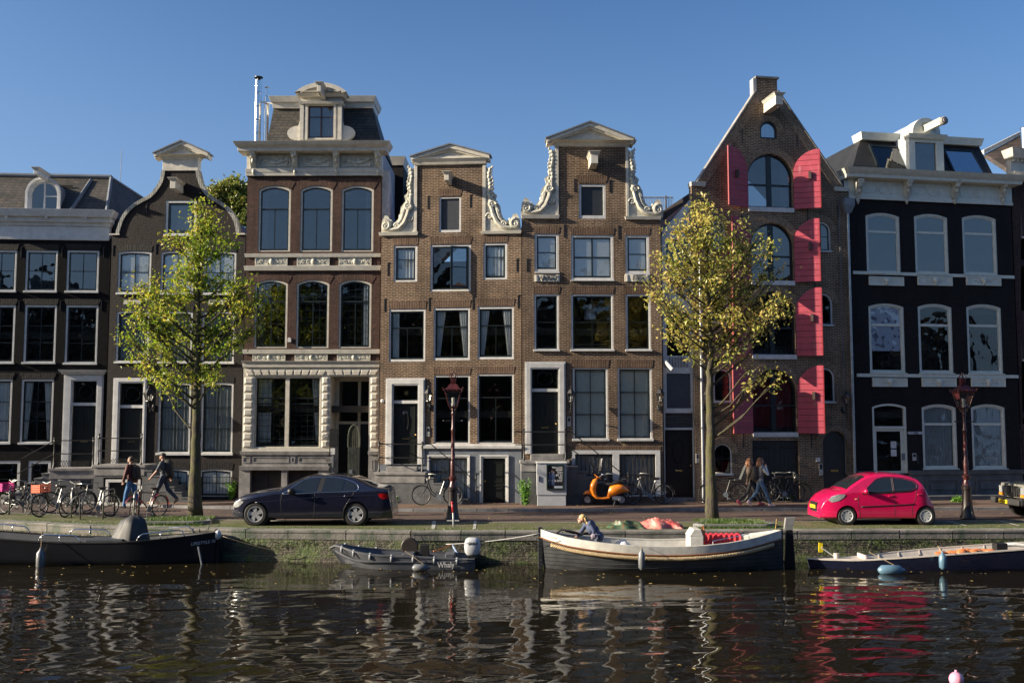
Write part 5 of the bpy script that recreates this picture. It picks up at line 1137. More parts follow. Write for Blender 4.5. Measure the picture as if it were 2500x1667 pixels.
o=d.build('door',doord,H.root);m=MB();m.box(cx-.14,cx+.14,.035,.05,z0+hgt*.38,z0+hgt*.38+.07);m.ball((a1-.08,.02,z0+hgt*.47),.035);m.build('handle',brass,o,smooth=True)
m=MB();m.box(.0,H.W,-.05,.2,-.1,op5[2]);m.build('threshold',stone,H.root)
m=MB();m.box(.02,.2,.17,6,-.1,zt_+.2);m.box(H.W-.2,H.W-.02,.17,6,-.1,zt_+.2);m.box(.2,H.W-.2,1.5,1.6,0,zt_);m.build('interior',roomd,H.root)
za_,zb_2=g(108,1152),g(302,880)
m=MB();m.prism([(za_[0]-.05,.1,za_[1]),(H.W+.1,.1,zb_2[1]),(H.W+.1,.1,zb_2[1]-.2),(za_[0]-.05,.1,za_[1]-.2)],(0,5,0));m.build('roof',tiles,H.root)
m=MB();m.plate([(za_[0]-.03,za_[1]-.0),(za_[0]+.3,za_[1]-.0),(H.W,g(302,960)[1]),(H.W,g(302,900)[1]),(za_[0]-.03,za_[1]+.12)],[],-.04,.12);m.build('barge_board',white2,H.root)
m=MB();m.plate([(za_[0]+.1,za_[1]-.02),(H.W,za_[1]-.02),(H.W,g(302,945)[1])],[],.02,.2);m.build('gable_board',white2,H.root)
cm_=empty('security_camera',H.world(*[h(118,540)[0]],-.1,0),H.ang,'white security camera on the frame above the blue grey hatch','camera');zc_=h(118,540)[1]
m=MB();m.tube([(0,0,zc_+.12),(.22,-.2,zc_-.2)],.075,10);m.build('housing',white2,cm_);m=MB();m.tube([(0.03,.1,zc_-.1),(.05,-.02,zc_-.05)],.03,6);m.build('arm',white2,cm_)
H=House(1699,36.35,2090,37.35,'tall pointed brick warehouse with arched openings and red wooden shutters',name='warehouse',cat='warehouse');H.holes=[]
g=lambda x,y:H.pt(zG,x,y);h=lambda x,y:H.pt(zH,x,y)
blkf=simple('black frame paint',(.014,.017,.02),.35)
main=[]
for(z,xa,ya,xb,yb,cu)in((zG,700,590,1012,960,'right'),(zG,722,1070,1018,1468,None),(zH,728,38,1030,472,None),(zH,732,578,1040,1012,'full')):
 u0,u1,z0,z1=H.rect(z,xa,ya,xb,yb);w=u1-u0;main.append((u0,u1,z0,z1));out=outl(u0,u1,z0,z1,w*.44,20)
 m=MB();m.plate(out,[outl(u0+.06,u1-.06,z0+.06,z1-.06,(w-.12)*.44,20)],.12,.2);cx=(u0+u1)/2;m.box(cx-.09,cx+.09,.115,.2,z0,z1-.05);zz=z0+(z1-z0)*.43;m.box(u0,u1,.11,.19,zz-.03,zz+.03)
 wd=m.build('window',blkf,H.root);m=MB();m.plate(outl(u0+.03,u1-.03,z0+.03,z1-.03,(w-.06)*.44,20),[],.16,.165);m.build('pane',paneu if z is zG else paneg,wd)
 m=MB();m.box(u0-.0,u1+.02,-.05,.14,z0-.17,z0);m.box(u0+.15,u0+.2,-.08,-.05,z0-.1,z0-.05);m.box(u1-.2,u1-.15,-.08,-.05,z0-.1,z0-.05);m.build('sill',white2,wd,bevel=.006)
 if cu:m=MB();(curtain(m,u1-.35,u1,z0,z1,.35,.03,.1)if cu=='right' else curtain(m,u0,u1,z0,z1,.5,.04,.3));m.build('curtain',simple('dark red curtain',(.22,.02,.025),.9)if cu=='full' else curt_w,wd,recalc=False)
 H.holes.append(outl(u0+.003,u1-.003,z0-.0,z1,w*.44,20))
 rad=(w*w/4+(w*.44)**2)/(2*w*.44);a=math.degrees(math.asin(min(1,w/2/rad)))
 m=MB();arch_bricks(m,cx,z1-rad,rad+.02,rad+.27,90-a,90+a,n=40,gap=.15);m.build('arch',arch_b,H.root)
small=[(zG,785,362,903,482,1),(zG,445,1055,543,1240,0),(zG,1150,1060,1275,1262,0),(zH,445,40,560,248,0),(zH,1165,48,1288,265,0),(zH,462,572,585,798,0),(zH,1178,565,1303,800,0),(zH,463,1092,590,1302,2)]
for(z,xa,ya,xb,yb,kd)in small:
 w_,(u0,u1,z0,z1),_=window(H,z,xa,ya,xb,yb,arch=9,case=.035 if kd else .05,cmat=blkf if kd==1 else white2,vb=()if kd==1 else(.5,),hb=()if kd==1 else(.5,),bw=.02,sash=.035,sill=.05 if kd!=1 else 0,glass_=paneu if z is zG else paneg);cx=(u0+u1)/2;r_=(u1-u0)/2
 m=MB();arch_bricks(m,cx,z1-r_,r_+.015,r_+.24,0,180,n=26);m.build('arch',arch_b,H.root)
d0=H.rect(zH,735,1068,1058,1482);d1=H.rect(zH,1226,1003,1396,1490)
H.holes+=[outl(d0[0],d0[1],.05,d0[3]),outl(d1[0],d1[1],.05,d1[3],9)]
cx=(d0[0]+d0[1])/2;m=MB();m.box(d0[0],cx-.006,.1,.16,.05,d0[3]);m.box(cx+.006,d0[1],.1,.16,.05,d0[3])
for i in range(12):x=d0[0]+(d0[1]-d0[0])*(i+.5)/12;m.box(x-.004,x+.004,.092,.101,.08,d0[3]-.02)
for sg in(-1,1):xx=d0[0]if sg<0 else d0[1];m.tube([(xx,.08,d0[3]-.25),(xx-sg*.65,.08,d0[3]-.25)],.03,6)
blkd=simple('worn black doors',(.018,.018,.018),.5,var=.4);m.build('double_door',blkd,H.root)
m=MB();m.plate(outl(d1[0],d1[1],.05,d1[3],9),[],.1,.16);m.box(d1[0],d1[1],.09,.1,d1[3]-.55,d1[3]-.5);o=m.build('arched_door',blkd,H.root);m=MB();cz=1.1;m.box((d1[0]+d1[1])/2-.15,(d1[0]+d1[1])/2+.15,.08,.1,cz,cz+.07);m.build('letter_slot',brass,o)
r_=(d1[1]-d1[0])/2;m=MB();arch_bricks(m,(d1[0]+d1[1])/2,d1[3]-r_,r_+.015,r_+.26,0,180,n=30);m.build('arch',arch_b,H.root)
sl=g(345,795);sr=g(1355,812);pk0,pk1=g(762,150),g(905,150);pt_=g(830,62)[1]
lx=g(290,830)[0];lx=max(0.004,lx)
outer=[(.004,-.3),(H.W-.004,-.3),(H.W-.004,sr[1]-.12),(sr[0]+.05,sr[1]-.12),sr,pk1,(pk1[0],pt_),(pk0[0],pt_),pk0,sl,(.004,sl[1]-.05)]
wall(H,outer,b_ware)
for(p,q,sg)in((sl,pk0,-1),(sr,pk1,1)):
 m=MB();p,q=Vector(p),Vector(q);t=(q-p).normalized();nn=Vector((t.y,-t.x))*(1 if sg<0 else-1);Ln=(q-p).length;k=int(Ln/.075)
 for i in range(k):
  a=p+t*(Ln*(i+.08)/k)+nn*.02;b=p+t*(Ln*(i+.9)/k)+nn*.02
  m.prism([(a.x,-.02,a.y),(b.x,-.02,b.y),(b.x+nn.x*.3,-.02,b.y+nn.y*.3),(a.x+nn.x*.3,-.02,a.y+nn.y*.3)],(0,.05,0))
 m.build('raking_course',arch_b,H.root)
m=MB()
for(p,q,sg)in((sl,pk0,-1),(sr,pk1,1)):
 p,q=Vector(p),Vector(q);t=(q-p).normalized();nn=Vector((-t.y,t.x))*(1 if sg<0 else-1);p2,q2=p+nn*.055,q+nn*.055
 m.prism([(p.x,-.04,p.y),(q.x,-.04,q.y),(q2.x,-.04,q2.y),(p2.x,-.04,p2.y)],(0,.4,0))
m.box(pk0[0]-.05,pk1[0]+.06,-.06,.34,pt_-.01,pt_+.06)
m.build('coping',stone,H.root)
m=MB();a=g(275,792)[0];m.taper(max(a,-.02),g(400,792)[0],-.07,.3,sl[1]-.1,sl[1]+.06,.02);m.taper(g(1298,820)[0],H.W+.05,-.07,.3,sr[1]-.2,sr[1]-.05,.02);m.box(pk0[0]-.14,pk0[0]+.0,.0,.3,pk0[1]-.1,pt_-.02);m.build('shoulder_stone',white,H.root,bevel=.006)
hx=g(832,250)[0];hoist(H,hx+.0,H.pt(zG,880,235,-.7)[1],0,1.1,white,.28,.34)
anchor(H,[g(660,470),g(1042,490),g(655,985),g(1115,1005),h(668,1070),h(1143,1075),g(1327,990),h(1165,0),h(1360,500)],l=.5)
shell(H,sl[1]-.3,10,b_dkred,tilesd,ridge=((pk0[0]+pk1[0])/2,pt_-2.2),rz0=sl[1]-1.3,rd=3.5,floors=(2.6,5.5,8.5,11.3))
m=MB();x=g(1330,900)[0];m.tube([(x,-.03,1),(x+.0,-.03,sr[1]-.5)],.012,5);m.build('cable',lead,H.root)
redm,nt,b=newmat('weathered red shutter paint')
c=mixc(nt,noise_fac(nt,2.2,detail=6,lo=.4,hi=.66),(.38,.052,.082),(.28,.046,.070));c=mixc(nt,noise_fac(nt,3,detail=6,lo=.60,hi=.78,mapping=(3,3,.5)),c,(.45,.17,.19));L(nt,c,b.inputs['Base Color']);b.inputs['Roughness'].default_value=.55
tc=N(nt,'ShaderNodeTexCoord');sp2=N(nt,'ShaderNodeSeparateXYZ');L(nt,tc.outputs['Object'],sp2.inputs[0])
for(u0,u1,z0,z1)in main:
 w=u1-u0;lw=w/2+.07;rise=w*.44
 for sg in(-1,1):
  za,zb2=z0-.04,z1+.17;m=MB();nb=11;st_=[]
  for i in range(nb):
   b0,b1=za+(zb2-za)*i/nb,za+(zb2-za)*(i+1)/nb-.016;n=5;low=[];
   def xw(zz):
    zc=zb2-rise-.1;
    if zz<zc:return 0.0
    return lw*(1-math.sqrt(max(0,1-min(1,(zz-zc)/(rise+.1))**2)))
   ra=[(xw(b0+(b1-b0)*k/n),b0+(b1-b0)*k/n)for k in range(n+1)]
   P=[(lw,b0),(lw,b1)]+ra[::-1]
   if ra[0][0]>lw-.02:continue
   m.prism([(-sg*0+(p[0]if sg>0 else-p[0]),-.03,p[1])for p in P],(0,.045,0))
  xj=u1+.02 if sg>0 else u0-.02;ang=R(-27)if sg>0 else R(22)
  s_=m.build('shutter',redm,H.root);s_.location=(xj,-.03,0);s_.rotation_euler=(0,0,ang)
  m=MB();zh=za+(zb2-za)*(.56 if sg>0 else .54);xh=lw*.62*sg;m.box(xh-.05,xh+.05,-.13,-.03,zh-.16,zh+.12);o=m.build('hasp',simple('rusty brown',(.06,.035,.03),.7),s_)
  m=MB();
  for zz in(za+.3,zb2-rise-.3):m.box(min(0,sg*lw*.8),max(0,sg*lw*.8),.016,.03,zz,zz+.06)
  m.box(min(sg*lw-.02,sg*lw+.02),max(sg*lw-.02,sg*lw+.02),-.035,.02,za,zb2-.02);m.build('strap',simple('dark red edge',(.25,.02,.03),.6),s_)
walllamp(H,zH,392,700,440,870,'black wall lantern on the brick behind the right tree trunk');walllamp(H,zH,1358,715,1412,880,'black wall lantern between the small arched window and the grey drainpipe')
panelbox(H,zH,338,1160,360,1225);panelbox(H,zH,1195,1228,1220,1310)
m=MB();a,b,c_,d_=H.rect(zH,1172,1188,1196,1215);m.box(a,b,-.1,0,c_,d_);m.build('alarm_box',white2,H.root)
zinc=simple('zinc pipe',(.42,.44,.46),.4,metal=.6,var=.3,scale=3)
def pipe(H,z,x,ytop,ybot,label,head=True,r=.05):
 u,zt=H.pt(z,x,ytop,-.1);zb=.06;e=empty('drainpipe',H.world(u,-.1,0),H.ang,label,'drainpipe');m=MB();m.tube([(0,0,zb),(0,0,zt)],r,10);
 for i in range(5):zz=zb+(zt-zb)*(i+.5)/5;m.lathe([(r+.012,zz),(r+.012,zz+.05)],n=10);m.box(-.01,.01,0,.12,zz+.01,zz+.04)
 m.build('pipe',zinc,e,smooth=40)
 if head:m=MB();m.add([(-.1,-.08,zt),(.1,-.08,zt),(.1,.08,zt),(-.1,.08,zt),(-.2,-.16,zt+.3),(.22,-.16,zt+.3),(.22,.1,zt+.3),(-.2,.1,zt+.3),(-.2,-.16,zt+.55),(.22,-.16,zt+.55),(.22,.1,zt+.55),(-.2,.1,zt+.55)],[(0,1,5,4),(1,2,6,5),(2,3,7,6),(3,0,4,7),(4,5,9,8),(5,6,10,9),(6,7,11,10),(7,4,8,11),(8,9,10,11),(3,2,1,0)]);m.build('hopper',lead,e)
 return e
pipe(H,zG,1396,1000,0,'grey zinc drainpipe with hopper head between the warehouse and the black right house')
pipe(H,zH,366,-200,0,'pale drainpipe at the left corner of the warehouse behind the tree',head=False)
HH6=H
H=House(2092,37.5,2497,38.75,'black brick house with cream window frames, lion head panels and a bracketed cornice, right');H.holes=[];H.lm=b_dark2
I=lambda x,y:H.pt(zI,x,y);J=lambda x,y:H.pt(zJ,x,y)
cream=simple('pale cream frame',(.62,.62,.54),.45,var=.15,scale=5)
starm,nt,b=newmat('star curtain');L(nt,mixc(nt,noise_fac(nt,7,detail=0,lo=.62,hi=.64),(.55,.56,.66),(.22,.22,.3)),b.inputs['Base Color']);b.inputs['Roughness'].default_value=.9
for i,(a,b,y0,y1)in enumerate(((367,632,800,1272),(747,1008,808,1278),(1122,1388,818,1285))):window(H,zI,a,y0,b,y1,arch=.13,case=.08,ct=.07,cb=.05,cmat=cream,smat=cream,vb=(),trans=.71,tw=.09,sill=.03,sash=.05,glass_=paneu)
for i,(a,b,y0,y1)in enumerate(((342,584,2,478),(680,912,5,480),(1013,1250,8,484))):window(H,zJ,a,y0,b,y1,arch=.13,case=.08,ct=.07,cb=.05,cmat=cream,smat=cream,vb=(),trans=.71,tw=.09,sill=.03,sash=.05,curt='upper' if i==0 else None,curtcol=starm)
for i,(a,b)in enumerate(((706,942),(1044,1276))):window(H,zJ,a,690,b,1132,arch=.13,case=.08,ct=.07,cb=.05,cmat=cream,smat=cream,vb=(),trans=.71,tw=.09,sill=.03,sash=.05,curt='full',curtcol=cu2)
u0,u1,z0,z1=H.rect(zJ,367,686,600,1165);zd=J(480,850)[1]
m=MB();m.plate(outl(u0-.003,u1+.003,z0,z1,.13),[outl(u0+.08,u1-.08,z0+.001,zd-.05),outl(u0+.08,u1-.08,zd+.05,z1-.08,.1)],.01,.14);dc=m.build('door_frame',cream,H.root,bevel=.006)
m=MB();m.plate(outl(u0+.08,u1-.08,z0,zd-.05),[outl(u0+.18,u1-.22,z0+.1,zd-.14)],.06,.11);dl=m.build('door',cream,H.root,bevel=.006);m=MB();m.box(u0+.1,u1-.1,.085,.09,z0+.05,z1-.2);m.build('pane',paneg,dl)
m=MB();m.box(u0+.75,u0+.98,.05,.055,z0+.95,z0+1.2);m.box(u0+.75,u0+.98,.05,.055,z0+.65,z0+.9);m.build('paper_notice',white2,dl);m=MB();m.box(u1-.2,u1-.1,.02,.06,z0+.5,z0+.75);m.build('letter_box',lead,dl)
H.holes.append(outl(u0,u1,z0+.01,z1,.13))
zpl=J(900,1140)[1];ztop=I(800,715)[1]
wall(H,[(.004,-.3),(H.W-.004,-.3),(H.W-.004,ztop),(.004,ztop)],b_dark2)
m=MB();a=u1+.02;zc_=zpl
for xa,xb in((.02,u0-.02),(a,H.W)):
 m.taper(xa,xb,-.12,0.0,zc_-.16,zc_,.02);m.box(xa,xb,-.06,0.0,-.1,zc_-.161);m.box(xa,xb,-.11,-.0,-.1,zc_-1.05)
for xa,xb in((720,950),(1060,1290)):p0,p1=J(xa,1200)[0],J(xb,1200)[0];m.plate(outl(p0,p1,zc_-.95,zc_-.3),[outl(p0+.1,p1-.1,zc_-.88,zc_-.38)],-.10,-.059);m.box(p0+.2,p1-.2,-.1,-.059,zc_-.72,zc_-.5)
m.build('stone_plinth',stoned,H.root,bevel=.006)
m=MB();m.box(a-.2,H.W,-.9,-.10,-.1,.22);m.build('front_step',stoned,H.root,bevel=.01)
for z,y0,y1,x0,x1 in((zI,1272,1296,262,1525),(zJ,486,508,255,1370)):a0,a1,b0,b1=H.rect(z,x0,y0,x1,y1);m=MB();m.box(max(a0,0),H.W,-.04,.0,b0,b1);m.build('string_course',cream,H.root)
for z,y0,y1,L_ in((zI,1300,1368,((385,655),(766,1034),(1146,1413))),(zJ,512,571,((361,597),(699,932),(1036,1267)))):
 for a,b in L_:
  p0,p1,q0,q1=H.rect(z,a,y0,b,y1);m=MB();m.box(p0,p1,-.05,0,q0,q1);m.plate(outl(p0,p1,q0,q1),[outl(p0+.05,p1-.05,q0+.05,q1-.05)],-.075,-.049);cx,cz=(p0+p1)/2,(q0+q1)/2
  m.ball((cx,-.08,cz+.03),.09,.06,.11,10,7);m.ball((cx,-.13,cz-.02),.045,.05,.04,8,5);m.ball((cx,-.08,cz-.1),.06,.04,.06,8,5)
  for sg in(-1,1):m.ball((cx+sg*.08,-.07,cz+.07),.04,.04,.06,6,5);[scroll(m,cx+sg*(.22+.14*q),cz,.06,1,start=q,sgn=sg,w=.018,y=-.055)for q in range(2)]
  m.build('lion_panel',cream,H.root,smooth=45)
zf0=I(800,715)[1];zf1=I(800,560)[1];zc1=H.pt(zI,800,470,-.5)[1]
m=MB();m.box(-.02,H.W+.02,-.05,.28,zf0,zf1);m.taper(-.03,H.W+.03,-.08,0,zf0,zf0+.1,.01);bx=[I(x,640)[0]for x in(302,684,1062,1436)]
for p,q in zip(bx,bx[1:]):
 c_=(p+q)/2;cz=(zf0+zf1)/2+.03;m.tube([(c_+.17*math.cos(t),-.06,cz+.17*math.sin(t))for t in[2*PI*i/20 for i in range(20)]],.02,6,closed=True)
 for sg in(-1,1):xa,xb=sorted((c_+sg*.26,c_+sg*((q-p)/2-.17)));m.plate(outl(xa,xb,cz-.16,cz+.16),[outl(xa+.025,xb-.025,cz-.135,cz+.135)],-.07,-.049)
m.build('frieze',cream,H.root)
for x in(302,684,1062,1436):bracket(H,zI,x,545,730,w=.2,d=.38)
hh=zc1-zf1;cornice(H,0,H.W,[(zf1-.02,zf1+hh*.35,.42,.02),(zf1+hh*.35,zf1+hh*.55,.46,.05),(zf1+hh*.55,zc1,.52,.1)],cream)
zr1=H.pt(zI,800,260,1.0)[1];zr2=H.pt(zI,800,198,.9)[1];xa0,xa1=I(262,455)[0]+.0,I(1385,490)[0];xb0,xb1=H.pt(zI,320,260,1.0)[0],H.pt(zI,1250,270,1.0)[0]
m=MB();m.add([(xa0,.1,zc1),(xa1,.1,zc1),(xb1,1.0,zr1),(xb0,1.0,zr1),(xa0-.5,8.5,zc1-.8),(xa1,8.5,zc1),(xb1,8,zr1),(xb0,8,zr1)],[(0,1,2,3),(1,5,6,2),(4,0,3,7),(5,4,7,6),(3,2,6,7)]);m.build('mansard_roof',slated,H.root)
m=MB();m.taper(xb0,xb1,.85,1.5,zr1,zr2,.08,dy=.08);m.build('upper_cornice',cream,H.root,bevel=.006)
for a,b in((412,668),(990,1245)):
 p0,p1=H.pt(zI,a,400,.6)[0],H.pt(zI,b,400,.6)[0];za,zb2=zc1+.12,zr1-.25;f=lambda z_:.1+(z_-zc1)*.9/(zr1-zc1);n_=Vector((0,-(zr1-zc1),.9)).normalized()*.07
 q=[Vector((p0,f(za),za)),Vector((p1,f(za),za)),Vector((p1-.1,f(zb2),zb2)),Vector((p0+.02,f(zb2),zb2))];c0=sum(q,Vector())/4;qi=[c0+(v-c0)*.88 for v in q];m=MB();m.grid([[v for v in q],[v+n_ for v in q],[v+n_ for v in qi],[v+n_*.5 for v in qi]],wrap=True);o=m.build('roof_window',sashd,H.root);m=MB();m.add([v+n_*.6 for v in qi],[(0,1,2,3)]);m.build('pane',paneu,o)
yD=-.02;u0,u1,d0,d1=H.rect(zI,703,215,974,472,yD);a0,a1,b0,b1=H.rect(zI,752,250,918,468,yD);zt_=H.pt(zI,830,62,yD)[1]
m=MB();m.plate(outl(u0,u1,zc1-.02,d1),[outl(a0,a1,zc1+.03,b1)],yD,yD+.2);m.taper(u0-.02,u1+.02,yD-.1,yD+.3,d1-.05,d1+.12,.08);dmr=m.build('dormer',cream,H.root,bevel=.008)
pa,pb=H.pt(zI,722,190,yD)[0],H.pt(zI,938,190,yD)[0];m=MB();op=outl(pa,pb,d1+.12,zt_,9,20);m.plate(op,[outl(pa+.18,pb-.18,d1+.25,zt_-.18,9,18)],yD-.08,yD+.5);m.plate(outl(pa+.1,pb-.1,d1+.12,zt_-.1,9,18),[],yD,yD+.4);m.build('dormer_pediment',cream,dmr,bevel=.008)
m=MB();n_=len(op);m.grid([[(p[0],yD+.3,p[1]-.02)for p in op[1:]+op[:1]],[(p[0],2.5,p[1]-.02)for p in op[1:]+op[:1]]]);m.box(u0+.03,u1-.03,yD+.21,1.6,zc1,d1+.1);m.build('dormer_cheeks',simple('pale grey cladding',(.3,.34,.38),.6),dmr)
m=MB();m.box(a0,a1,yD+.08,yD+.085,zc1,b1);m.build('pane',paneu,dmr)
cx=(a0+a1)/2;zz=d1+.3;e=MB();e.box(cx-.08,cx+.08,-1.15,.1,zz-.09,zz+.1);e.taper(cx-.09,cx+.09,-1.15,.1,zz+.1,zz+.16,.04);o=e.build('hoist_beam',cream,H.root,bevel=.006);m=MB();m.lathe([(.13,-.09),(.155,-.06),(.155,.06),(.13,.09)],(cx,-1.2,zz+.02),20,axis='y');m.lathe([(.08,-.13),(.08,.13)],(cx,-1.2,zz+.02),12,axis='y');m.build('pulley',stone,o,smooth=40)
sg_=H.rect(zJ,605,877,708,896);m=MB();m.box(sg_[0],sg_[1],-.03,0,sg_[2],sg_[3]);o=m.build('number_board',simple('grey board',(.45,.45,.48),.5),H.root);text(H,'546',(sg_[0]+sg_[1])/2,(sg_[2]+sg_[3])/2,.13,iron,'lettering',y=-.032,parent=o)
panelbox(H,zJ,636,1025,662,1075)
m=MB();a,b,c_,d_=H.rect(zJ,668,1035,680,1100);m.box(a,b,-.02,0,c_,d_);m.build('door_bell_strip',iron,H.root)
shell(H,zc1-.1,8.4,b_dkred,floors=(3.2,7.2,11))
HH7=H
H=House(2499,38.9,2720,39.8,'dark brown brick house cut by the right edge, tiled roof and cream cornice');H.holes=[];H.lm=b_brownS
X=lambda x,y:H.pt(zX,x,y)
for y0,y1 in((685,1010),(1690,2050),(2650,3000)):
 for dx in(0,330,660):w_,rc,_=window(H,zX,190+dx,y0,420+dx,y1,case=.07,cmat=white2,vb=(.5,),hb=(.5,));lintel(H,0,rc,.25,.05)
zt_=X(180,540)[1];wall(H,[(.004,-.3),(H.W,-.3),(H.W,zt_),(.004,zt_)],b_brown)
z1_=X(180,470)[1];z2_=X(180,270)[1]
m=MB();m.taper(-.0,H.W,-.25,.28,zt_,z1_,.12);m.box(.05,H.W,.02,.28,z1_,z1_+(z2_-z1_)*.62);m.taper(.0,H.W,-.2,.28,z1_+(z2_-z1_)*.62,z2_,.16)
m.build('cornice',white,H.root)
m=MB()
for i in range(20):m.box(.1+i*.16,.18+i*.16,-.1,.03,z1_+(z2_-z1_)*.5,z1_+(z2_-z1_)*.62)
m.build('dentils',white,H.root)
A_=H.pt(zX,-120,300,3);B_=H.pt(zX,209,100,3);sl_=(B_[1]-A_[1])/(B_[0]-A_[0]);zE2=B_[1]+sl_*(H.W-B_[0])*.6
m=MB();m.prism([(A_[0],.35,z1_-.3),(H.W,.35,z1_-.3),(H.W,3,zE2),(A_[0],3,A_[1])],(0,.15,-.1));m.build('roof',tilesd,H.root)
m=MB();m.prism([(A_[0]-.1,2.95,A_[1]-.02),(H.W,2.95,zE2-.02),(H.W,2.95,zE2+.16),(A_[0]-.1,2.95,A_[1]+.16)],(0,.2,0));m.build('verge',white,H.root)
m=MB();zz=H.pt(zX,75,140,3)[1];m.lathe([(.18,zz-1.2),(.18,zz),(.2,zz+.02),(0,zz+.1)],(H.pt(zX,75,140,3)[0],2,0),12);m.build('roof_vent',steel,H.root,smooth=40)
m=MB();zz=H.pt(zX,190,60,3)[1];m.lathe([(.08,zz-1.5),(.08,zz),(.12,zz),(.12,zz+.1),(0,zz+.1)],(H.pt(zX,190,60,3)[0],2,0),8);m.build('chimney_pot',iron,H.root)
anchor(H,[X(130,600),X(155,1130)]);shell(H,z1_,9,b_dkred)
def farhouse(x0,w,h,wallm,gab,y=-24):
 o=empty('opposite_house',(x0,y,0),0,'house on the near bank seen only as a dark mirror image in the window panes','house','houses of the near bank')
 m=MB();m.box(0,w,-8,0,-1,h);
 if gab:m.prism([(w*.12,0,h),(w*.88,0,h),(w*.62,0,h+2.6),(w*.38,0,h+2.6)],(0,-8,0))
 m.build('wall',wallm,o)
 for j in range(4):
  for i in range(3):
   xa=w*(.1+.29*i);za=1.2+j*3.1;m=MB();m.plate(outl(xa,xa+w*.2,za,za+2),[outl(xa+.1,xa+w*.2-.1,za+.1,za+1.9)],0,.05);m.build('window',white2,o)
 m=MB();m.taper(0,w,.0,.3,h-.4,h,.1);m.build('cornice',white,o)
rr=random.Random(4);x=-105
while x<80:
 w=rr.uniform(5,7);farhouse(x,w-.05,rr.uniform(12.5,17),rr.choice([b_dkred,b_brown,b_black]),rr.random()<.5);x+=w
m=MB();m.add([(-90,-13.5,-.02),(90,-13.5,-.02),(90,-60,-.02),(-90,-60,-.02)],[(0,1,2,3)]);m.build('near_bank_street',g_road,kind='structure')
barkm,nt,b=newmat('mossy bark')
c=mixc(nt,noise_fac(nt,8,detail=6,lo=.35,hi=.65,mapping=(1.5,1.5,.35)),(.085,.07,.048),(.03,.026,.02));c=mixc(nt,noise_fac(nt,2.5,detail=5,lo=.42,hi=.62),c,(.07,.07,.022))
L(nt,c,b.inputs['Base Color']);b.inputs['Roughness'].default_value=.9;bump(nt,b,noise_fac(nt,22,detail=6,lo=0,hi=1,mapping=(1.6,1.6,.3)),.9,.03)
def tree(name,base,D,blobs,zpx,trunk,leafm,nleaf,leafs,seed,label,cat='tree',group=None,twigs=150,depth=.9,base_r=.16,skew=None):
 rr=random.Random(seed);root=empty(name,base,0,label,cat,group);sc=D/F
 P=lambda x,y,d=0:at_y(*zpx(x,y),D+d)-Vector(base)
 T=[P(*t)for t in trunk];n=len(T);m=MB();T[0].z=-.05
 rad=[base_r*(1-.93*(i/(n-1))**.8)for i in range(n)];rad[0]*=1.25
 TT=[];RR=[]
 for i in range(n-1):
  for k in range(4):t=k/4;TT.append(T[i].lerp(T[i+1],t)+Vector((rr.gauss(0,.012),rr.gauss(0,.02),0)));RR.append(rad[i]+(rad[i+1]-rad[i])*t)
 TT.append(T[-1]);RR.append(rad[-1]);m.tube(TT,RR,12)
 br=MB();lv=MB();s0=1/abs(zpx(1,0)[0]-zpx(0,0)[0])if False else(zpx(1,0)[0]-zpx(0,0)[0])
 tot=sum(b[2]*b[3]for b in blobs);zs_=[t.z for t in TT]
 for bl in blobs:
  c=P(bl[0],bl[1]);rx,rz=bl[2]*s0*sc,bl[3]*s0*sc;ry=(rx+rz)/2*depth;nt_=max(2,int(twigs*bl[2]*bl[3]/tot));yo=rr.gauss(0,.35)if len(bl)<5 else bl[4]
  c=c+Vector((0,yo,0))
  za=max(zs_[0]+2.0,c.z-max(.35,(Vector((c.x,c.y)).length)*.95));i0=min(range(len(TT)),key=lambda i:abs(TT[i].z-za));a=TT[i0];mid=a.lerp(c,.5)+Vector((0,0,-.12*(c-a).length*.5));r0=min(RR[i0]*.55,.02+.02*rx+.012)
  L_=[a,a.lerp(mid,.5)+Vector((rr.gauss(0,.03),rr.gauss(0,.03),0)),mid,mid.lerp(c,.5)+Vector((rr.gauss(0,.05),rr.gauss(0,.05),.03)),c];br.tube(L_,[r0,r0*.8,r0*.65,r0*.5,r0*.35],6)
  for t_ in range(nt_):
   while True:
    q=Vector((rr.uniform(-1,1),rr.uniform(-1,1),rr.uniform(-1,1)))
    if .25<q.length<1:break
   e=c+Vector((q.x*rx,q.y*ry,q.z*rz));s=L_[rr.choice((2,3,4))];v=e-s;k1=s.lerp(e,.5)+Vector((rr.gauss(0,.05),rr.gauss(0,.05),-.05));rt=.010+.004*v.length;br.tube([s,k1,e],[rt,rt*.7,.004],4,caps=False)
   nl=int(nleaf/twigs*rr.uniform(.55,1.45));tip=e+v.normalized()*.12;w=rr.uniform(.10,.2)
   for l in range(nl):
    u=rr.random()**.7;p=(s.lerp(k1,u*2)if u<.5 else k1.lerp(tip,u*2-1));p=p+Vector((rr.gauss(0,w),rr.gauss(0,w),rr.gauss(0,w*.9)))
    leaf_quad(lv,p,rr.uniform(*leafs),rr)
 m.build('trunk',barkm,root,smooth=True);br.build('branches',barkm,root,smooth=True);lv.build('crown',leafm,root,merge=False,recalc=False)
 return root
leaf1=leafmat('green yellow leaves',[(.08,.16,.015),(.17,.28,.025),(.30,.37,.035),(.42,.42,.05),(.48,.36,.06)],.5)
leaf2=leafmat('yellow autumn leaves',[(.13,.19,.035),(.28,.32,.06),(.47,.44,.10),(.58,.48,.13),(.48,.31,.10)],.45)
leaf3=leafmat('far tree leaves',[(.07,.11,.02),(.14,.19,.03),(.24,.25,.05),(.28,.22,.05)],.35)
leafd=leafmat('dark tree leaves',[(.03,.05,.01),(.07,.08,.02),(.12,.10,.03)],.3)
b1=at_z(476,1258,.07);D1=b1.y
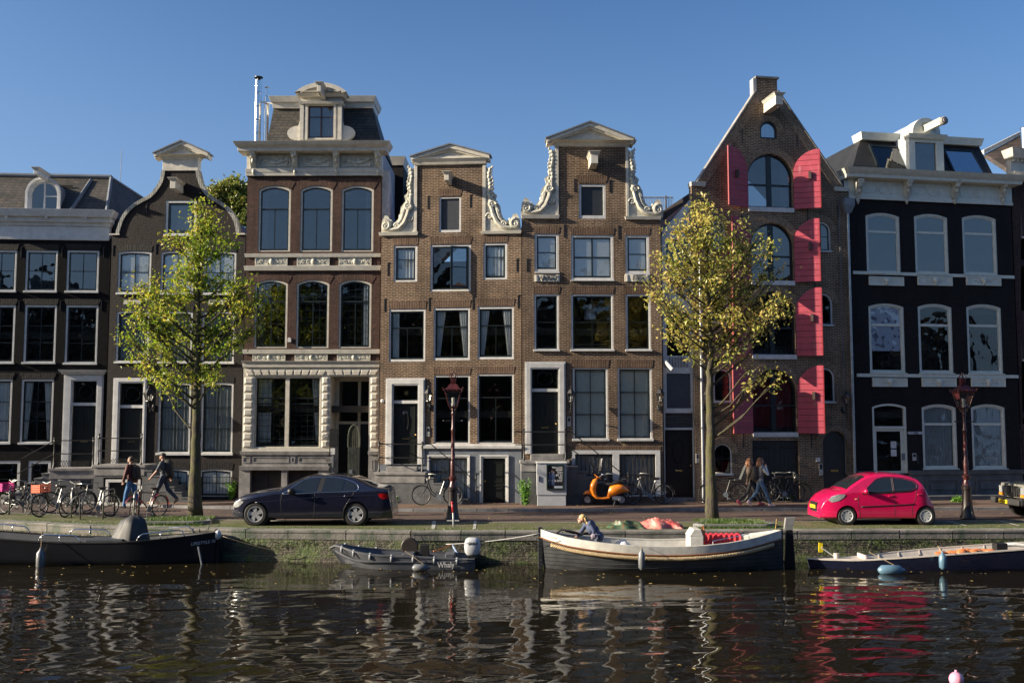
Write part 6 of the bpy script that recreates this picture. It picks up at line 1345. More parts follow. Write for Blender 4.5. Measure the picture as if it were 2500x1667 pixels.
tree('street_tree',b1,D1,[(395,95,55,45),(435,130,45,45),(415,185,75,50),(470,205,50,45),(290,245,45,38),(340,230,50,40),(540,255,55,40),(400,260,75,45),(370,320,80,50),(470,310,65,50),(270,395,75,45),(360,400,75,50),(120,450,70,48),(180,510,75,50),(95,520,40,40),(255,480,70,50),(340,480,60,50),(430,430,70,55),(520,430,60,50),(610,460,85,55),(680,500,45,40),(640,560,70,50),(560,530,60,50),(470,540,60,50),(130,600,70,50),(110,690,55,45),(200,610,65,50),(280,590,60,50),(180,700,75,50),(270,690,65,45),(110,770,55,35),(170,820,55,35),(250,780,60,40),(330,640,55,50),(450,660,65,50),(540,650,70,50),(620,640,55,45),(470,750,60,45),(560,730,50,40),(150,880,45,28),(220,870,55,35),(290,890,50,35),(350,860,45,35),(440,830,55,35),(490,880,55,35),(400,900,50,30)],zQ,[(375,1520),(378,1300),(380,1150),(382,1000),(386,880),(388,760),(390,640),(392,500),(396,380),(402,250),(400,120)],leaf1,8600,(.05,.10),1,'tall street tree with green and yellow leaves in front of the bell gable house',twigs=620,base_r=.19)
b2=at_z(1736,1267,.07);D2=b2.y
tree('street_tree',b2,D2,[(400,960,55,50),(360,905,40,30),(340,1010,60,50),(255,1090,65,55),(400,1080,80,60),(520,1080,70,45),(670,1080,55,40),(180,1120,55,40),(180,1220,65,60),(300,1200,80,65),(430,1210,85,70),(560,1190,80,60),(700,1180,75,55),(820,1170,45,60),(100,1330,50,40),(180,1350,70,60),(300,1330,80,65),(430,1350,85,65),(560,1330,85,65),(690,1310,85,65),(810,1260,60,55),(90,1420,50,45),(200,1470,70,60),(330,1480,80,60),(460,1480,85,60),(590,1470,85,60),(720,1450,85,65),(850,1410,70,50),(930,1390,45,40),(-15,1500,45,40),(20,1600,45,40),(-5,1420,40,30),(120,1600,70,50),(250,1600,75,55),(390,1610,80,60),(530,1610,80,60),(670,1600,85,60),(800,1580,80,60),(920,1600,70,60),(960,1690,50,50),(180,1720,70,60),(300,1740,75,60),(440,1740,70,60),(580,1740,75,60),(720,1720,80,60),(850,1700,80,60),(160,1850,60,50),(270,1870,65,50),(380,1890,60,50),(560,1860,70,50),(680,1840,70,50),(790,1800,65,45),(330,1970,45,35),(560,1980,55,40),(700,2080,30,20),(780,2140,45,22),(850,2090,50,22),(700,2200,40,22),(850,2200,35,15),(940,2110,25,18)],zG,[(447,3080),(442,2800),(440,2500),(438,2250),(438,2100),(438,1950),(440,1800),(430,1600),(420,1400),(410,1200),(400,1000)],leaf2,7800,(.048,.098),2,'street tree thin with yellow autumn leaves in front of the red shuttered warehouse',twigs=640,base_r=.17)
bb=at_y(548,1130,58);tree('garden_tree',Vector((bb.x,bb.y,0)),58,[(1640,340,90,40),(1560,400,90,45),(1690,400,80,60),(1600,460,90,60),(1700,500,90,60),(1640,570,80,60),(1720,620,60,60),(1520,440,60,40),(1780,450,80,80),(1500,500,50,50)],zA,[(1650,2350),(1650,1200),(1650,700),(1655,400)],leaf3,5600,(.10,.18),6,'yellowing garden tree seen between the bell gable and the tall house',twigs=300,base_r=.3)
for i,(x,y,s)in enumerate(((-13,-16,1.0),(-3.5,-15,1.15),(11,-16,1.1),(19,-15,.95),(-23,-15,1.1),(26,-16,1.1))):
 e=empty('bank_tree',(x,y,0),0,'tree on the near bank seen only as a mirror image in the window panes','tree','trees of the near bank');m=MB();m.tube([(0,0,0),(.1,0,4),(0,.1,8)],[.25,.18,.08],8);m.build('trunk',barkm,e)
 m=MB();r_=random.Random(i)
 for k in range(4500):
  q=Vector((r_.gauss(0,.42),r_.gauss(0,.42),r_.gauss(0,.42)));a=1+.25*math.sin(q.x*9+i)*math.sin(q.z*8);leaf_quad(m,Vector((q.x*3.6*s*a,q.y*3.4*s*a,8.2*s+q.z*4.2*s*a)),.42,r_)
 m.build('crown',leafd,e,merge=False,recalc=False)
lampred=simple('dark red lamp paint',(.075,.018,.018),.35,var=.45,scale=6,bstr=.2);lampblk=simple('dark lamp foot paint',(.018,.012,.012),.35,var=.4)
def street_lamp(bx,by,ztop,ztip,label):
 e=empty('street_lamp',(bx,by,0),0,label,'street lamp','crowned street lamps on the quay');H_=ztip
 m=MB();m.lathe([(.235,0),(.235,.03),(.19,.12),(.155,.35),(.135,.62),(.13,.86),(.155,.88),(.155,.96),(.12,1.0)],n=16);m.build('foot',lampblk,e,smooth=35)
 zs_=ztop;m=MB();m.lathe([(.12,1.0),(.10,1.06),(.075,1.16),(.115,1.24),(.115,1.29),(.075,1.33),(.07,1.5),(.075,1.72),(.055,1.78),(.05,2.4),(.046,zs_-.75),(.065,zs_-.72),(.065,zs_-.66),(.045,zs_-.62),(.04,zs_-.25),(.07,zs_-.22),(.045,zs_-.18),(.05,zs_-.02)],n=14)
 for i in range(16):a=i*.9;zz=1.4+i*(zs_-2.3)/16;m.tube([(.052*math.cos(a),.052*math.sin(a),zz),(.057*math.cos(a+.8),.057*math.sin(a+.8),zz+.12),(.052*math.cos(a+1.5),.052*math.sin(a+1.5),zz+.22)],.012,5)
 m.build('post',lampred,e,smooth=35)
 m=MB();m.tube([(-.28,0,zs_-.42),(.28,0,zs_-.42)],.014,6);[m.ball((x,0,zs_-.42),.028)for x in(-.28,.28)];m.build('ladder_bar',iron,e)
 m=MB()
 for a in(0,1,2,3):t=PI/4+a*PI/2;m.tube([(0,0,zs_-.15),(.09*math.cos(t),.09*math.sin(t),zs_-.1),(.13*math.cos(t),.13*math.sin(t),zs_+.0)],.016,6)
 lh=(ztip-zs_)*.47;w0,w1=.17,.33;q=lambda w,z_:[(w*math.cos(PI/4+i*PI/2),w*math.sin(PI/4+i*PI/2),z_)for i in range(4)]
 m.lathe([(w0+.02,zs_-.01),(w0+.03,zs_+.02)],n=4,ang=PI/4)
 A_,B_=q(w0,zs_+.01),q(w1,zs_+lh)
 for i in range(4):m.tube([A_[i],B_[i]],.014,6);m.tube([B_[i],B_[(i+1)%4]],.016,6)
 m.lathe([(w1+.03,zs_+lh),(w1+.05,zs_+lh+.05),(.26,zs_+lh+.11),(.15,zs_+lh+.22),(.09,zs_+lh+.24),(.12,zs_+lh+.30),(.11,zs_+lh+.42),(.07,zs_+lh+.44)],n=4,ang=PI/4)
 zc=zs_+lh
 for i in range(4):
  for t in(0,.25,.5,.75):p=Vector(q(w1+.04,zc+.03)[i]).lerp(Vector(q(w1+.04,zc+.03)[(i+1)%4]),t);m.tube([p,p+Vector((p.x*.08,p.y*.08,.06)),p+Vector((p.x*.2,p.y*.2,.10))],[.022,.016,.004],5)
 for i in range(6):a=i*PI/3;m.tube([(.09*math.cos(a),.09*math.sin(a),zc+.40),(.13*math.cos(a),.13*math.sin(a),zc+.46),(.06*math.cos(a),.06*math.sin(a),zc+.55),(0,0,zc+.56)],.013,5)
 m.ball((0,0,zc+.58),.035);m.tube([(0,0,zc+.58),(0,0,ztip)],.008,5);m.tube([(-.03,0,ztip-.04),(.03,0,ztip-.04)],.008,5);m.build('lantern_frame',lampred,e,smooth=35)
 g_=MB();g_.lathe([(w0-.005,zs_+.02),(w1-.01,zs_+lh-.01)],n=4,ang=PI/4);g_.build('lantern_glass',lampg,e)
 m=MB();m.lathe([(.05,zs_+.02),(.06,zs_+.1),(.035,zs_+.12),(.05,zs_+.2),(.045,zs_+.27),(0,zs_+.28)],n=10);m.build('bulb',white2,e,smooth=40);return e
a=at_z(*zW(1137,1335));t0=at_y(*zF(620,822),a.y).z;t1=at_y(*zF(625,585),a.y).z;street_lamp(a.x,a.y,t0,t1,'dark red crowned street lamp in front of the house numbered 552');LA=a
a=at_z(*zT(735,1000));t0=at_y(*zJ(1005,715),a.y).z;t1=at_y(*zJ(996,495),a.y).z;street_lamp(a.x,a.y,t0,t1,'dark red crowned street lamp between the red car and the jeep')
a=at_y(*zD(1018,780),37.0);z0=at_y(*zD(1018,400),37.0).z;z1=at_y(*zD(1018,238),37.0).z
e=walllamp(HH2,zD,982,225,1058,405,'black wall lantern beside the bell gable house door, lit by the sun',d=.5)
a=at_z(*zW(1152,1455));e=empty('marker_post',a,0,'thin red and white metal post with cross bar before the lamp foot','post')
m=MB();zt=at_y(*zW(1125,990),a.y).z;zm=at_y(*zW(1140,1180),a.y).z;dx=(1152-1125)/7.84/90;m.tube([(0,0,0),(-dx*.4,0,zm)],.018,8);m.build('white_tube',white2,e,smooth=True)
m=MB();m.tube([(-dx*.4,0,zm),(-dx,0,zt)],.030,8);m.ball((-dx,0,zt),.035);m.build('red_sleeve',simple('signal red',(.5,.02,.03),.4),e,smooth=True);m=MB();m.tube([(.03,.03,0),(.0,.03,zt-.05)],.012,8);m.build('steel_rod',lead,e)
m=MB();u=at_y(*zW(1028,1335),a.y);v=at_y(*zW(1262,1335),a.y);m.box(u.x-a.x,v.x-a.x,-.01,.02,u.z-.012,u.z+.012);m.build('cross_bar',white2,e)
c0=at_y(*zF(1238,1540),34.72);c1=at_y(*zF(1457,1540),34.72);ct=at_y(*zF(1350,1228),c0.y).z;W_=c1.x-c0.x
cab=empty('street_cabinet',(c0.x,c0.y,.06),0,'grey metal street cabinet with a black poster frame before the high stoop','cabinet');Hh=ct-.06
gcab=simple('grey cabinet paint',(.40,.42,.45),.5,var=.12,scale=3)
m=MB();m.box(.02,W_-.02,0,.42,0,.36);m.build('plinth',gcab,cab,bevel=.008);m=MB();m.box(0,W_,-.02,.45,.365,Hh-.04);m.build('body',gcab,cab,bevel=.012);m=MB();m.taper(-.03,W_+.03,-.05,.48,Hh-.04,Hh,-.02);m.build('roof',white2,cab,bevel=.01)
m=MB();m.box(.07,.09,-.045,-.02,Hh*.55,Hh*.68);m.build('handle',iron,cab)
fx0,fx1=W_*.325,W_*.92;fz0,fz1=Hh*.36,Hh*.945
m=MB();m.plate(outl(fx0,fx1,fz0,fz1),[outl(fx0+.045,fx1-.045,fz0+.045,fz1-.035)],-.07,-.021);fr_=m.build('poster_frame',simple('dark green frame',(.02,.035,.03),.35),cab,bevel=.008)
m=MB();m.box(fx0+.04,fx1-.04,-.04,-.03,fz0+.04,fz1-.03);m.build('poster',simple('black poster',(.015,.014,.018),.35),fr_)
lw=simple('poster white',(.75,.75,.75),.5,var=0);pw=fx1-fx0-.1;ph=fz1-fz0
for i,s in enumerate(('WE LOVE','HOW','YOU','FIT IN','TO','STAND OUT')):text(None,s,fx1-.06,fz1-.10-i*ph*.105,ph*.115,lw,'poster_lettering',y=-.043,parent=fr_,align='RIGHT',bold=.002,ext=.001,xs=.85)
m=MB();bz=fz0+.07;m.box(fx1-.06-pw*.55,fx1-.06,-.045,-.041,bz,bz+.07);m.build('poster_bar',simple('poster blue grey',(.45,.52,.6),.5),fr_);text(None,'MARKETING',fx1-.06-pw*.27,bz+.035,.05,iron,'poster_lettering',y=-.047,parent=fr_,ext=.001)if False else None
jean=simple('poster denim',(.07,.12,.26),.7,var=.6,scale=20);m=MB()
for k,(dx,hh_)in enumerate(((.14,.50),(.30,.56),(.42,.52))):
 x=fx0+.04+pw*dx;zb=fz0+ph*.2;w=pw*.05;t=zb+ph*hh_;md=zb+ph*hh_*.48
 m.prism([(x-w*1.1,-.042,zb),(x-w*.2,-.042,zb),(x,-.042,md),(x+w*.2,-.042,zb),(x+w*1.1,-.042,zb),(x+w*1.0,-.042,md),(x+w*1.5,-.042,md+.03),(x+w*1.3,-.042,t-.09),(x+w*.4,-.042,t-.05),(x-w*.4,-.042,t-.05),(x-w*1.3,-.042,t-.09),(x-w*1.4,-.042,md+.03),(x-w*1.0,-.042,md)],(0,-.002,0));m.ball((x,-.043,t-.02),.025,.003,.035,mi=1)
m.build('poster_picture',[jean,simple('poster skin',(.4,.25,.18),.6)],fr_)
def bush(x,y,w,h,n,seed,label,lm=None,name='weed',s=(.035,.07),z0=.06):
 m=MB();r_=random.Random(seed);st_=MB()
 for k in range(max(4,n//60)):
  a=r_.uniform(0,6.28);e_=Vector((math.cos(a)*w*r_.random(),math.sin(a)*.12,h*r_.uniform(.5,1)));st_.tube([(0,0,0),e_*.5+Vector((0,0,.03)),e_],[.006,.005,.003],4)
  for j in range(60):t=r_.random()**.6;leaf_quad(m,e_*t+Vector((r_.gauss(0,.05),r_.gauss(0,.03),r_.gauss(0,.05))),r_.uniform(*s),r_)
 e=empty(name,(x,y,z0),0,label,'plant');m.build('leaves',lm or leafmat('weed leaves',[(.06,.17,.02),(.13,.30,.04),(.26,.42,.08)],.5),e,merge=False,recalc=False);st_.build('stems',grassm,e);return e
a=at_y(*zF(1155,1538),34.95);bush(a.x,a.y,.26,.95,700,1,'bright green weed growing left of the grey street cabinet',name='tall_weed')
for i,(z,x,y,w,h,lb)in enumerate(((zW,70,1010,.35,.22,'low green weed by the wall just right of the sedan boot'),(zW,360,1005,.3,.14,'small green weed beside the front wheel of the bicycle under the lamp'),(zY,2110,940,.18,.75,'climbing weed on the brick pier left of the dark sedan'),(zS,1470,1040,.45,.36,'green weed under the parked bicycles before the warehouse doors'),(zS,1830,1040,.4,.22,'low weeds right of the bicycles before the warehouse doors'),(zT,480,530,.5,.14,'low green weeds along the step behind the right street lamp'),(zR,1620,1035,.35,.2,'weeds behind the orange scooter and the silver bicycle'))):
 a=at_z(*z(x,y),.06);bush(a.x,min(a.y,37.6),w,h,360,10+i,lb)
tyrem=simple('tyre rubber',(.012,.012,.013),.75,var=.3);rimm_=simple('wheel alloy',(.42,.43,.45),.35,metal=.25,var=.2);blkp=simple('black plastic',(.012,.012,.013),.5)
chrome=simple('chrome',(.8,.8,.8),.12,metal=1,var=.05)
carglass=simple('car window glass',(.012,.016,.018),.04,spec=.9,var=.1)
lampm=simple('headlamp',(.55,.58,.6),.12,metal=.5,var=.5,scale=30);tailm=simple('tail lamp',(.35,.008,.012),.15,coat=.6,var=.3)
def interp(P,x):
 if x<=P[0][0]:return P[0][1]
 for(a,ya),(b,yb)in zip(P,P[1:]):
  if x<=b:return ya+(yb-ya)*(x-a)/(b-a)if b>a else yb
 return P[-1][1]
def wheel(par,x,y,r,w,spokes=5,side=-1,name='wheel',rim=None,twist=.25,wid=.09,rr_=.66):
 e=bpy.data.objects.new(name,None);COL.objects.link(e);e.parent=par;e.location=(x,y,r)
 ri=r*rr_;m=MB();m.lathe([(ri,-w/2),(r*.9,-w/2),(r*.985,-w*.35),(r,0),(r*.985,w*.35),(r*.9,w/2),(ri,w/2)],n=40,axis='y',caps=False);m.build('tyre',tyrem,e,smooth=40)
 m=MB();s=side;m.lathe([(ri+.004,s*w*.5),(ri-.015,s*w*.5),(ri-.03,s*w*.3),(ri-.04,-s*w*.3)],n=36,axis='y',caps=False);m.lathe([(0,s*w*.40),(.055,s*w*.42),(.06,s*w*.3)],n=14,axis='y')
 for k in range(spokes):
  a=2*PI*k/spokes+.3;c0,c1=Vector((math.cos(a),0,math.sin(a))),Vector((math.cos(a+twist),0,math.sin(a+twist)));t=Vector((-math.sin(a),0,math.cos(a)))
  p=[c0*.04-t*wid*.3,c1*(ri-.01)-t*wid*.55,c1*(ri-.01)+t*wid*.55,c0*.04+t*wid*.3];m.prism([v+Vector((0,s*w*.42,0))for v in p],(0,-s*w*.12,0))
 m.build('rim',rim or rimm_,e,smooth=30);m=MB();m.lathe([(0,s*w*.1),(ri-.03,s*w*.1)],n=24,axis='y');m.build('brake_disc',blkp,e);return e
class Car:
 def __init__(s,X0,yg,sc,D,top,zb,W,belt,x0px,name,label,cat,paint,wheels,wr,slope=.36,crown=.10,efront=.75,erear=.6,kf=.25,kr=.18,yaw=0.0):
  s.cv=lambda x,y:((x-x0px)/sc,(yg-y)/sc);s.top=[s.cv(*p)for p in top];s.W=W;s.belt=belt;s.zb=zb;s.L=s.top[-1][0];s.slope=slope;s.crown=crown;s.ef,s.er,s.kf,s.kr=efront,erear,kf,kr
  g=at_z(*X0);s.root=empty(name,(g.x,g.y+W,0),yaw,label,cat);n=90;J=16;rows=[]
  for i in range(n+1):
   t=i/n;x=s.L*(t-math.sin(2*PI*t)*.06);rows.append(s.ring(x,J))
  m=MB();m.grid(rows,wrap=True);k=len(rows[0]);m.f.append(tuple(range(k)));m.m.append(0);m.f.append(tuple(range(len(m.v)-k,len(m.v))));m.m.append(0)
  o=m.build('body',paint,s.root,smooth=42);s.body=o
  for wx in wheels:
   c=MB();c.lathe([(wr*1.13,-W-.5),(wr*1.13,W+.5)],n=40,axis='y');c=c.build('cut',paint);c.location=(wx,0,wr);c.parent=s.root
   md=o.modifiers.new('b','BOOLEAN');md.object=c;md.operation='DIFFERENCE';md.solver='EXACT';bpy.context.view_layer.update();bake(o);bpy.data.objects.remove(c)
  for wx in wheels:
   for sg in(-1,1):wheel(s.root,wx,sg*(W-.125),wr,.2,side=sg,**s.wk)
  o.data.set_sharp_from_angle(angle=R(38))
  m=MB()
  for wx in wheels:m.lathe([(wr*1.14,-W+.10),(wr*1.14,W-.10)],(wx,0,wr),n=28,axis='y');m.v=m.v
  m.box(.3,s.L-.3,-W+.12,W-.12,zb-.01,zb+.05);m.build('underbody',blkp,s.root)
 def wside(s,x,z):
  d0,d1=max(0,x),max(0,s.L-x);f=1.0
  if d0<s.ef:f*=1-s.kf*(1-d0/s.ef)**2.2
  if d1<s.er:f*=1-s.kr*(1-d1/s.er)**2.2
  b=interp(s.belt,x)if isinstance(s.belt,list)else s.belt
  w=s.W*f*(1-.06*max(0,(.52-z)/.5)**1.5-.035*max(0,(z-.6)/.4));
  if z>b:w-=(z-b)*s.slope
  return w
 def zt(s,x):return interp(s.top,x)
 def hw(s,x,z):
  zt=s.zt(x);c=min(s.crown,zt-s.zb);z0=zt-c
  if z<=z0:return s.wside(x,z)
  t=min(1,(z-z0)/c);return s.wside(x,z0)*math.sqrt(max(0,1-t**2.2))**.8
 def ring(s,x,J):
  zt=s.zt(x);c=min(s.crown,(zt-s.zb)*.5);z0=zt-c;R_=[]
  zl=s.zb+.0;w0=s.wside(x,zl)-.04;R_.append((x,0,zl))
  R_.append((x,w0*.6,zl));R_.append((x,w0,zl));
  for j in range(J):z=zl+.04+(z0-zl-.04)*j/(J-1);R_.append((x,s.wside(x,z),z))
  ws=s.wside(x,z0)
  for j in range(1,9):a=PI/2*j/9;t=math.sin(a);R_.append((x,ws*math.sqrt(max(0,1-t**2.2))**.8,z0+c*t))
  R_.append((x,0,zt));return[(p[0],p[1],p[2])for p in R_]+[(p[0],-p[1],p[2])for p in R_[-2:0:-1]]
 def patch(s,poly,name,mat,off=.006,par=None,px=True,n=26,both=True):
  P=[s.cv(*p)for p in poly]if px else poly;xs=[p[0]for p in P];x0,x1=min(xs),max(xs)
  for sg in((-1,1)if both else(-1,)):
   rows=[]
   for i in range(n+1):
    x=x0+(x1-x0)*(i/n);x=min(max(x,x0+1e-4),x1-1e-4);zs_=[]
    for(a,b)in zip(P,P[1:]+P[:1]):
     if(a[0]-x)*(b[0]-x)<0:zs_.append(a[1]+(b[1]-a[1])*(x-a[0])/(b[0]-a[0]))
    if len(zs_)<2:continue
    z0,z1=min(zs_),max(zs_);rows.append([(x,sg*(s.hw(x,z0+(z1-z0)*j/6)+off),z0+(z1-z0)*j/6)for j in range(7)])
   m=MB();m.grid(rows);m.build(name,mat,par or s.root,smooth=True)
 def line(s,pts,name,mat,r=.008,closed=False,off=.004,par=None,both=True):
  P=[s.cv(*p)for p in pts];Q=[]
  for a,b in zip(P,(P[1:]+P[:1])if closed else P[1:]):
   for k in range(6):t=k/6;Q.append((a[0]+(b[0]-a[0])*t,a[1]+(b[1]-a[1])*t))
  if not closed:Q.append(P[-1])
  for sg in((-1,1)if both else(-1,)):m=MB();m.tube([(q[0],sg*(s.hw(*q)+off),q[1])for q in Q],r,6,closed=closed);m.build(name,mat,par or s.root,smooth=True)
 def topglass(s,xa,xb,name,mat,k=.86,off=.008):
  xa,xb=s.cv(xa,0)[0],s.cv(xb,0)[0];rows=[]
  for i in range(13):
   x=xa+(xb-xa)*i/12;zt=s.zt(x);c=min(s.crown,(zt-s.zb)*.5);ws=s.wside(x,zt-c);row=[]
   sl=Vector((-(s.zt(x+.02)-s.zt(x-.02)),0,.04)).normalized()*off
   for j in range(-8,9):y=ws*k*j/8;t=(1-min(1,abs(y)/ws)**2.5)**(1/2.2);row.append(Vector((x,y,zt-c+c*t))+sl)
   rows.append(row)
  m=MB();m.grid(rows);m.build(name,mat,s.root,smooth=True)
navy=simple('dark navy car paint',(.008,.009,.022),.22,coat=1.0,var=.15,spec=.6);Car.wk=dict(spokes=5,wid=.13,twist=.2,rr_=.68)
g0=zK(110,785)
c=Car(zK(110,785),785,452,0,[(110,560),(118,500),(135,465),(200,420),(260,394),(400,356),(560,333),(720,318),(860,245),(1000,180),(1100,152),(1200,140),(1320,134),(1450,136),(1560,146),(1660,165),(1780,212),(1880,258),(1960,286),(2060,296),(2115,304),(2122,345),(2140,450),(2165,540),(2172,600)],.20,.88,[(0,.68),(1.2,.92),(2.0,.93),(4.6,1.02)],110,'sedan','dark navy sedan with chrome window line parked along the quay facing left','car',navy,[(425-110)/452,(1705-110)/452],.325,slope=.42,kr=.10,erear=.35)
c.patch([(845,372),(900,300),(1010,218),(1130,188),(1240,182),(1190,356)],'side_window',carglass);c.patch([(1275,352),(1310,182),(1440,186),(1545,206),(1530,345)],'side_window',carglass);c.patch([(1545,345),(1560,212),(1660,245),(1702,285),(1700,320),(1680,342)],'side_window',carglass)
c.patch([(1200,356),(1248,181),(1305,181),(1270,352)],'door_pillar',blkp,off=.004)
c.line([(765,385),(840,330),(900,288),(1010,210),(1130,178),(1300,171),(1450,177),(1560,195),(1660,228),(1722,270),(1738,300),(1725,330),(1700,346),(1500,354),(1190,364),(940,378)],'chrome_trim',chrome,r=.011,closed=True)
c.topglass(735,1010,'windscreen',carglass);c.topglass(1690,1915,'rear_window',carglass)
c.patch([(125,498),(150,478),(215,465),(272,478),(255,500),(205,545),(140,560),(122,540)],'headlight',lampm,off=.010);c.patch([(1988,382),(2060,372),(2112,378),(2120,440),(2050,448),(2010,425)],'tail_light',tailm,off=.010)
c.line([(760,385),(748,470),(760,640),(800,700)],'door_gap',blkp,r=.007,off=-.004);c.line([(1180,360),(1182,500),(1172,705)],'door_gap',blkp,r=.007,off=-.004);c.line([(1690,350),(1640,430),(1560,560),(1540,700)],'door_gap',blkp,r=.007,off=-.004)
c.line([(420,490),(760,462),(1180,425),(1700,405),(2000,400)],'crease',navy,r=.012,off=-.004);c.line([(620,722),(1530,715)],'sill_trim',blkp,r=.018,off=-.005)
for a in(1150,1560):c.line([(a,428-(a-1150)*.04),(a+85,424-(a-1150)*.04)],'door_handle',navy,r=.016,off=.018)
def mirror(c,x,y,mat,s=1):
 X,Zz=c.cv(x,y)
 for sg in(-1,1):m=MB();yy=sg*(c.hw(X+.1,Zz)+.10);m.ball((X,yy,Zz),.085*s,.10*s,.075*s,12,8);m.tube([(X+.05,yy-sg*.02,Zz-.05),(X+.08,sg*c.hw(X+.1,Zz-.08),Zz-.08)],.025,6);m.build('mirror',mat,c.root,smooth=True)
mirror(c,885,345,blkp,1.25)
m=MB();
for sg in(-1,1):m.plate(arc(sg*.22,.62,.19,0,360,16,rz=.12)[:-1],[],-.0,.03)
m.M=None;o=m.build('grille',chrome,c.root);o.rotation_euler=(0,0,-PI/2);o.location=(-.005,0,-.02)
m=MB();m.box(-.26,.26,-.03,-.0,.40,.51);o=m.build('number_plate',simple('yellow plate',(.75,.52,.02),.5,var=0),c.root);o.rotation_euler=(0,0,-PI/2);o.location=(-.01,0,0)
pink=simple('raspberry red car paint',(.50,.005,.07),.25,coat=1.0,var=.08,spec=.6);Car.wk=dict(spokes=8,wid=.075,twist=.0,rr_=.66,rim=simple('silver wheel cover',(.55,.57,.58),.35,metal=.2))
c=Car(zP(284,680),680,366,0,[(262,560),(270,480),(300,420),(350,372),(430,330),(520,310),(600,252),(700,192),(760,164),(860,147),(1000,142),(1130,152),(1230,172),(1290,195),(1330,240),(1370,320),(1410,400),(1445,450),(1458,520),(1460,580)],.19,.80,[(0,.8),(.9,.93),(1.6,.95),(3.3,1.06)],262,'hatchback','bright raspberry red small hatchback parked by the quay facing left','car',pink,[(527-262)/366,(1346-262)/366],.262,slope=.24,crown=.10,efront=.7,kf=.22,erear=.55,kr=.2)
c.patch([(700,352),(760,290),(850,215),(930,194),(1000,192),(1000,342)],'side_window',carglass);c.patch([(1030,337),(1030,194),(1130,202),(1220,225),(1255,262),(1250,290),(1180,325)],'side_window',carglass)
c.line([(690,358),(760,283),(850,207),(930,186),(1008,184),(1008,346)],'window_seal',blkp,r=.010,closed=True);c.line([(1022,343),(1022,186),(1130,194),(1228,218),(1265,262),(1258,298),(1185,332)],'window_seal',blkp,r=.010,closed=True)
c.topglass(532,745,'windscreen',carglass);c.topglass(1300,1365,'rear_window',carglass)
c.patch([(340,425),(372,385),(440,362),(515,362),(500,390),(440,430),(370,445)],'headlight',lampm,off=.012);c.patch([(1335,240),(1350,240),(1395,350),(1380,350),(1352,300)],'tail_light',tailm,off=.008)
c.line([(670,490),(950,478),(1225,462)],'side_strip',blkp,r=.016,off=.0);c.line([(650,370),(640,470),(665,590)],'door_gap',blkp,r=.007,off=-.004);c.line([(1015,345),(1030,470),(1020,585)],'door_gap',blkp,r=.007,off=-.004);c.line([(1262,300),(1240,420),(1205,480),(1200,580)],'door_gap',blkp,r=.007,off=-.004)
for a,b in((955,380),(1262,365)):c.line([(a,b),(a+50,b-3)],'door_handle',pink,r=.016,off=.016)
c.line([(610,411),(635,411)],'indicator',simple('pale orange lens',(.7,.5,.3),.3),r=.014,off=.0)
mirror(c,720,330,pink,.95)
def frontplate(c,z0,z1,w,mat,name,x,d=.02,rnd=.0,y=0):m=MB();m.prism([(x,y-w,z0),(x,y+w,z0),(x,y+w,z1),(x,y-w,z1)],(d,0,0));return m.build(name,mat,c.root,bevel=.012)
c.topglass(262,262,'x',blkp)if False else None
frontplate(c,.36,.60,.30,blkp,'grille',-.012,.06);frontplate(c,.34,.36,.32,chrome,'grille_trim',-.02,.06);frontplate(c,.60,.62,.32,chrome,'grille_trim',-.0,.05)
o=frontplate(c,.43,.53,.25,simple('yellow plate',(.75,.52,.02),.5,var=0),'number_plate',-.035,.02);t_=text(None,'89-SX-31',-.036,0,.085,iron,'plate_lettering',y=0,parent=c.root,ext=.001,rot=(PI/2,0,-PI/2));t_.location=(-.037,0,.48)
for sg in(-1,1):m=MB();m.ball((.10,sg*.60,.30),.03,.07,.04,10,6);m.build('fog_light',chrome,c.root,smooth=True)
jp=simple('grey green jeep paint',(.19,.19,.165),.4,coat=.4,var=.2);g=at_z(*zT(2130,1060));sc_=11.76*F/g.y
jx=lambda X:(X-2130)/sc_;jz=lambda Y:(1060-Y)/sc_
jr=empty('jeep',(g.x,g.y,0),0,'grey off-road car with slatted grille at the right edge, behind the right lamp','car')
xf=at_y(2440,1200,g.y+1.68).x-g.x;W2=.84
m=MB();m.add([(xf,-.0,.62),(xf+.0,2*W2,.62),(xf+1.2,2*W2,.62),(xf+1.2,0,.62),(xf+.05,.0,1.03),(xf+.05,2*W2,1.03),(xf+1.2,2*W2,1.10),(xf+1.2,0,1.10)],[(0,1,5,4),(1,2,6,5),(2,3,7,6),(3,0,4,7),(4,5,6,7),(0,3,2,1)])
m.box(xf+1.2,xf+4.0,0,2*W2,.5,1.12);m.add([(xf+1.2,.02,1.12),(xf+3.9,.02,1.12),(xf+3.9,2*W2-.02,1.12),(xf+1.2,2*W2-.02,1.12),(xf+1.7,.14,1.62),(xf+3.85,.14,1.62),(xf+3.85,2*W2-.14,1.62),(xf+1.7,2*W2-.14,1.62)],[(0,1,5,4),(1,2,6,5),(2,3,7,6),(3,0,4,7),(4,5,6,7)]);o=m.build('body',jp,jr,bevel=.03)
m=MB();m.box(xf+1.5,xf+3.7,.05,.08,1.18,1.5);m.build('side_window',carglass,jr)
m=MB();m.box(xf-.03,xf,.36,1.32,.66,.98)
for i in range(7):y=.40+i*.135;m.box(xf-.06,xf-.03,y,y+.05,.67,.97)
m.build('grille',[chrome],jr);m=MB();m.box(xf-.035,xf-.031,.38,1.3,.67,.97);m.build('grille_opening',blkp,jr)
for y in(.07,1.40):m=MB();m.box(xf-.04,xf+.02,y,y+.22,.74,.95);m.build('headlight',lampm,jr,bevel=.01);m=MB();m.box(xf-.045,xf+.02,y,y+.22,.66,.73);m.build('indicator',simple('orange lens',(.7,.22,.02),.25),jr)
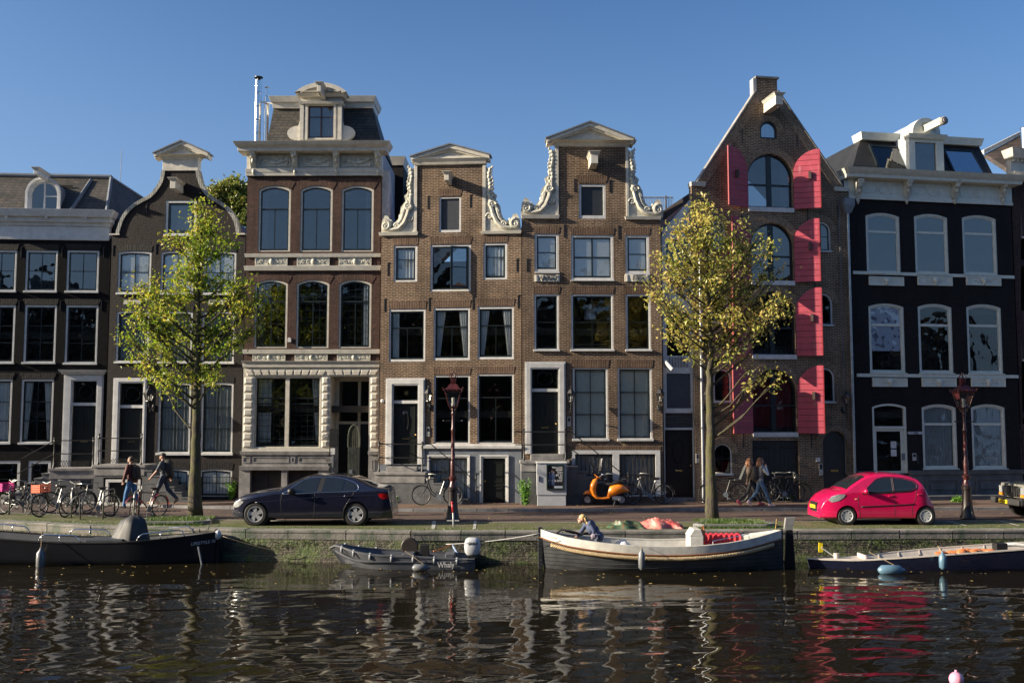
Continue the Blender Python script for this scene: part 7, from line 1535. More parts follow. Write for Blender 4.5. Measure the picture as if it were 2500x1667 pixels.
m=MB();m.box(xf-.28,xf-.06,-.04,2*W2+.04,.42,.60);m.box(xf-.2,xf+.5,-.05,.05,.42,.62);m.build('bumper',simple('dark grey bumper',(.03,.03,.032),.6),jr,bevel=.03);m=MB();m.box(xf-.31,xf-.28,.60,1.10,.45,.56);m.build('number_plate',simple('yellow plate',(.75,.52,.02),.5,var=0),jr);t_=text(None,'XT-N-GR',0,0,.09,iron,'plate_lettering',parent=jr,ext=.001,rot=(PI/2,0,-PI/2));t_.location=(xf-.313,.85,.505)
Car.wk=dict();
for wx in(.62,3.2):
 for y,sg in((.08,-1),(2*W2-.08,1)):wheel(jr,xf+wx,y,.36,.24,spokes=6,side=sg,rr_=.55)
m=MB()
for wx in(.62,3.2):m.prism([(xf+wx-.52,-.03,.55),(xf+wx-.38,-.03,.84),(xf+wx+.38,-.03,.84),(xf+wx+.52,-.03,.55),(xf+wx+.46,-.03,.55),(xf+wx+.34,-.03,.78),(xf+wx-.34,-.03,.78),(xf+wx-.46,-.03,.55)],(0,.2,0))
m.build('wheel_flare',blkp,jr);m=MB();m.box(xf+.1,xf+3.9,.2,1.4,.35,.6);m.build('underbody',blkp,jr)
org=simple('orange scooter paint',(.85,.24,.012),.25,coat=1,var=.08);g=at_z(*zR(780,1120),.06);sc_=8.4*F/g.y;so=empty('scooter',g,0,'orange motor scooter with clear windshield on the pavement before the barred basement windows','scooter')
q=lambda X,Y,d=0:Vector(((X-780)/sc_,d,(1120-Y)/sc_))
def swheel(X,Y,r,nm):
 p=q(X,Y);e=bpy.data.objects.new(nm,None);COL.objects.link(e);e.parent=so;e.location=p;r=r/sc_;m=MB();m.lathe([(r*.6,-.05),(r*.9,-.055),(r,-.02),(r,.02),(r*.9,.055),(r*.6,.05)],n=28,axis='y',caps=False);m.build('tyre',tyrem,e,smooth=40);m=MB();m.lathe([(0,-.045),(r*.2,-.05),(r*.25,-.03),(r*.55,-.03),(r*.62,-.045),(r*.62,.04)],n=24,axis='y');m.build('rim',rimm_,e,smooth=30)
swheel(455,1000,105,'wheel');swheel(1150,1000,112,'wheel')
def loft(rings,n=16,pw=2.4):
 m=MB();rows=[]
 for(c_,wy,hz,ang)in rings:
  row=[]
  for j in range(n):a=2*PI*j/n;cx,sz=math.cos(a),math.sin(a);f=lambda v:math.copysign(abs(v)**(2/pw),v);row.append(c_+Vector((math.sin(ang)*-hz*f(sz),wy*f(cx),math.cos(ang)*hz*f(sz))))
  rows.append(row)
 m.grid(rows,wrap=True);k=n;m.f.append(tuple(range(k-1,-1,-1)));m.f.append(tuple(range(len(m.v)-k,len(m.v))));m.m+=[0,0];return m
k_=1/sc_
m=loft([(q(645,570),.10,30*k_,R(90)),(q(615,610),.17,55*k_,R(75)),(q(580,700),.21,72*k_,R(78)),(q(565,800),.21,72*k_,R(88)),(q(590,890),.19,52*k_,R(115)),(q(640,955),.18,32*k_,R(150)),(q(740,975),.17,28*k_,R(180)),(q(900,960),.17,30*k_,R(180))]);m.build('leg_shield',org,so,smooth=50)
m=loft([(q(845,940),.10,40*k_,0),(q(890,850),.15,125*k_,R(-8)),(q(980,812),.20,122*k_,0),(q(1080,785),.21,108*k_,R(8)),(q(1190,775),.18,88*k_,R(12)),(q(1270,800),.10,50*k_,R(15)),(q(1310,830),.04,20*k_,R(15))]);m.build('rear_body',org,so,smooth=50)
m=loft([(q(370,890),.03,10*k_,0),(q(420,865),.08,32*k_,R(20)),(q(480,850),.09,45*k_,R(10)),(q(530,870),.06,30*k_,R(-20))]);m.build('front_mudguard',org,so,smooth=50)
m=loft([(q(800,665),.05,18*k_,0),(q(850,690),.11,30*k_,0),(q(960,690),.13,32*k_,R(5)),(q(1060,655),.14,40*k_,R(12)),(q(1150,650),.14,36*k_,0),(q(1200,665),.08,20*k_,0)]);m.build('seat',simple('black seat vinyl',(.02,.02,.02),.45),so,smooth=50)
m=loft([(q(600,480),.05,22*k_,R(60)),(q(640,520),.11,45*k_,R(70)),(q(690,560),.12,50*k_,R(80)),(q(740,590),.05,20*k_,R(90))]);m.build('headset',org,so,smooth=50)
m=MB();m.ball(q(650,545),.04,.07,.06);m.build('headlight',chrome,so,smooth=True);m=MB();m.grid([[q(575+60*t,490-320*t,(s_-.5)*(.46-.16*t)*1.0)+Vector((.25*abs(s_-.5)**2*1.5,0,0))for s_ in[i/8 for i in range(9)]]for t in[j/8 for j in range(9)]]);o=m.build('windshield',glass('clear windshield',tint=(.6,.63,.63),refl=.22,wob=.02),so,smooth=True);o.location=(.12,0,.0)
m=MB();m.tube([q(690,540,-.3),q(740,500,-.28),q(780,520,0),q(740,500,.28)],.014,7);m.ball(q(765,490,-.28),.05,.03,.04);m.build('handlebar',chrome,so,smooth=True)
m=MB();m.tube([q(640,600),q(560,850),q(455,1000)],.025,8);m.tube([q(470,920,-.06),q(440,985,-.07)],.02,6);m.build('fork',lead,so,smooth=True)
m=MB();m.box(*[v for p in((q(960,0).x,q(1140,0).x),(-.12,.02))for v in p],q(0,1010).z,q(0,930).z);m.lathe([(.04,-.14),(.055,-.13),(.055,-.05)],q(1110,1000),14,axis='y');m.build('engine',rimm_,so,bevel=.012);m=MB();m.tube([q(1020,1000,-.1),q(980,1110,-.14)],.012,6);m.tube([q(1020,1000,.1),q(1030,1115,.12)],.012,6);m.build('stand',lead,so)
m=MB();m.ball(q(1275,755),.05,.06,.045);m.build('tail_light',tailm,so,smooth=True);m=MB();m.prism([q(1270,880,-.08),q(1270,880,.08),q(1330,950,.08),q(1330,950,-.08)],(.008,0,.004));m.build('number_plate',white2,so)
m=MB();m.tube([q(1160,640,-.1),q(1160,590,-.1),q(1240,590,-.08),q(1240,590,.08),q(1160,590,.1),q(1160,640,.1)],.01,6);m.build('rack',chrome,so);text(None,'scooter',0,0,.001,iron,'x')if False else None
def boat(name,label,z,near,D,beam,wl,freeb,mats,hullmat,inmat,rake0=.16,cat='boat',group=None,n=60,flare=.82,floor=None,bowround=.6,transom=0.0,rub=None,t=.05,bow_full=.35,ends=(0,0)):
 P=[at_y(*z(*p),D)for p in near];x0,x1=at_y(*z(*near[0]),D+beam/2).x,at_y(*z(*near[-1]),D+beam/2*(1-transom)).x;Ln=x1-x0;e=empty(name,(x0,D+beam/2,WZ),0,label,cat,group)
 def b(x):
  u=min(1,max(0,x/Ln));v=1-(1-min(1,u/bow_full))**2.2 if u<bow_full else 1.0;w=1-transom_f(u);return beam/2*max(.02,v)*w
 def transom_f(u):k=max(0,(u-(1-ends[1]))/max(ends[1],1e-6))if ends[1]else 0;return k**2*(1-transom)
 S=[(min(Ln,max(0,q.x-x0)),q.z-WZ)for q in[at_y(*z(*n_),D+beam/2-b(p.x-x0))for n_,p in zip(near,P)]]
 sh=lambda x:interp(S,x);rows=[];inn=[]
 for i in range(n+1):
  x=Ln*i/n;g=sh(x);w=b(x);rake=rake0*max(0,1-x/(Ln*(.2+rake0*.35)));pts=[]
  for k in range(11):
   a=k/10;zz=g-(g+.32)*a;ww=w*(1-(1-flare)*a**1.3-max(0,a-.55)**2*3.2*flare);pts.append((x+rake*a*1.0,max(.01,ww),zz))
  rows.append([(p[0],-p[1],p[2])for p in pts]+[(p[0],p[1],p[2])for p in pts[::-1]])
  fz=floor if floor is not None else .05;wi=max(.008,w-t);q_=[]
  for k in range(6):a=k/5;zz=(g-.002)-(g-fz)*a;q_.append((x+rake*a*.3,max(.006,(wi)*(1-(1-flare)*a)),zz))
  inn.append([(p[0],-p[1],p[2])for p in q_]+[(p[0],p[1],p[2])for p in q_[::-1]])
 m=MB();m.grid(rows);k=22;m.f.append(tuple(range(k)));m.m.append(0);m.f.append(tuple(range(len(m.v)-k,len(m.v))));m.m.append(0);m.build('hull',hullmat,e,smooth=50)
 m=MB();m.grid(inn);m.f.append(tuple(range(len(m.v)-12,len(m.v))));m.m.append(0);m.build('inside',inmat,e,smooth=40,recalc=False)
 for sg in(-1,1):
  m=MB();m.grid([[(Ln*i/n,sg*(b(Ln*i/n)+.012),sh(Ln*i/n)-.02),(Ln*i/n,sg*(b(Ln*i/n)+.012),sh(Ln*i/n)+.012),(Ln*i/n,sg*max(0,b(Ln*i/n)-t-.01),sh(Ln*i/n)+.012),(Ln*i/n,sg*max(0,b(Ln*i/n)-t-.01),sh(Ln*i/n)-.02)]for i in range(n+1)],wrap=True);m.build('gunwale',mats,e)
 def hy(x,zz):g=sh(x);a=max(0,(g-zz)/(g+.32));return b(x)*(1-(1-flare)*a**1.3-max(0,a-.55)**2*3.2*flare)
 def loc(z_,X,Y,y=0):p=at_y(*z_(X,Y),D+beam/2+y);return Vector((p.x-x0,y,p.z-WZ))
 return e,Ln,b,sh,hy,loc
def fender(p,l,r,mat,label,z1=None,horiz=False,line=None,group='fenders hanging on the boats'):
 e=empty('fender',p,0,label,'fender',group);m=MB();pr=[(0,-l/2),(r*.4,-l/2+.02),(r*.95,-l*.34),(r,0),(r*.95,l*.34),(r*.4,l/2-.02),(r*.25,l/2+.04),(0,l/2+.05)]
 m.lathe(pr,n=14,axis='x' if horiz else 'z');m.build('body',mat,e,smooth=60)
 if line:k=MB();k.tube([(l/2 if horiz else 0,0,0 if horiz else l/2),Vector(line)-Vector(p)],.008,5);k.build('line',ropem,e)
 return e
ropem=simple('rope',(.35,.27,.17),.9,var=.4,scale=30);fblue=simple('blue fender rubber',(.10,.19,.27),.35,coat=.3);fgrey=simple('grey fender rubber',(.14,.15,.16),.4,coat=.2)
bhull,nt,b_=newmat('black hull paint');b_.inputs['Base Color'].default_value=(.010,.011,.014,1);b_.inputs['Roughness'].default_value=.28;bump(nt,b_,noise_fac(nt,1.5,lo=0,hi=1),.1,.05)
deck=simple('pale deck paint',(.58,.57,.52),.5,var=.25,scale=5);dkin=simple('dark blue grey boat inside',(.035,.045,.06),.6,var=.3)
e,Ln,bb_,sh,hy,loc=boat('launch','long black open launch with steel hand rails moored at the left edge',zM,[(-700,505),(-300,545),(0,568),(300,590),(640,606),(1000,608),(1200,603),(1500,585),(1700,566),(1950,535),(2205,502)],26.45,1.5,0,0,simple('black rubbing strake',(.015,.015,.017),.4),bhull,dkin,ends=(0,.30),transom=.22,flare=.84,bow_full=.2,floor=.12)
sw=loc(zM,2230,560);m=MB();m.box(Ln-.02,Ln+.10,-.12,.12,-.3,sh(Ln)-.1);m.build('rudder_post',bhull,e,bevel=.02)
m=MB();m.ball((Ln+.06,-.1,sh(Ln)-.07),.09,.09,.13,12,8);m.build('white_bumper',simple('worn white rubber',(.55,.56,.56),.5),e,smooth=True)
for(a,b,sd)in((395,830,-1),(945,940,0),(1400,1860,-1),(700,1130,1),(1650,2010,1),(-60,300,1)):
 if not sd:continue
 xa=loc(zM,a,600,sd*.7).x;xb=loc(zM,b,600,sd*.7).x;f=lambda x:(x,sd*(bb_(x)-.03),sh(x));m=MB();A_,B_=Vector(f(xa)),Vector(f(xb));up=Vector((0,0,.18));m.tube([A_,A_+up*.6+Vector((.05,0,0)),A_+up+Vector((.15,0,0)),B_+up-Vector((.15,0,0)),B_+up*.6-Vector((.05,0,0)),B_],.016,7);C_=Vector(f((xa+xb)/2));m.tube([C_,C_+up],.013,6);m.build('hand_rail',chrome,e,smooth=True)
m=MB();rows=[];r_=random.Random(2);cc=loc(zM,1320,600,.05)
for i in range(9):
 t_=i/8;zz=sh(3)*.0+.25+t_*.95;w=(.30*(1-t_)**.5+.17)if i<8 else .10;rows.append([Vector((cc.x+.12*t_+w*(1+.24*math.sin(4*a_+1.7+t_))*math.cos(a_)*(1.05),.05+w*.8*(1+.14*math.sin(4*a_))*math.sin(a_),zz+.03*math.sin(3*a_+i)))for a_ in[2*PI*j/22 for j in range(22)]])
m.grid(rows,wrap=True);m.f.append(tuple(range(len(m.v)-22,len(m.v))));m.m.append(0);m.build('console_cover',simple('grey canvas cover',(.045,.048,.052),.6,var=.45,scale=2.5,bstr=.2,bscale=6),e,smooth=60)
m=MB();a_=loc(zM,940,600,.1).x;m.box(a_,a_+1.0,-.35,.35,.30,.62);m.build('bench',dkin,e,bevel=.02);m=MB();p_=loc(zM,2130,500,.3);m.tube([(p_.x,.3,sh(Ln)),(p_.x+.12,.3,sh(Ln)+.32)],.012,6);m.build('flag_staff',chrome,e)
t_=text(None,'LIFESTYLE 75',0,0,.11,simple('silver lettering',(.6,.62,.65),.4),'lettering',parent=e,ext=.002,shear=.3);xx=loc(zM,2060,600,-.5).x;t_.location=(xx,-bb_(xx)-.03,sh(xx)-.22);t_.rotation_euler=(PI/2,-.09,math.atan2(bb_(xx-.4)-bb_(xx+.4),.8))
p=at_y(*zM(410,790),26.25);fender((p.x,26.28,p.z),.58,.11,fgrey,'grey fender hanging on the black launch at the left',line=(p.x-.05,26.4,p.z+.9))
p=at_y(*zM(2045,775),26.3);m=MB();m.tube([(-.05,0,.25),(.06,0,-.25)],.025,6);m.build('exhaust_pipe',lead,e,loc=(loc(zM,2045,775,-.7).x,-.66,.22))
gpl=simple('dark grey polyethylene',(.08,.086,.10),.45,var=.2,scale=4)
e,Ln,bb_,sh,hy,loc=boat('dinghy','small dark grey plastic dinghy with a white outboard motor',zO,[(108,205),(150,182),(210,190),(330,232),(450,262),(600,284),(800,296),(1000,300),(1300,318),(1500,326),(1650,330)],25.6,1.35,0,0,gpl,gpl,gpl,ends=(0,.06),transom=.9,flare=.86,bow_full=.42,floor=.08,t=.14,rake0=1.0)
for X in(215,355,540,770,1000,1225,1465):
 for sd in(-1,1):x=loc(zO,X,280,-.6).x;x=max(.12,x);m=MB();f=lambda zz:(x,sd*(hy(x,zz)+.012),zz);m.tube([f(sh(x)-.13),f(sh(x)-.02),(x,sd*(bb_(x)-.05),sh(x)+.03)],.022,6,flat=1.6);m.build('grab_rib',simple('light grey plastic',(.25,.27,.30),.4),e,smooth=True)
m=MB();nn=40;m.tube([(Ln*i/nn,-(hy(Ln*i/nn,.20)+.01),.20+.30*max(0,1-i/nn*4)**1.5)for i in range(2,nn+1)],.018,6);m.build('rubbing_strip',gpl,e)
for X,w in((900,.5),(1350,.4)):x=loc(zO,X,280,0).x;m=MB();m.box(x,x+w*.6,-.5,.5,.2,.38);m.build('thwart',gpl,e,bevel=.02)
m=MB();x=loc(zO,960,250,.1).x;m.M=Matrix.Translation((x,.05,.50));m.lathe([(.0,-.04),(.2,-.04),(.23,0),(.2,.04),(0,.04)],n=20,axis='y');m.M=None;m.box(x-.17,x+.2,0,.14,.2,.5);m.build('helm_seat',simple('black brown seat',(.03,.022,.02),.5),e,smooth=40);m=MB();m.box(x+.28,x+.5,-.1,.2,.2,.55);m.tube([(x+.45,0,.5),(x+.3,0,.78)],.015,6);m.build('console',blkp,e,bevel=.02)
ob=empty('outboard_motor',e.location+Vector((Ln+.02,.0,0)),0,'white outboard motor with black lettering on the grey dinghy stern','motor');kk=at_y(*zO(1590,250),26.2);
m=MB();rows=[]
for i,(zz,w,d_)in enumerate(((.30,.15,.12),(.36,.20,.15),(.50,.215,.16),(.62,.20,.155),(.70,.17,.13),(.735,.12,.09))):
 rows.append([(-.10+.02*i*0+w*math.copysign(abs(math.cos(a_))**.7,math.cos(a_)),d_*math.copysign(abs(math.sin(a_))**.7,math.sin(a_)),zz)for a_ in[2*PI*j/20 for j in range(20)]])
m.grid(rows,wrap=True);m.f.append(tuple(range(len(m.v)-20,len(m.v))));m.m.append(0);m.build('cowling',simple('silver white plastic',(.48,.50,.53),.3,coat=.5,var=.1),ob,smooth=50);m=MB();m.box(-.22,.05,-.10,.10,.02,.32);m.box(-.12,-.02,-.05,.05,-.4,.1);m.build('leg',blkp,ob,bevel=.02)
t_=text(None,'HONDA',0,0,.085,iron,'lettering',parent=ob,ext=.002,bold=.002);t_.location=(-.10,-.165,.60)
t_=text(None,'Whaly',0,0,.19,white2,'lettering',parent=e,ext=.002,bold=.003,xs=.85);xx=loc(zO,1348,330,-.6).x;t_.location=(xx,-bb_(xx)-.035,sh(xx)-.15);t_.rotation_euler=(PI/2+.06,-.04,0)
p=at_y(*zO(1070,415),25.45);fender((p.x,25.45,max(p.z,WZ+.07)),.42,.095,fgrey,'grey fender lying on the water against the grey dinghy',horiz=True,line=(p.x-.4,25.6,p.z+.4))
def line(z1,p1,d1,z2,p2,d2,sag,label,mat=None,r=.008,name='mooring_line'):
 a,b=at_y(*z1(*p1),d1),at_y(*z2(*p2),d2);m=MB();m.tube([tuple((a.lerp(b,i/14)-a)-Vector((0,0,sag*4*(i/14)*(1-i/14))))for i in range(15)],r,6);o=m.build(name,mat or ropem,smooth=True,loc=a);return tag(o,label,'rope','mooring lines')
wr_=simple('white line',(.6,.6,.6),.8);line(zO,(1345,165),26.7,zL,(62,290),25.6,.05,'pale taut line from the dinghy to the bow of the white railed sloop',wr_);line(zO,(1215,240),26.0,zO,(1400,170),26.7,.02,'orange rope tying the dinghy to the quay',simple('orange rope',(.5,.16,.05),.8),r=.018);line(zO,(1415,175),26.7,zO,(1465,265),26.2,.0,'blue white rope over the dinghy stern beside the motor',simple('blue rope',(.25,.33,.5),.8),r=.025)
line(zK,(20,912),26.9,zK,(1000,1150),27.1,.05,'thin brown line along the mossy quay left of the grey dinghy',r=.008)
chull,nt,b_=newmat('dark clinker planks');tc=N(nt,'ShaderNodeTexCoord');sp=N(nt,'ShaderNodeSeparateXYZ');L(nt,tc.outputs['Object'],sp.inputs[0]);dv=N(nt,'ShaderNodeMath',operation='DIVIDE');L(nt,sp.outputs[2],dv.inputs[0]);dv.inputs[1].default_value=.095;fr=N(nt,'ShaderNodeMath',operation='FRACT');L(nt,dv.outputs[0],fr.inputs[0])
mr=N(nt,'ShaderNodeMapRange');mr.inputs[1].default_value=.80;mr.inputs[2].default_value=.93;L(nt,fr.outputs[0],mr.inputs[0]);L(nt,mixc(nt,mr.outputs[0],mixc(nt,noise_fac(nt,2,detail=6,lo=.4,hi=.65),(.08,.085,.09),(.042,.045,.05)),(.008,.008,.009)),b_.inputs['Base Color']);b_.inputs['Roughness'].default_value=.38;bump(nt,b_,fr.outputs[0],1.0,.03)
e,Ln,bb_,sh,hy,loc=boat('sloop','clinker built sloop with white upper band, thick rope fender and red cushions',zL,[(58,252),(150,285),(300,328),(450,355),(600,376),(800,396),(950,405),(1150,412),(1300,410),(1500,400),(1700,380),(1900,345),(2050,305),(2165,272)],25.2,1.7,0,0,deck,chull,deck,ends=(0,.42),transom=.10,flare=.85,bow_full=.42,floor=.10,t=.09)
nn=70
for sd in(-1,1):
 m=MB();m.grid([[(Ln*i/nn,sd*(hy(Ln*i/nn,sh(Ln*i/nn)-h_)+.014),sh(Ln*i/nn)-h_)for h_ in(0.0,.06,.13,.20)]for i in range(nn+1)]);m.build('white_band',deck,e,smooth=True)
 m=MB();m.tube([(Ln*i/nn,sd*(hy(Ln*i/nn,sh(Ln*i/nn)-.20)+.02),sh(Ln*i/nn)-.205)for i in range(nn+1)],.018,6);m.build('wood_strake',simple('varnished wood',(.2,.08,.03),.35),e)
 m=MB();N_=620;P_=[]
 for s_ in range(3):
  pts=[]
  for i in range(N_+1):x=.3+(Ln-.55)*i/N_;zz=sh(x)-.285;a_=i*.42+s_*2.094;pts.append((x,sd*(hy(x,zz)+.045+.024*math.cos(a_)),zz+.026*math.sin(a_)))
  m.tube(pts,.027,5)
 m.build('rope_fender',simple('thick rope',(.50,.38,.22),.9,var=.4,scale=20),e,smooth=True)
m=MB();x=loc(zL,1345,400,0).x;m.box(x+.02,x+.36,-.35,.30,.2,.82);m.prism([(x,-.35,.82),(x+.36,-.35,.82),(x+.30,-.35,1.0),(x+.12,-.35,1.0)],(0,.65,0));m.build('console',deck,e,bevel=.015);m=MB();m.tube([(x+.42,.0+.19*math.cos(a_),.86+.19*math.sin(a_))for a_ in[2*PI*j/20 for j in range(20)]],.016,6,closed=True);
for j in range(3):a_=j*PI/3;m.tube([(x+.42,.19*math.cos(a_),.86+.19*math.sin(a_)),(x+.42,-.19*math.cos(a_),.86-.19*math.sin(a_))],.01,5)
m.build('steering_wheel',simple('varnished wood',(.2,.08,.03),.35),e,smooth=True)
rc_=simple('red cushion fabric',(.58,.03,.05),.7,var=.15);xa,xb=loc(zL,1500,340,.3).x,loc(zL,1822,340,.3).x
m=MB()
m.grid([[(xa+(xb-xa)*i/42,y+.03*abs(math.sin(i*PI/6)),z_+.03*abs(math.sin(i*PI/6))*(j in(2,3)))for j,(y,z_)in enumerate(((.52,.42),(.36,.44),(.40,.78),(.52,.80),(.56,.42)))]for i in range(43)])
cu_=m.build('back_cushion',rc_,e,bevel=.03);m=MB();m.box(xa+.1,xb-.02,-.30,.38,.38,.50);m.build('seat_cushion',rc_,e,bevel=.04);m=MB();m.box(xa,xb+.1,-.32,.62,.1,.38);m.build('bench',deck,e,bevel=.01)
m=MB();m.tube([(xa,-bb_(xa)+.04,sh(xa)+.02),(xa,-bb_(xa)+.04,sh(xa)+.10),(xb,-bb_(xb)+.04,sh(xb)+.14),(xb,-bb_(xb)+.04,sh(xb)+.02)],.012,6);m.build('hand_rail',chrome,e,smooth=True)
xc=loc(zL,1870,330,0).x;m=MB();m.add([(xc,-bb_(xc)+.02,sh(xc)-.02),(xc,bb_(xc)-.02,sh(xc)-.02),(Ln,bb_(Ln),sh(Ln)-.01),(Ln,-bb_(Ln),sh(Ln)-.01)],[(0,1,2,3)]);m.build('stern_deck',deck,e);xc=loc(zL,430,330,0).x;m=MB();m.add([(.05,0,sh(0)-.03)]+[(x_,-bb_(x_)+.03,sh(x_)-.02)for x_ in[xc*k/8 for k in range(1,9)]]+[(x_,bb_(x_)-.03,sh(x_)-.02)for x_ in[xc*k/8 for k in range(8,0,-1)]],[tuple(range(17))]);m.build('foredeck',dkin,e)
m=MB();m.box(-.03,.09,-.05,.05,-.3,sh(0)+.05);m.build('stem',deck if False else chull,e,bevel=.01);m=MB();m.box(Ln-.03,Ln+.05,-.05,.05,-.3,sh(Ln)+.04);m.build('stern_post',chull,e)
rx=Ln+.06;m=MB();m.prism([(rx,-.04,-.3),(rx+.32,-.04,-.3),(rx+.25,-.04,.95),(rx+.08,-.04,.95)],(0,.08,0));ru=m.build('rudder',bhull,e,bevel=.01);m=MB();a_=loc(zL,2190,320,0);m.prism([(a_.x,-.06,.98),(a_.x+.04,-.06,1.26),(a_.x+.28,-.06,1.27),(a_.x+.20,-.06,.95)],(0,.12,0));m.build('rudder_head',simple('grey wood',(.2,.2,.2),.7),ru)
m=MB();m.tube([(Ln-.1,.1,sh(Ln)),(Ln-.06,.1,sh(Ln)+.28)],.014,6);m.build('cleat_post',brass,e)
cw=MB();rows=[];r_=random.Random(4);xa2,xb2=loc(zL,640,370,0).x,loc(zL,960,370,0).x
for i in range(13):
 t_=i/12;rows.append([(xa2+(xb2-xa2)*t_+r_.uniform(-.02,.02),-.5+.9*j/8,.48+.22*math.exp(-((t_-.45)/.2)**2)*(1-abs(j/8-.5))+.04*math.sin(7*t_+j)+r_.uniform(-.012,.012))for j in range(9)])
cw.grid(rows);o=cw.build('folded_cover',simple('white canvas',(.66,.66,.64),.8,var=.1),smooth=50,recalc=False);o.location=e.location;tag(o,'crumpled white canvas cover lying in the middle of the clinker sloop','cover')
p=at_y(*zL(950,525),24.98);fender((p.x,24.98,p.z),.50,.085,fgrey,'dark grey fender hanging at the middle of the clinker sloop',line=(p.x,25.15,p.z+.35))
text_=text(None,'Omke',0,0,.10,white2,'lettering',parent=e,ext=.002,shear=.3);xx=loc(zL,165,300,-.5).x;text_.location=(xx,-bb_(xx)-.035,sh(xx)-.085);text_.rotation_euler=(PI/2,.2,math.atan2(bb_(xx-.2)-bb_(xx+.2),.4))
SL=(e,Ln,bb_,sh,loc)
nv=simple('navy hull gloss',(.010,.012,.028),.2,coat=.6,var=.2);wht=simple('white boat inside',(.52,.48,.43),.5,var=.15)
e,Ln,bb_,sh,hy,loc=boat('rowing_boat','slender navy blue rowing boat with white ribbed inside and orange gear at the right edge',zP,[(125,1016),(300,1026),(600,1036),(800,1030),(1000,1018),(1300,1000),(1500,985),(1900,958),(2350,925),(2900,890),(3300,870)],25.35,1.25,0,0,wht,nv,wht,ends=(0,.3),transom=.2,flare=.75,bow_full=.55,floor=.02,t=.04)
for X in(870,1085,1310,1530,1760,1990):x=loc(zP,X,1000,.3).x;m=MB();w=bb_(x)-.05;m.prism([(x,w,sh(x)),(x,w-.12,.05),(x,-w+.1,.05),(x,-w,sh(x)-.02),(x,-w,sh(x)-.06),(x,-w+.14,.02),(x,w-.16,.02),(x,w,sh(x)-.1)],(.03,0,0));m.build('frame_rib',wht,e)
xc=loc(zP,690,1020,0).x;m=MB();m.add([(.06,0,sh(0)-.0)]+[(x_,-bb_(x_)+.01,sh(x_)+.004)for x_ in[xc*k/8 for k in range(1,9)]]+[(x_,bb_(x_)-.01,sh(x_)+.004)for x_ in[xc*k/8 for k in range(8,0,-1)]],[tuple(range(17))]);m.build('foredeck',wht,e)
m=MB();x=loc(zP,690,1000,0).x;m.box(x-.02,x+.02,-.3,.3,sh(x),sh(x)+.10);m.build('coaming',wht,e);m=MB();x=loc(zP,428,1000,0).x;m.lathe([(.06,0),(.075,.1),(.07,.14),(0,.14)],(x,-.0,sh(x)),12);m.build('bollard',wht,e,smooth=40)
om=simple('orange gear',(.55,.18,.06),.7,var=.3,scale=8);m=MB();r_=random.Random(8)
for i in range(18):x=loc(zP,1480+i*32,960,0).x;m.ball((x,r_.uniform(-.1,.35),sh(x)-.1+r_.uniform(-.03,.05)),r_.uniform(.1,.2),r_.uniform(.08,.14),r_.uniform(.04,.1),8,5)
m.build('life_jackets',om,e,smooth=40);m=MB();x=loc(zP,2030,900,.2).x;m.box(x,x+.3,0,.25,.3,.62);m.build('gear_box',blkp,e,bevel=.02);xx=loc(zP,2130,900,0).x;m=MB();m.tube([(xx,.3,sh(xx)),(xx+.5,.35,sh(xx)+.02),(xx+1.2,.1,sh(xx)-.05),(xx+1.8,0,sh(xx)-.1)],.05,8);m.build('white_hoop',white2,e,smooth=True)
m=MB();a_,b2_=loc(zP,270,905,0),loc(zP,410,1000,0);m.tube([a_,b2_],.014,6);o=m.build('boat_hook',white2,e);m=MB();m.prism([a_+Vector((-.06,0,-.13)),a_+Vector((.05,0,-.12)),a_+Vector((.05,0,.10)),a_+Vector((-.05,0,.12))],(0,.03,0));m.build('yellow_tip',simple('yellow plastic',(.8,.62,.02),.4),o)
p=at_y(*zP(982,1076),25.0);fender((p.x,25.0,WZ+.09),.64,.125,fblue,'fat blue fender floating alongside the navy rowing boat',horiz=True,line=(p.x-.4,25.35,p.z+.25));p=at_y(*zP(1518,1050),25.1);fender((p.x,25.1,p.z),.42,.09,fblue,'upright blue fender hanging on the navy rowing boat',line=(p.x,25.35,p.z+.35))
p=at_z(2335,1668,WZ);m=MB();m.ball((0,0,.06),.10,.10,.105,20,14);m.lathe([(.02,.16),(.02,.19),(0,.19)],n=8);o=m.build('buoy',simple('pink buoy',(.75,.30,.42),.3,coat=.4,var=.08),smooth=True,loc=(p.x,p.y,WZ));tag(o,'small pink ball buoy floating at the lower right','buoy')
def tarp(z,x0,x1,ytop,yb,mat,seed,label,h):
 a,b=at_z(*z(x0,yb)),at_z(*z(x1,yb));r_=random.Random(seed);W_=b.x-a.x;m=MB();rows=[];fs=[(r_.uniform(2,9),r_.uniform(2,9),r_.uniform(0,6))for _ in range(9)]
 for i in range(41):
  u=i/40;row=[]
  for j in range(15):
   v=j/14;env=(math.sin(PI*min(1,max(0,u)))**.5)*(math.sin(PI*v)**.6);hh_=sum(abs(math.sin(f[0]*u*1.6+f[1]*v*1.5+f[2]))for f in fs)/9;row.append((u*W_+.05*math.sin(9*v+3*u),v*.75+.08*math.sin(11*u),.01+env*h*(hh_*1.5-.25)))
  rows.append(row)
 m.grid(rows);o=m.build('tarpaulin',mat,loc=(a.x,a.y,.008),recalc=False,smooth=70);return tag(o,label,'tarpaulin','crumpled tarpaulins on the quay')
tarp(zL,670,990,0,258,simple('green tarpaulin',(.012,.10,.055),.45,var=.75,scale=9,col2=(.10,.06,.03)),1,'crumpled dark green tarpaulin on the quay edge',.22);tarp(zL,925,1320,0,258,simple('faded red tarpaulin',(.42,.06,.06),.55,var=.4,scale=5,col2=(.62,.25,.2)),2,'crumpled faded red tarpaulin on the quay edge beside the green one',.30)
steel2=simple('dull steel tube',(.30,.30,.28),.4,metal=.7,var=.25)
rimb=simple('bicycle rim',(.16,.16,.16),.4,metal=.3)
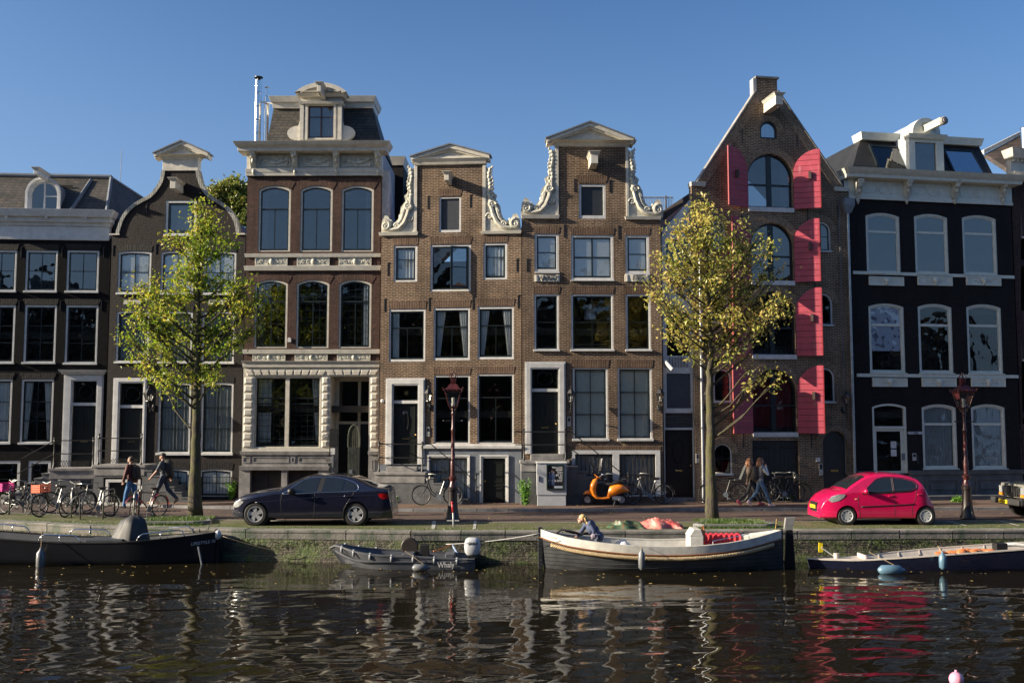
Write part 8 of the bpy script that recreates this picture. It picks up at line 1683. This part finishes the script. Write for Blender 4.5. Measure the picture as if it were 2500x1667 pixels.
fr_b=simple('black bicycle paint',(.015,.015,.016),.3,coat=.3);fr_s=simple('silver bicycle paint',(.5,.5,.46),.3,metal=.6);fr_g=simple('grey bicycle paint',(.12,.13,.14),.3,coat=.3);leath=simple('saddle',(.02,.015,.012),.5)
def bike(loc,rz,label,fm,lean=0.0,step=True,crate=None,rack=True,steer=0.0,seat=False,rear_crate=None,r=.345,wb=1.10,grp='bicycles parked along the street',light=False,fend=True):
 e=empty('bicycle',loc,rz,label,'bicycle',grp);e.rotation_euler=(lean,0,rz)
 def whl(x,name='wheel',rot=0.0):
  w=bpy.data.objects.new(name,None);COL.objects.link(w);w.parent=e;w.location=(x,0,r);w.rotation_euler=(0,0,rot)
  m=MB();m.tube([(r*.95*math.cos(a),0,r*.95*math.sin(a))for a in[2*PI*i/32 for i in range(32)]],.019,7,closed=True);m.build('tyre',tyrem,w,smooth=True)
  m=MB();m.tube([(r*.89*math.cos(a),0,r*.89*math.sin(a))for a in[2*PI*i/32 for i in range(32)]],.012,6,closed=True);m.lathe([(.02,-.04),(.02,.04)],n=8,axis='y')
  for i in range(18):a=2*PI*i/18;m.tube([(.02*math.cos(a+.5),.03*(-1)**i,.02*math.sin(a+.5)),(r*.89*math.cos(a),0,r*.89*math.sin(a))],.0028,3)
  m.build('rim',rimb,w,smooth=True)
 whl(0,rot=steer);whl(wb)
 T=lambda*p,rr=.016:m.tube(p,rr,7)
 m=MB();hd0,hd1=(.20,0,r+.32),(.27,0,r+.52);bb=(.62,0,r-.05);st=(.80,0,r+.48)
 T((0,.0,r),(.12,0,r+.12),hd0,hd1,rr=.017)
 if step:T((.24,0,r+.44),(.36,0,r+.14),(.5,0,r+.02),bb,rr=.02);T(hd0,(.32,0,r+.08),(.46,0,r-.04),bb,rr=.018)
 else:T((.24,0,r+.47),(.77,0,r+.42),rr=.017);T(hd0,bb,rr=.02)
 T(bb,st,rr=.017)
 for s in(-.05,.05):T((.62,s*.5,r-.05),(wb,s,r),rr=.010);T((.77,s*.5,r+.38),(wb,s,r),rr=.009)
 m.build('frame',fm,e,smooth=40)
 cs,sn=math.cos(steer),math.sin(steer);H_=lambda x,y,z_:(.29+(x-.29)*cs-y*sn,(x-.29)*sn+y*cs,z_)
 m=MB();T(hd1,(.29,0,r+.66),rr=.013);T(H_(.52,-.30,r+.70),H_(.40,-.28,r+.72),H_(.26,-.16,r+.72),H_(.24,0,r+.67),H_(.26,.16,r+.72),H_(.40,.28,r+.72),H_(.52,.30,r+.70),rr=.012);m.ball(H_(.22,0,r+.52),.05,.05,.05);m.build('handlebar',steel2,e,smooth=40)
 m=MB();m.grid([[(st[0]+.14-.28*i/6,(.035+.075*(i/6)**2)*s*-1,r+.56+.02*(1-abs(s))+.01*(i==6))for s in(-1,-.5,0,.5,1)]for i in range(7)]if False else[[(st[0]-.12+.28*i/6,(.03+.085*(i/6)**2)*s,r+.55+.03*(1-s*s))for s in(-1,-.5,0,.5,1)]for i in range(7)]);m.box(st[0]-.10,st[0]+.14,-.03,.03,r+.50,r+.56);m.tube([st,(st[0]+.01,0,r+.53)],.013,6);m.build('saddle',leath,e,smooth=40)
 if fend:
  m=MB();
  for x,a0,a1 in((0,20,150),(wb,0,170)):m.grid([[(x+(r+.03)*math.cos(R(a)),y,r+(r+.03)*math.sin(R(a)))for y in(-.03,.03)]for a in range(a0,a1+1,10)])
  m.build('mudguard',fm,e,smooth=True)
 m=MB();m.lathe([(.09,-.045),(.09,-.035)],bb,16,axis='y');m.tube([bb,(.70,-.07,r-.18)],.009,5);m.box(.66,.76,-.16,-.07,r-.20,r-.17);m.tube([bb,(.54,.07,r+.08)],.009,5);m.box(.50,.60,.07,.16,r+.07,r+.10);m.build('crank',lead,e)
 if rack:m=MB();m.box(.86,1.28,-.06,-.045,r+.40,r+.415);m.box(.86,1.28,.045,.06,r+.40,r+.415);[m.tube([(wb,s,r),(1.15,s,r+.40)],.006,5)for s in(-.06,.06)];[m.box(x,x+.012,-.06,.06,r+.402,r+.413)for x in(.9,1.05,1.2)];m.build('carrier',blkp,e)
 def box_(x,z_,cm,w=.21,l=.19,h=.26):
  m=MB();
  for ya,yb,xa,xb in((-w,-w+.012,-l,l),(w-.012,w,-l,l),(-w,w,-l,-l+.012),(-w,w,l-.012,l)):
   for k in range(5):m.box(x+xa,x+xb,ya,yb,z_+h*k/5,z_+h*(k+.62)/5)
   m.box(x+xa,x+xa+.02 if xb-xa>.1 else x+xb,ya,ya+.02 if yb-ya>.1 else yb,z_,z_+h);m.box(x+xb-.02 if xb-xa>.1 else x+xa,x+xb,yb-.02 if yb-ya>.1 else ya,yb,z_,z_+h)
  m.box(x-l,x+l,-w,w,z_,z_+.012);m.build('crate',cm,e)
 if crate:box_(.05,r+.40,crate)
 if rear_crate:box_(1.08,r+.42,rear_crate)
 if seat:m=MB();m.box(.92,1.14,-.14,.14,r+.44,r+.50);m.prism([(1.10,-.15,r+.45),(1.16,-.15,r+.45),(1.42,-.11,r+1.0),(1.36,-.11,r+1.02)],(0,.28,0));m.build('child_seat',simple('grey seat shell',(.07,.075,.075),.5),e,bevel=.03)
 m=MB();m.tube([(.66,.03,r-.08),(.74,.16,.01)],.010,5);m.build('kickstand',lead,e);return e
def gw(z,x,Y):p=at_y(*z(x,0),Y);return(at_y(z(x,0)[0],1225,Y).x,Y,.06)
def gb(z,x,y,zz=0.0):p=at_z(*z(x,y),zz);return(p.x,p.y,zz)
mag=simple('magenta crate',(.55,.02,.22),.5);orr=simple('orange red crate',(.72,.13,.045),.5,var=.2);blkc=simple('black crate',(.02,.02,.022),.5)
bike(gb(zN,30,1030),R(50),'bicycle with a magenta plastic crate at the far left edge',fr_b,crate=mag,lean=.06,steer=.2)
bike(gb(zN,395,1035),R(152),'bicycle left of the orange crate with its large front wheel side on',fr_b,lean=.08,steer=-.3,step=False)
bike(gb(zN,565,1070),R(62),'bicycle with an orange red plastic crate on the front carrier',fr_b,crate=orr,lean=-.05,steer=.1)
bike(gb(zN,700,1010),R(28),'dark bicycle with a black crate standing behind the orange crate bicycle',fr_b,crate=None,rear_crate=blkc,lean=.04)
bike(gb(zN,930,1075),R(78),'dark thin bicycle seen end on, left of the steel hoop',fr_b,lean=.12,rack=False)
bike(gb(zN,1150,1105),R(62),'grey bicycle with turned front wheel just left of the empty steel hoop',fr_g,lean=-.08,steer=.9)
bike(gb(zN,1895,1115),R(66),'bicycle locked to a post beside the grey covered boat console',simple('dark red bicycle paint',(.12,.015,.02),.35),lean=.07,steer=.5,step=False)
bike(gw(zW,533,35.05),0,'black bicycle leaning below the barred window behind the left street lamp',fr_b,lean=-.06)
bike(gw(zR,1385,35.5),0,'silver framed bicycle right of the orange scooter',fr_s,lean=-.06)
bike(gw(zR,690,35.15),0,'dark bicycle half hidden behind the orange scooter',fr_b,lean=-.08,wb=1.12)
bike(gw(zS,362,35.9),0,'black bicycle with a grey child seat behind the right tree trunk',fr_b,lean=-.06,seat=True,step=False)
bike(gw(zS,2050,36.4),PI,'black bicycle with a black front crate before the warehouse double doors',fr_b,lean=.06,crate=blkc)
bike(gw(zS,1440,36.1),R(10),'low dark bicycle half hidden by the two walking women',fr_b,lean=-.05,wb=1.05)
def hoop(z,xa,ya,xb,yb,h,label):
 a,b=Vector(gb(z,xa,ya)),Vector(gb(z,xb,yb));o=MB();d=b-a;up=Vector((0,0,h));o.tube([(0,0,-.02),up*.9,up*.97+d*.06,up+d*.16,up+d*.84,up*.97+d*.94,d+up*.9,d-Vector((0,0,.02))],.027,9);o.tube([up*.42,d+up*.42],.022,8);o=o.build('bike_hoop',steel2,loc=a,smooth=True);tag(o,label,'bike rack','steel bicycle hoops')
hoop(zN,1475,1100,1640,1045,.84,'empty steel bicycle hoop in front of the low door');hoop(zN,128,1035,330,1000,.84,'steel bicycle hoop beside the magenta crate bicycle');hoop(zN,1020,1085,1090,1020,.84,'steel bicycle hoop behind the grey bicycle with the turned front wheel');hoop(zN,1920,1120,1990,1050,.82,'steel bicycle hoop holding the bicycle by the boat cover')
skin=simple('skin',(.42,.24,.17),.55,var=.12,scale=12)
def cap(m,a,b,r0,r1):
 a,b=Vector(a),Vector(b);n=5;m.tube([a.lerp(b,i/n)for i in range(n+1)],[r0+(r1-r0)*i/n for i in range(n+1)],12);m.ball(a,r0,n=12,m=8);m.ball(b,r1,n=12,m=8)
def voxel(m,name,mat,par,vs=.009,sm=5):
 o=m.build(name,mat,par);r_=o.modifiers.new('r','REMESH');r_.mode='VOXEL';r_.voxel_size=vs;r_.use_smooth_shade=True;s=o.modifiers.new('s','SMOOTH');s.factor=.5;s.iterations=sm;bpy.context.view_layer.update();bake(o);return o
def hand(m,w,d,sc=1.0,curl=.5):
 d=Vector(d).normalized();s=d.cross(Vector((0,1,0)));s=s.normalized()if s.length>.1 else Vector((1,0,0));n=d.cross(s);p=Vector(w)+d*.045*sc
 for k in range(4):q=p+s*(k-1.5)*.019*sc;cap(m,Vector(w),q,.021*sc,.014*sc);e1=q+d*.045*sc-n*.01;l=(.034,.042,.038,.028)[k]*sc;cap(m,q,e1,.0105*sc,.0095*sc);cap(m,e1,e1+(d*(1-curl)+n*curl).normalized()*l,.0095*sc,.0085*sc)
 t=Vector(w)+d*.02+s*.032*sc;cap(m,Vector(w)+d*.01,t,.017*sc,.013*sc);cap(m,t,t+(d+s*.4).normalized()*.05*sc,.012*sc,.010*sc)
def person(loc,rz,label,J,top,legs,hair,sleeves='short',hairlen=0,shoes=None,build=1.0,beard=False,capm=None,armm=None,pack=None,female=False,jacket=False,group=None,ground=0):
 e=empty('person',loc,rz,label,'person',group);V_=lambda k:Vector(J[k]);bd=build
 def core(m,g,arms=1.0,legs_=True,hands=True):
  hip,ch,nk=V_('hip'),V_('chest'),V_('neck');bw=.15 if female else .155
  m.ball(hip,.115*bd+g,.165*bd+g,.12+g,14,10);m.ball(hip.lerp(ch,.45),.10*bd+g,.135*bd+g,.16+g,14,10);m.ball(ch,.118*bd+g,(.165 if female else .185)*bd+g,.17+g,14,10)
  for s in 'lr':m.ball(V_('sh'+s),.058*bd+g,.06+g,.058+g,10,8);cap(m,ch+Vector((0,0,.08)),V_('sh'+s),.07*bd+g,.055*bd+g)
  if arms>0:
   for s in 'lr':
    a,b,c_=V_('sh'+s),V_('el'+s),V_('wr'+s);cap(m,a,a.lerp(b,min(1,arms*2)),.048*bd+g,(.040)*bd+g)
    if arms>.5:cap(m,b,b.lerp(c_,arms*2-1),.040*bd+g,.026*bd+g)
 def leg(m,g,to='an',sh=1.0):
  for s in 'lr':
   h_=V_('hip')+Vector((0,(-.085 if s=='l' else .085),-.04));k_,a_=V_('kn'+s),V_('an'+s);cap(m,h_,k_,.085*bd+g,.056*bd+g);cap(m,k_,a_,.056*bd+g,.036*bd+g);m.ball(k_.lerp(a_,.3)+Vector((.012,0,0)),.052*bd+g,.05+g,.10)
 m=MB();core(m,0);leg(m,0);nk,hd=V_('neck'),V_('head');cap(m,V_('chest')+Vector((0,0,.12)),nk.lerp(hd,.4),.062,.052)
 m.ball(hd+Vector((.012,0,.02)),.092,.074,.098,16,12);m.ball(hd+Vector((-.025,0,-.045)),.062,.055,.062,12,10)
 m.ball(hd+Vector((-.098,0,-.018)),.018,.014,.024,8,6);m.ball(hd+Vector((-.088,0,-.062)),.012,.026,.010,8,6);m.ball(hd+Vector((-.075,0,-.095)),.022,.024,.018,8,6)
 for s in(-1,1):m.ball(hd+Vector((.012,s*.077,-.01)),.020,.010,.030,8,6);m.ball(hd+Vector((-.082,s*.03,.012)),.012,.02,.007,6,5)
 for s in 'lr':hand(m,V_('wr'+s),V_('wr'+s)-V_('el'+s),.95,J.get('curl',.4));a_=V_('an'+s);cap(m,a_,a_.lerp(V_('to'+s),.5),.035,.03)
 body=voxel(m,'body',skin,e,.0085,3)
 m=MB()
 for s in(-1,1):m.ball(hd+Vector((-.086,s*.031,.0)),.011,.013,.007,8,6)
 m.build('eyes',simple('eye dark',(.02,.015,.012),.2),body)
 m=MB();core(m,.016 if not jacket else .026,{'none':0,'short':.42,'long':.97}[sleeves]);voxel(m,'jacket' if jacket else 'top',top,e,.012,4)
 if armm:
  m=MB()
  for s in 'lr':a,b,c_=V_('sh'+s),V_('el'+s),V_('wr'+s);cap(m,a,b,.058,.048);cap(m,b,c_,.046,.034)
  voxel(m,'sleeves',armm,e,.012,3)
 m=MB();leg(m,.010 if female else .020);m.ball(V_('hip')+Vector((0,0,-.02)),.128*bd,.175*bd,.12,14,10);voxel(m,'trousers',legs,e,.012,4)
 for s in 'lr':
  a_,t_=V_('an'+s),V_('to'+s);d=(t_-a_);m=MB();hl=a_-Vector((d.x,d.y,0)).normalized()*.045+Vector((0,0,-.05))+(Vector((0,0,0)));cap(m,a_,hl,.045,.040);cap(m,hl,t_,.040,.036);cap(m,a_+Vector((0,0,-.02)),t_,.042,.034);voxel(m,'shoe',shoes or blkp,e,.012,2)
 m=MB()
 if capm:m.ball(hd+Vector((.012,0,.045)),.100,.083,.080,14,10);m.box(hd.x-.18,hd.x-.05,hd.y-.06,hd.y+.06,hd.z+.04,hd.z+.052);m.build('cap',capm,e,smooth=60);m=MB()
 m.ball(hd+Vector((.030,0,.038)),.096,.083,.088,14,10)
 if beard:m.ball(hd+Vector((-.055,0,-.085)),.05,.055,.035)
 rr_=random.Random(3)
 for k in range(int(26*hairlen)+(0 if hairlen==0 else 14)):
  a=rr_.uniform(-2.0,2.0);p=hd+Vector((.03+.075*math.cos(a),.078*math.sin(a),rr_.uniform(-.02,.08)));q=p+Vector((rr_.uniform(-.02,.06),rr_.gauss(0,.02),-hairlen*rr_.uniform(.6,1.0)));m.tube([p,p.lerp(q,.5)+Vector((.025,rr_.gauss(0,.015),0)),q],[.022,.022,.008],6)
 m.build('hair',hair,e,smooth=60)
 if pack:
  m=MB();c_=V_('chest')+Vector((.20,0,-.08));up=(V_('neck')-V_('hip')).normalized();px_,pz_=pack[1],pack[2];rows=[]
  for i,(t,w)in enumerate(((-1,.55),(-.9,.9),(-.4,1),(.3,1),(.8,.85),(1,.45))):rows.append([c_+up*t*pz_+Vector((px_*w*.5*math.copysign(abs(math.cos(a))**.6,math.cos(a)),.15*w*math.copysign(abs(math.sin(a))**.6,math.sin(a)),0))for a in[2*PI*j/20 for j in range(20)]])
  m.grid(rows,wrap=True);m.f+=[tuple(range(20)),tuple(range(len(m.v)-20,len(m.v)))];m.m+=[0,0];b_=empty('backpack',e.location,rz,'dark backpack carried by the '+pack[3],'backpack','backpacks');m.build('bag',pack[0],b_,smooth=60)
  for s in(-.09,.09):m=MB();cc=V_('chest');m.tube([cc+Vector((.13,s,.15)),cc+Vector((.0,s*1.2,.20)),cc+Vector((-.14,s*1.2,.06)),cc+Vector((-.10,s*1.4,-.14)),cc+Vector((.10,s*1.5,-.20))],.02,6);m.build('strap',pack[0],b_,smooth=True)
 return e
def walk(h=1.75,lean=-.04,stride=.32,armsw=.22,bent=0.0,flip=False):
 k=h/1.75;J=dict(hip=(0,0,.93),chest=(lean,0,1.27),neck=(lean*1.2,0,1.47),head=(lean*1.4-.02,0,1.62),shl=(lean,-.19,1.40),shr=(lean,.19,1.40),ell=(lean-armsw*.5,-.24,1.13),elr=(lean+armsw*.5,.24,1.13),wrl=(lean-armsw*1.3,-.23,.90),wrr=(lean+armsw*.7,.23,.88),knl=(-.06-stride*.35,-.09,.50),anl=(-stride*.95,-.09,.10),tol=(-stride*.95-.15,-.09,.05),knr=(stride*.28,.09,.50),anr=(stride*1.15,.09,.20),tor=(stride*1.0-.02,.09,.05))
 if flip:
  for a in('kn','an','to'):(lx,ly,lz),(qx,qy_,qz)=J[a+'l'],J[a+'r'];J[a+'l'],J[a+'r']=(qx,-.09,qz),(lx,.09,lz)
 return{a:tuple(c_*k for c_ in v)for a,v in J.items()}
brn=simple('brown hair',(.05,.03,.02),.6);blond=simple('blonde hair',(.62,.42,.18),.6,var=.4,scale=20);auburn=simple('auburn hair',(.30,.13,.06),.6,var=.4,scale=20)
den=simple('dark denim',(.03,.04,.07),.8);denb=simple('blue denim',(.11,.18,.28),.8,var=.3,scale=9);bagk=simple('black bag cloth',(.012,.012,.013),.7);
g=at_z(*zY(1000,1010),.06);person(g,0,'man in cap and grey t-shirt walking left with a big black backpack',walk(1.80,stride=.36,armsw=.26),simple('grey blue shirt',(.07,.08,.10),.8),den,brn,shoes=simple('tan shoe',(.25,.19,.12),.7),capm=simple('dark cap',(.03,.03,.035),.7),pack=(bagk,.30,.33,'man in the cap'),build=1.05)
g=at_z(*zY(470,1075),-.02);person(g,R(-12),'bearded man in maroon jacket walking left behind the parked bicycles',walk(1.78,stride=.22,armsw=.10),simple('maroon jacket',(.09,.018,.018),.7),simple('bright blue jeans',(.04,.13,.30),.8),brn,sleeves='long',shoes=bagk,beard=True,jacket=True,pack=(bagk,.24,.24,'bearded man in the maroon jacket'))
J=walk(1.66,lean=-.02,stride=.34,flip=True);J.update(ell=(-.25,-.20,1.20),wrl=(-.10,-.13,1.42),elr=(-.22,.2,1.10),wrr=(-.18,.12,1.35),curl=.8)
g=at_z(*zS(1300,1150),.06);pk=simple('pink white shoe',(.75,.5,.48),.6);person((g.x,g.y,.06),PI,'long haired woman in blue jeans and white sleeves walking right, hand raised to her face',J,simple('pale grey top',(.30,.28,.27),.8),denb,auburn,sleeves='none',armm=white2,hairlen=.30,shoes=pk,female=True,build=.86,pack=(simple('brown grey bag',(.07,.055,.045),.7),.2,.24,'long haired woman in blue jeans'))
pw_=COL.objects[-1]
J=walk(1.62,lean=.0,stride=.40);g2=at_z(*zS(1190,1130),.06);person((g.x-.22,g.y+.5,.06),PI,'second woman in dark leggings and bright shoes, half hidden by the first',J,simple('brown coat',(.08,.055,.04),.8),simple('grey leggings',(.06,.055,.055),.8),auburn,sleeves='long',hairlen=.2,shoes=simple('bright pink shoe',(.7,.12,.15),.6),female=True,build=.86,jacket=True)
e_,Ln_,bS,shS,locS=SL;hp=locS(zL,590,340,0);P3=lambda X,Y,y=0:tuple(locS(zL,X,Y,y)-hp)
J=dict(hip=(-.03,0,.06),chest=P3(510,235,0),neck=P3(462,185,-.02),head=P3(428,165,-.05),shl=P3(500,205,-.16),shr=P3(462,215,.15),ell=P3(535,270,-.22),wrl=P3(528,305,-.20),elr=P3(430,270,.1),wrr=P3(392,312,.05),knl=(-.22,-.1,-.28),knr=(-.10,.12,-.30),anl=(.02,-.1,-.42),anr=(.05,.12,-.42),tol=(-.12,-.1,-.46),tor=(-.10,.12,-.46),curl=.7)
w_=person(Vector(e_.location)+hp,0,'blonde woman in a blue jumper bending over in the bow of the clinker sloop',J,simple('blue jumper',(.06,.08,.15),.85,var=.2),simple('blue grey trousers',(.06,.07,.10),.85),blond,sleeves='long',hairlen=.13,shoes=bagk,female=True,build=.95)
m=MB();c_=Vector(e_.location)+hp+Vector(P3(535,315,-.24));m.ball((0,0,0),.09,.06,.07,9,7);m.ball((.06,.02,.03),.05,.05,.05);o=m.build('cloth',simple('lilac grey cloth',(.25,.22,.28),.9),loc=c_);tag(o,'bunched lilac grey cloth in the hand of the blonde woman','cloth')
m=MB();a=locS(zL,190,300,0);m.tube([(0,0,0),(.2,.1,.12),(.5,-.1,.05),(.35,.15,.1),(.7,0,.0),(.9,.1,.03)],.03,7);o=m.build('rope_coil',simple('dark rope',(.03,.03,.03),.9),loc=Vector(e_.location)+a,smooth=True);tag(o,'dark rope heap in the bow of the clinker sloop beside the woman','rope')
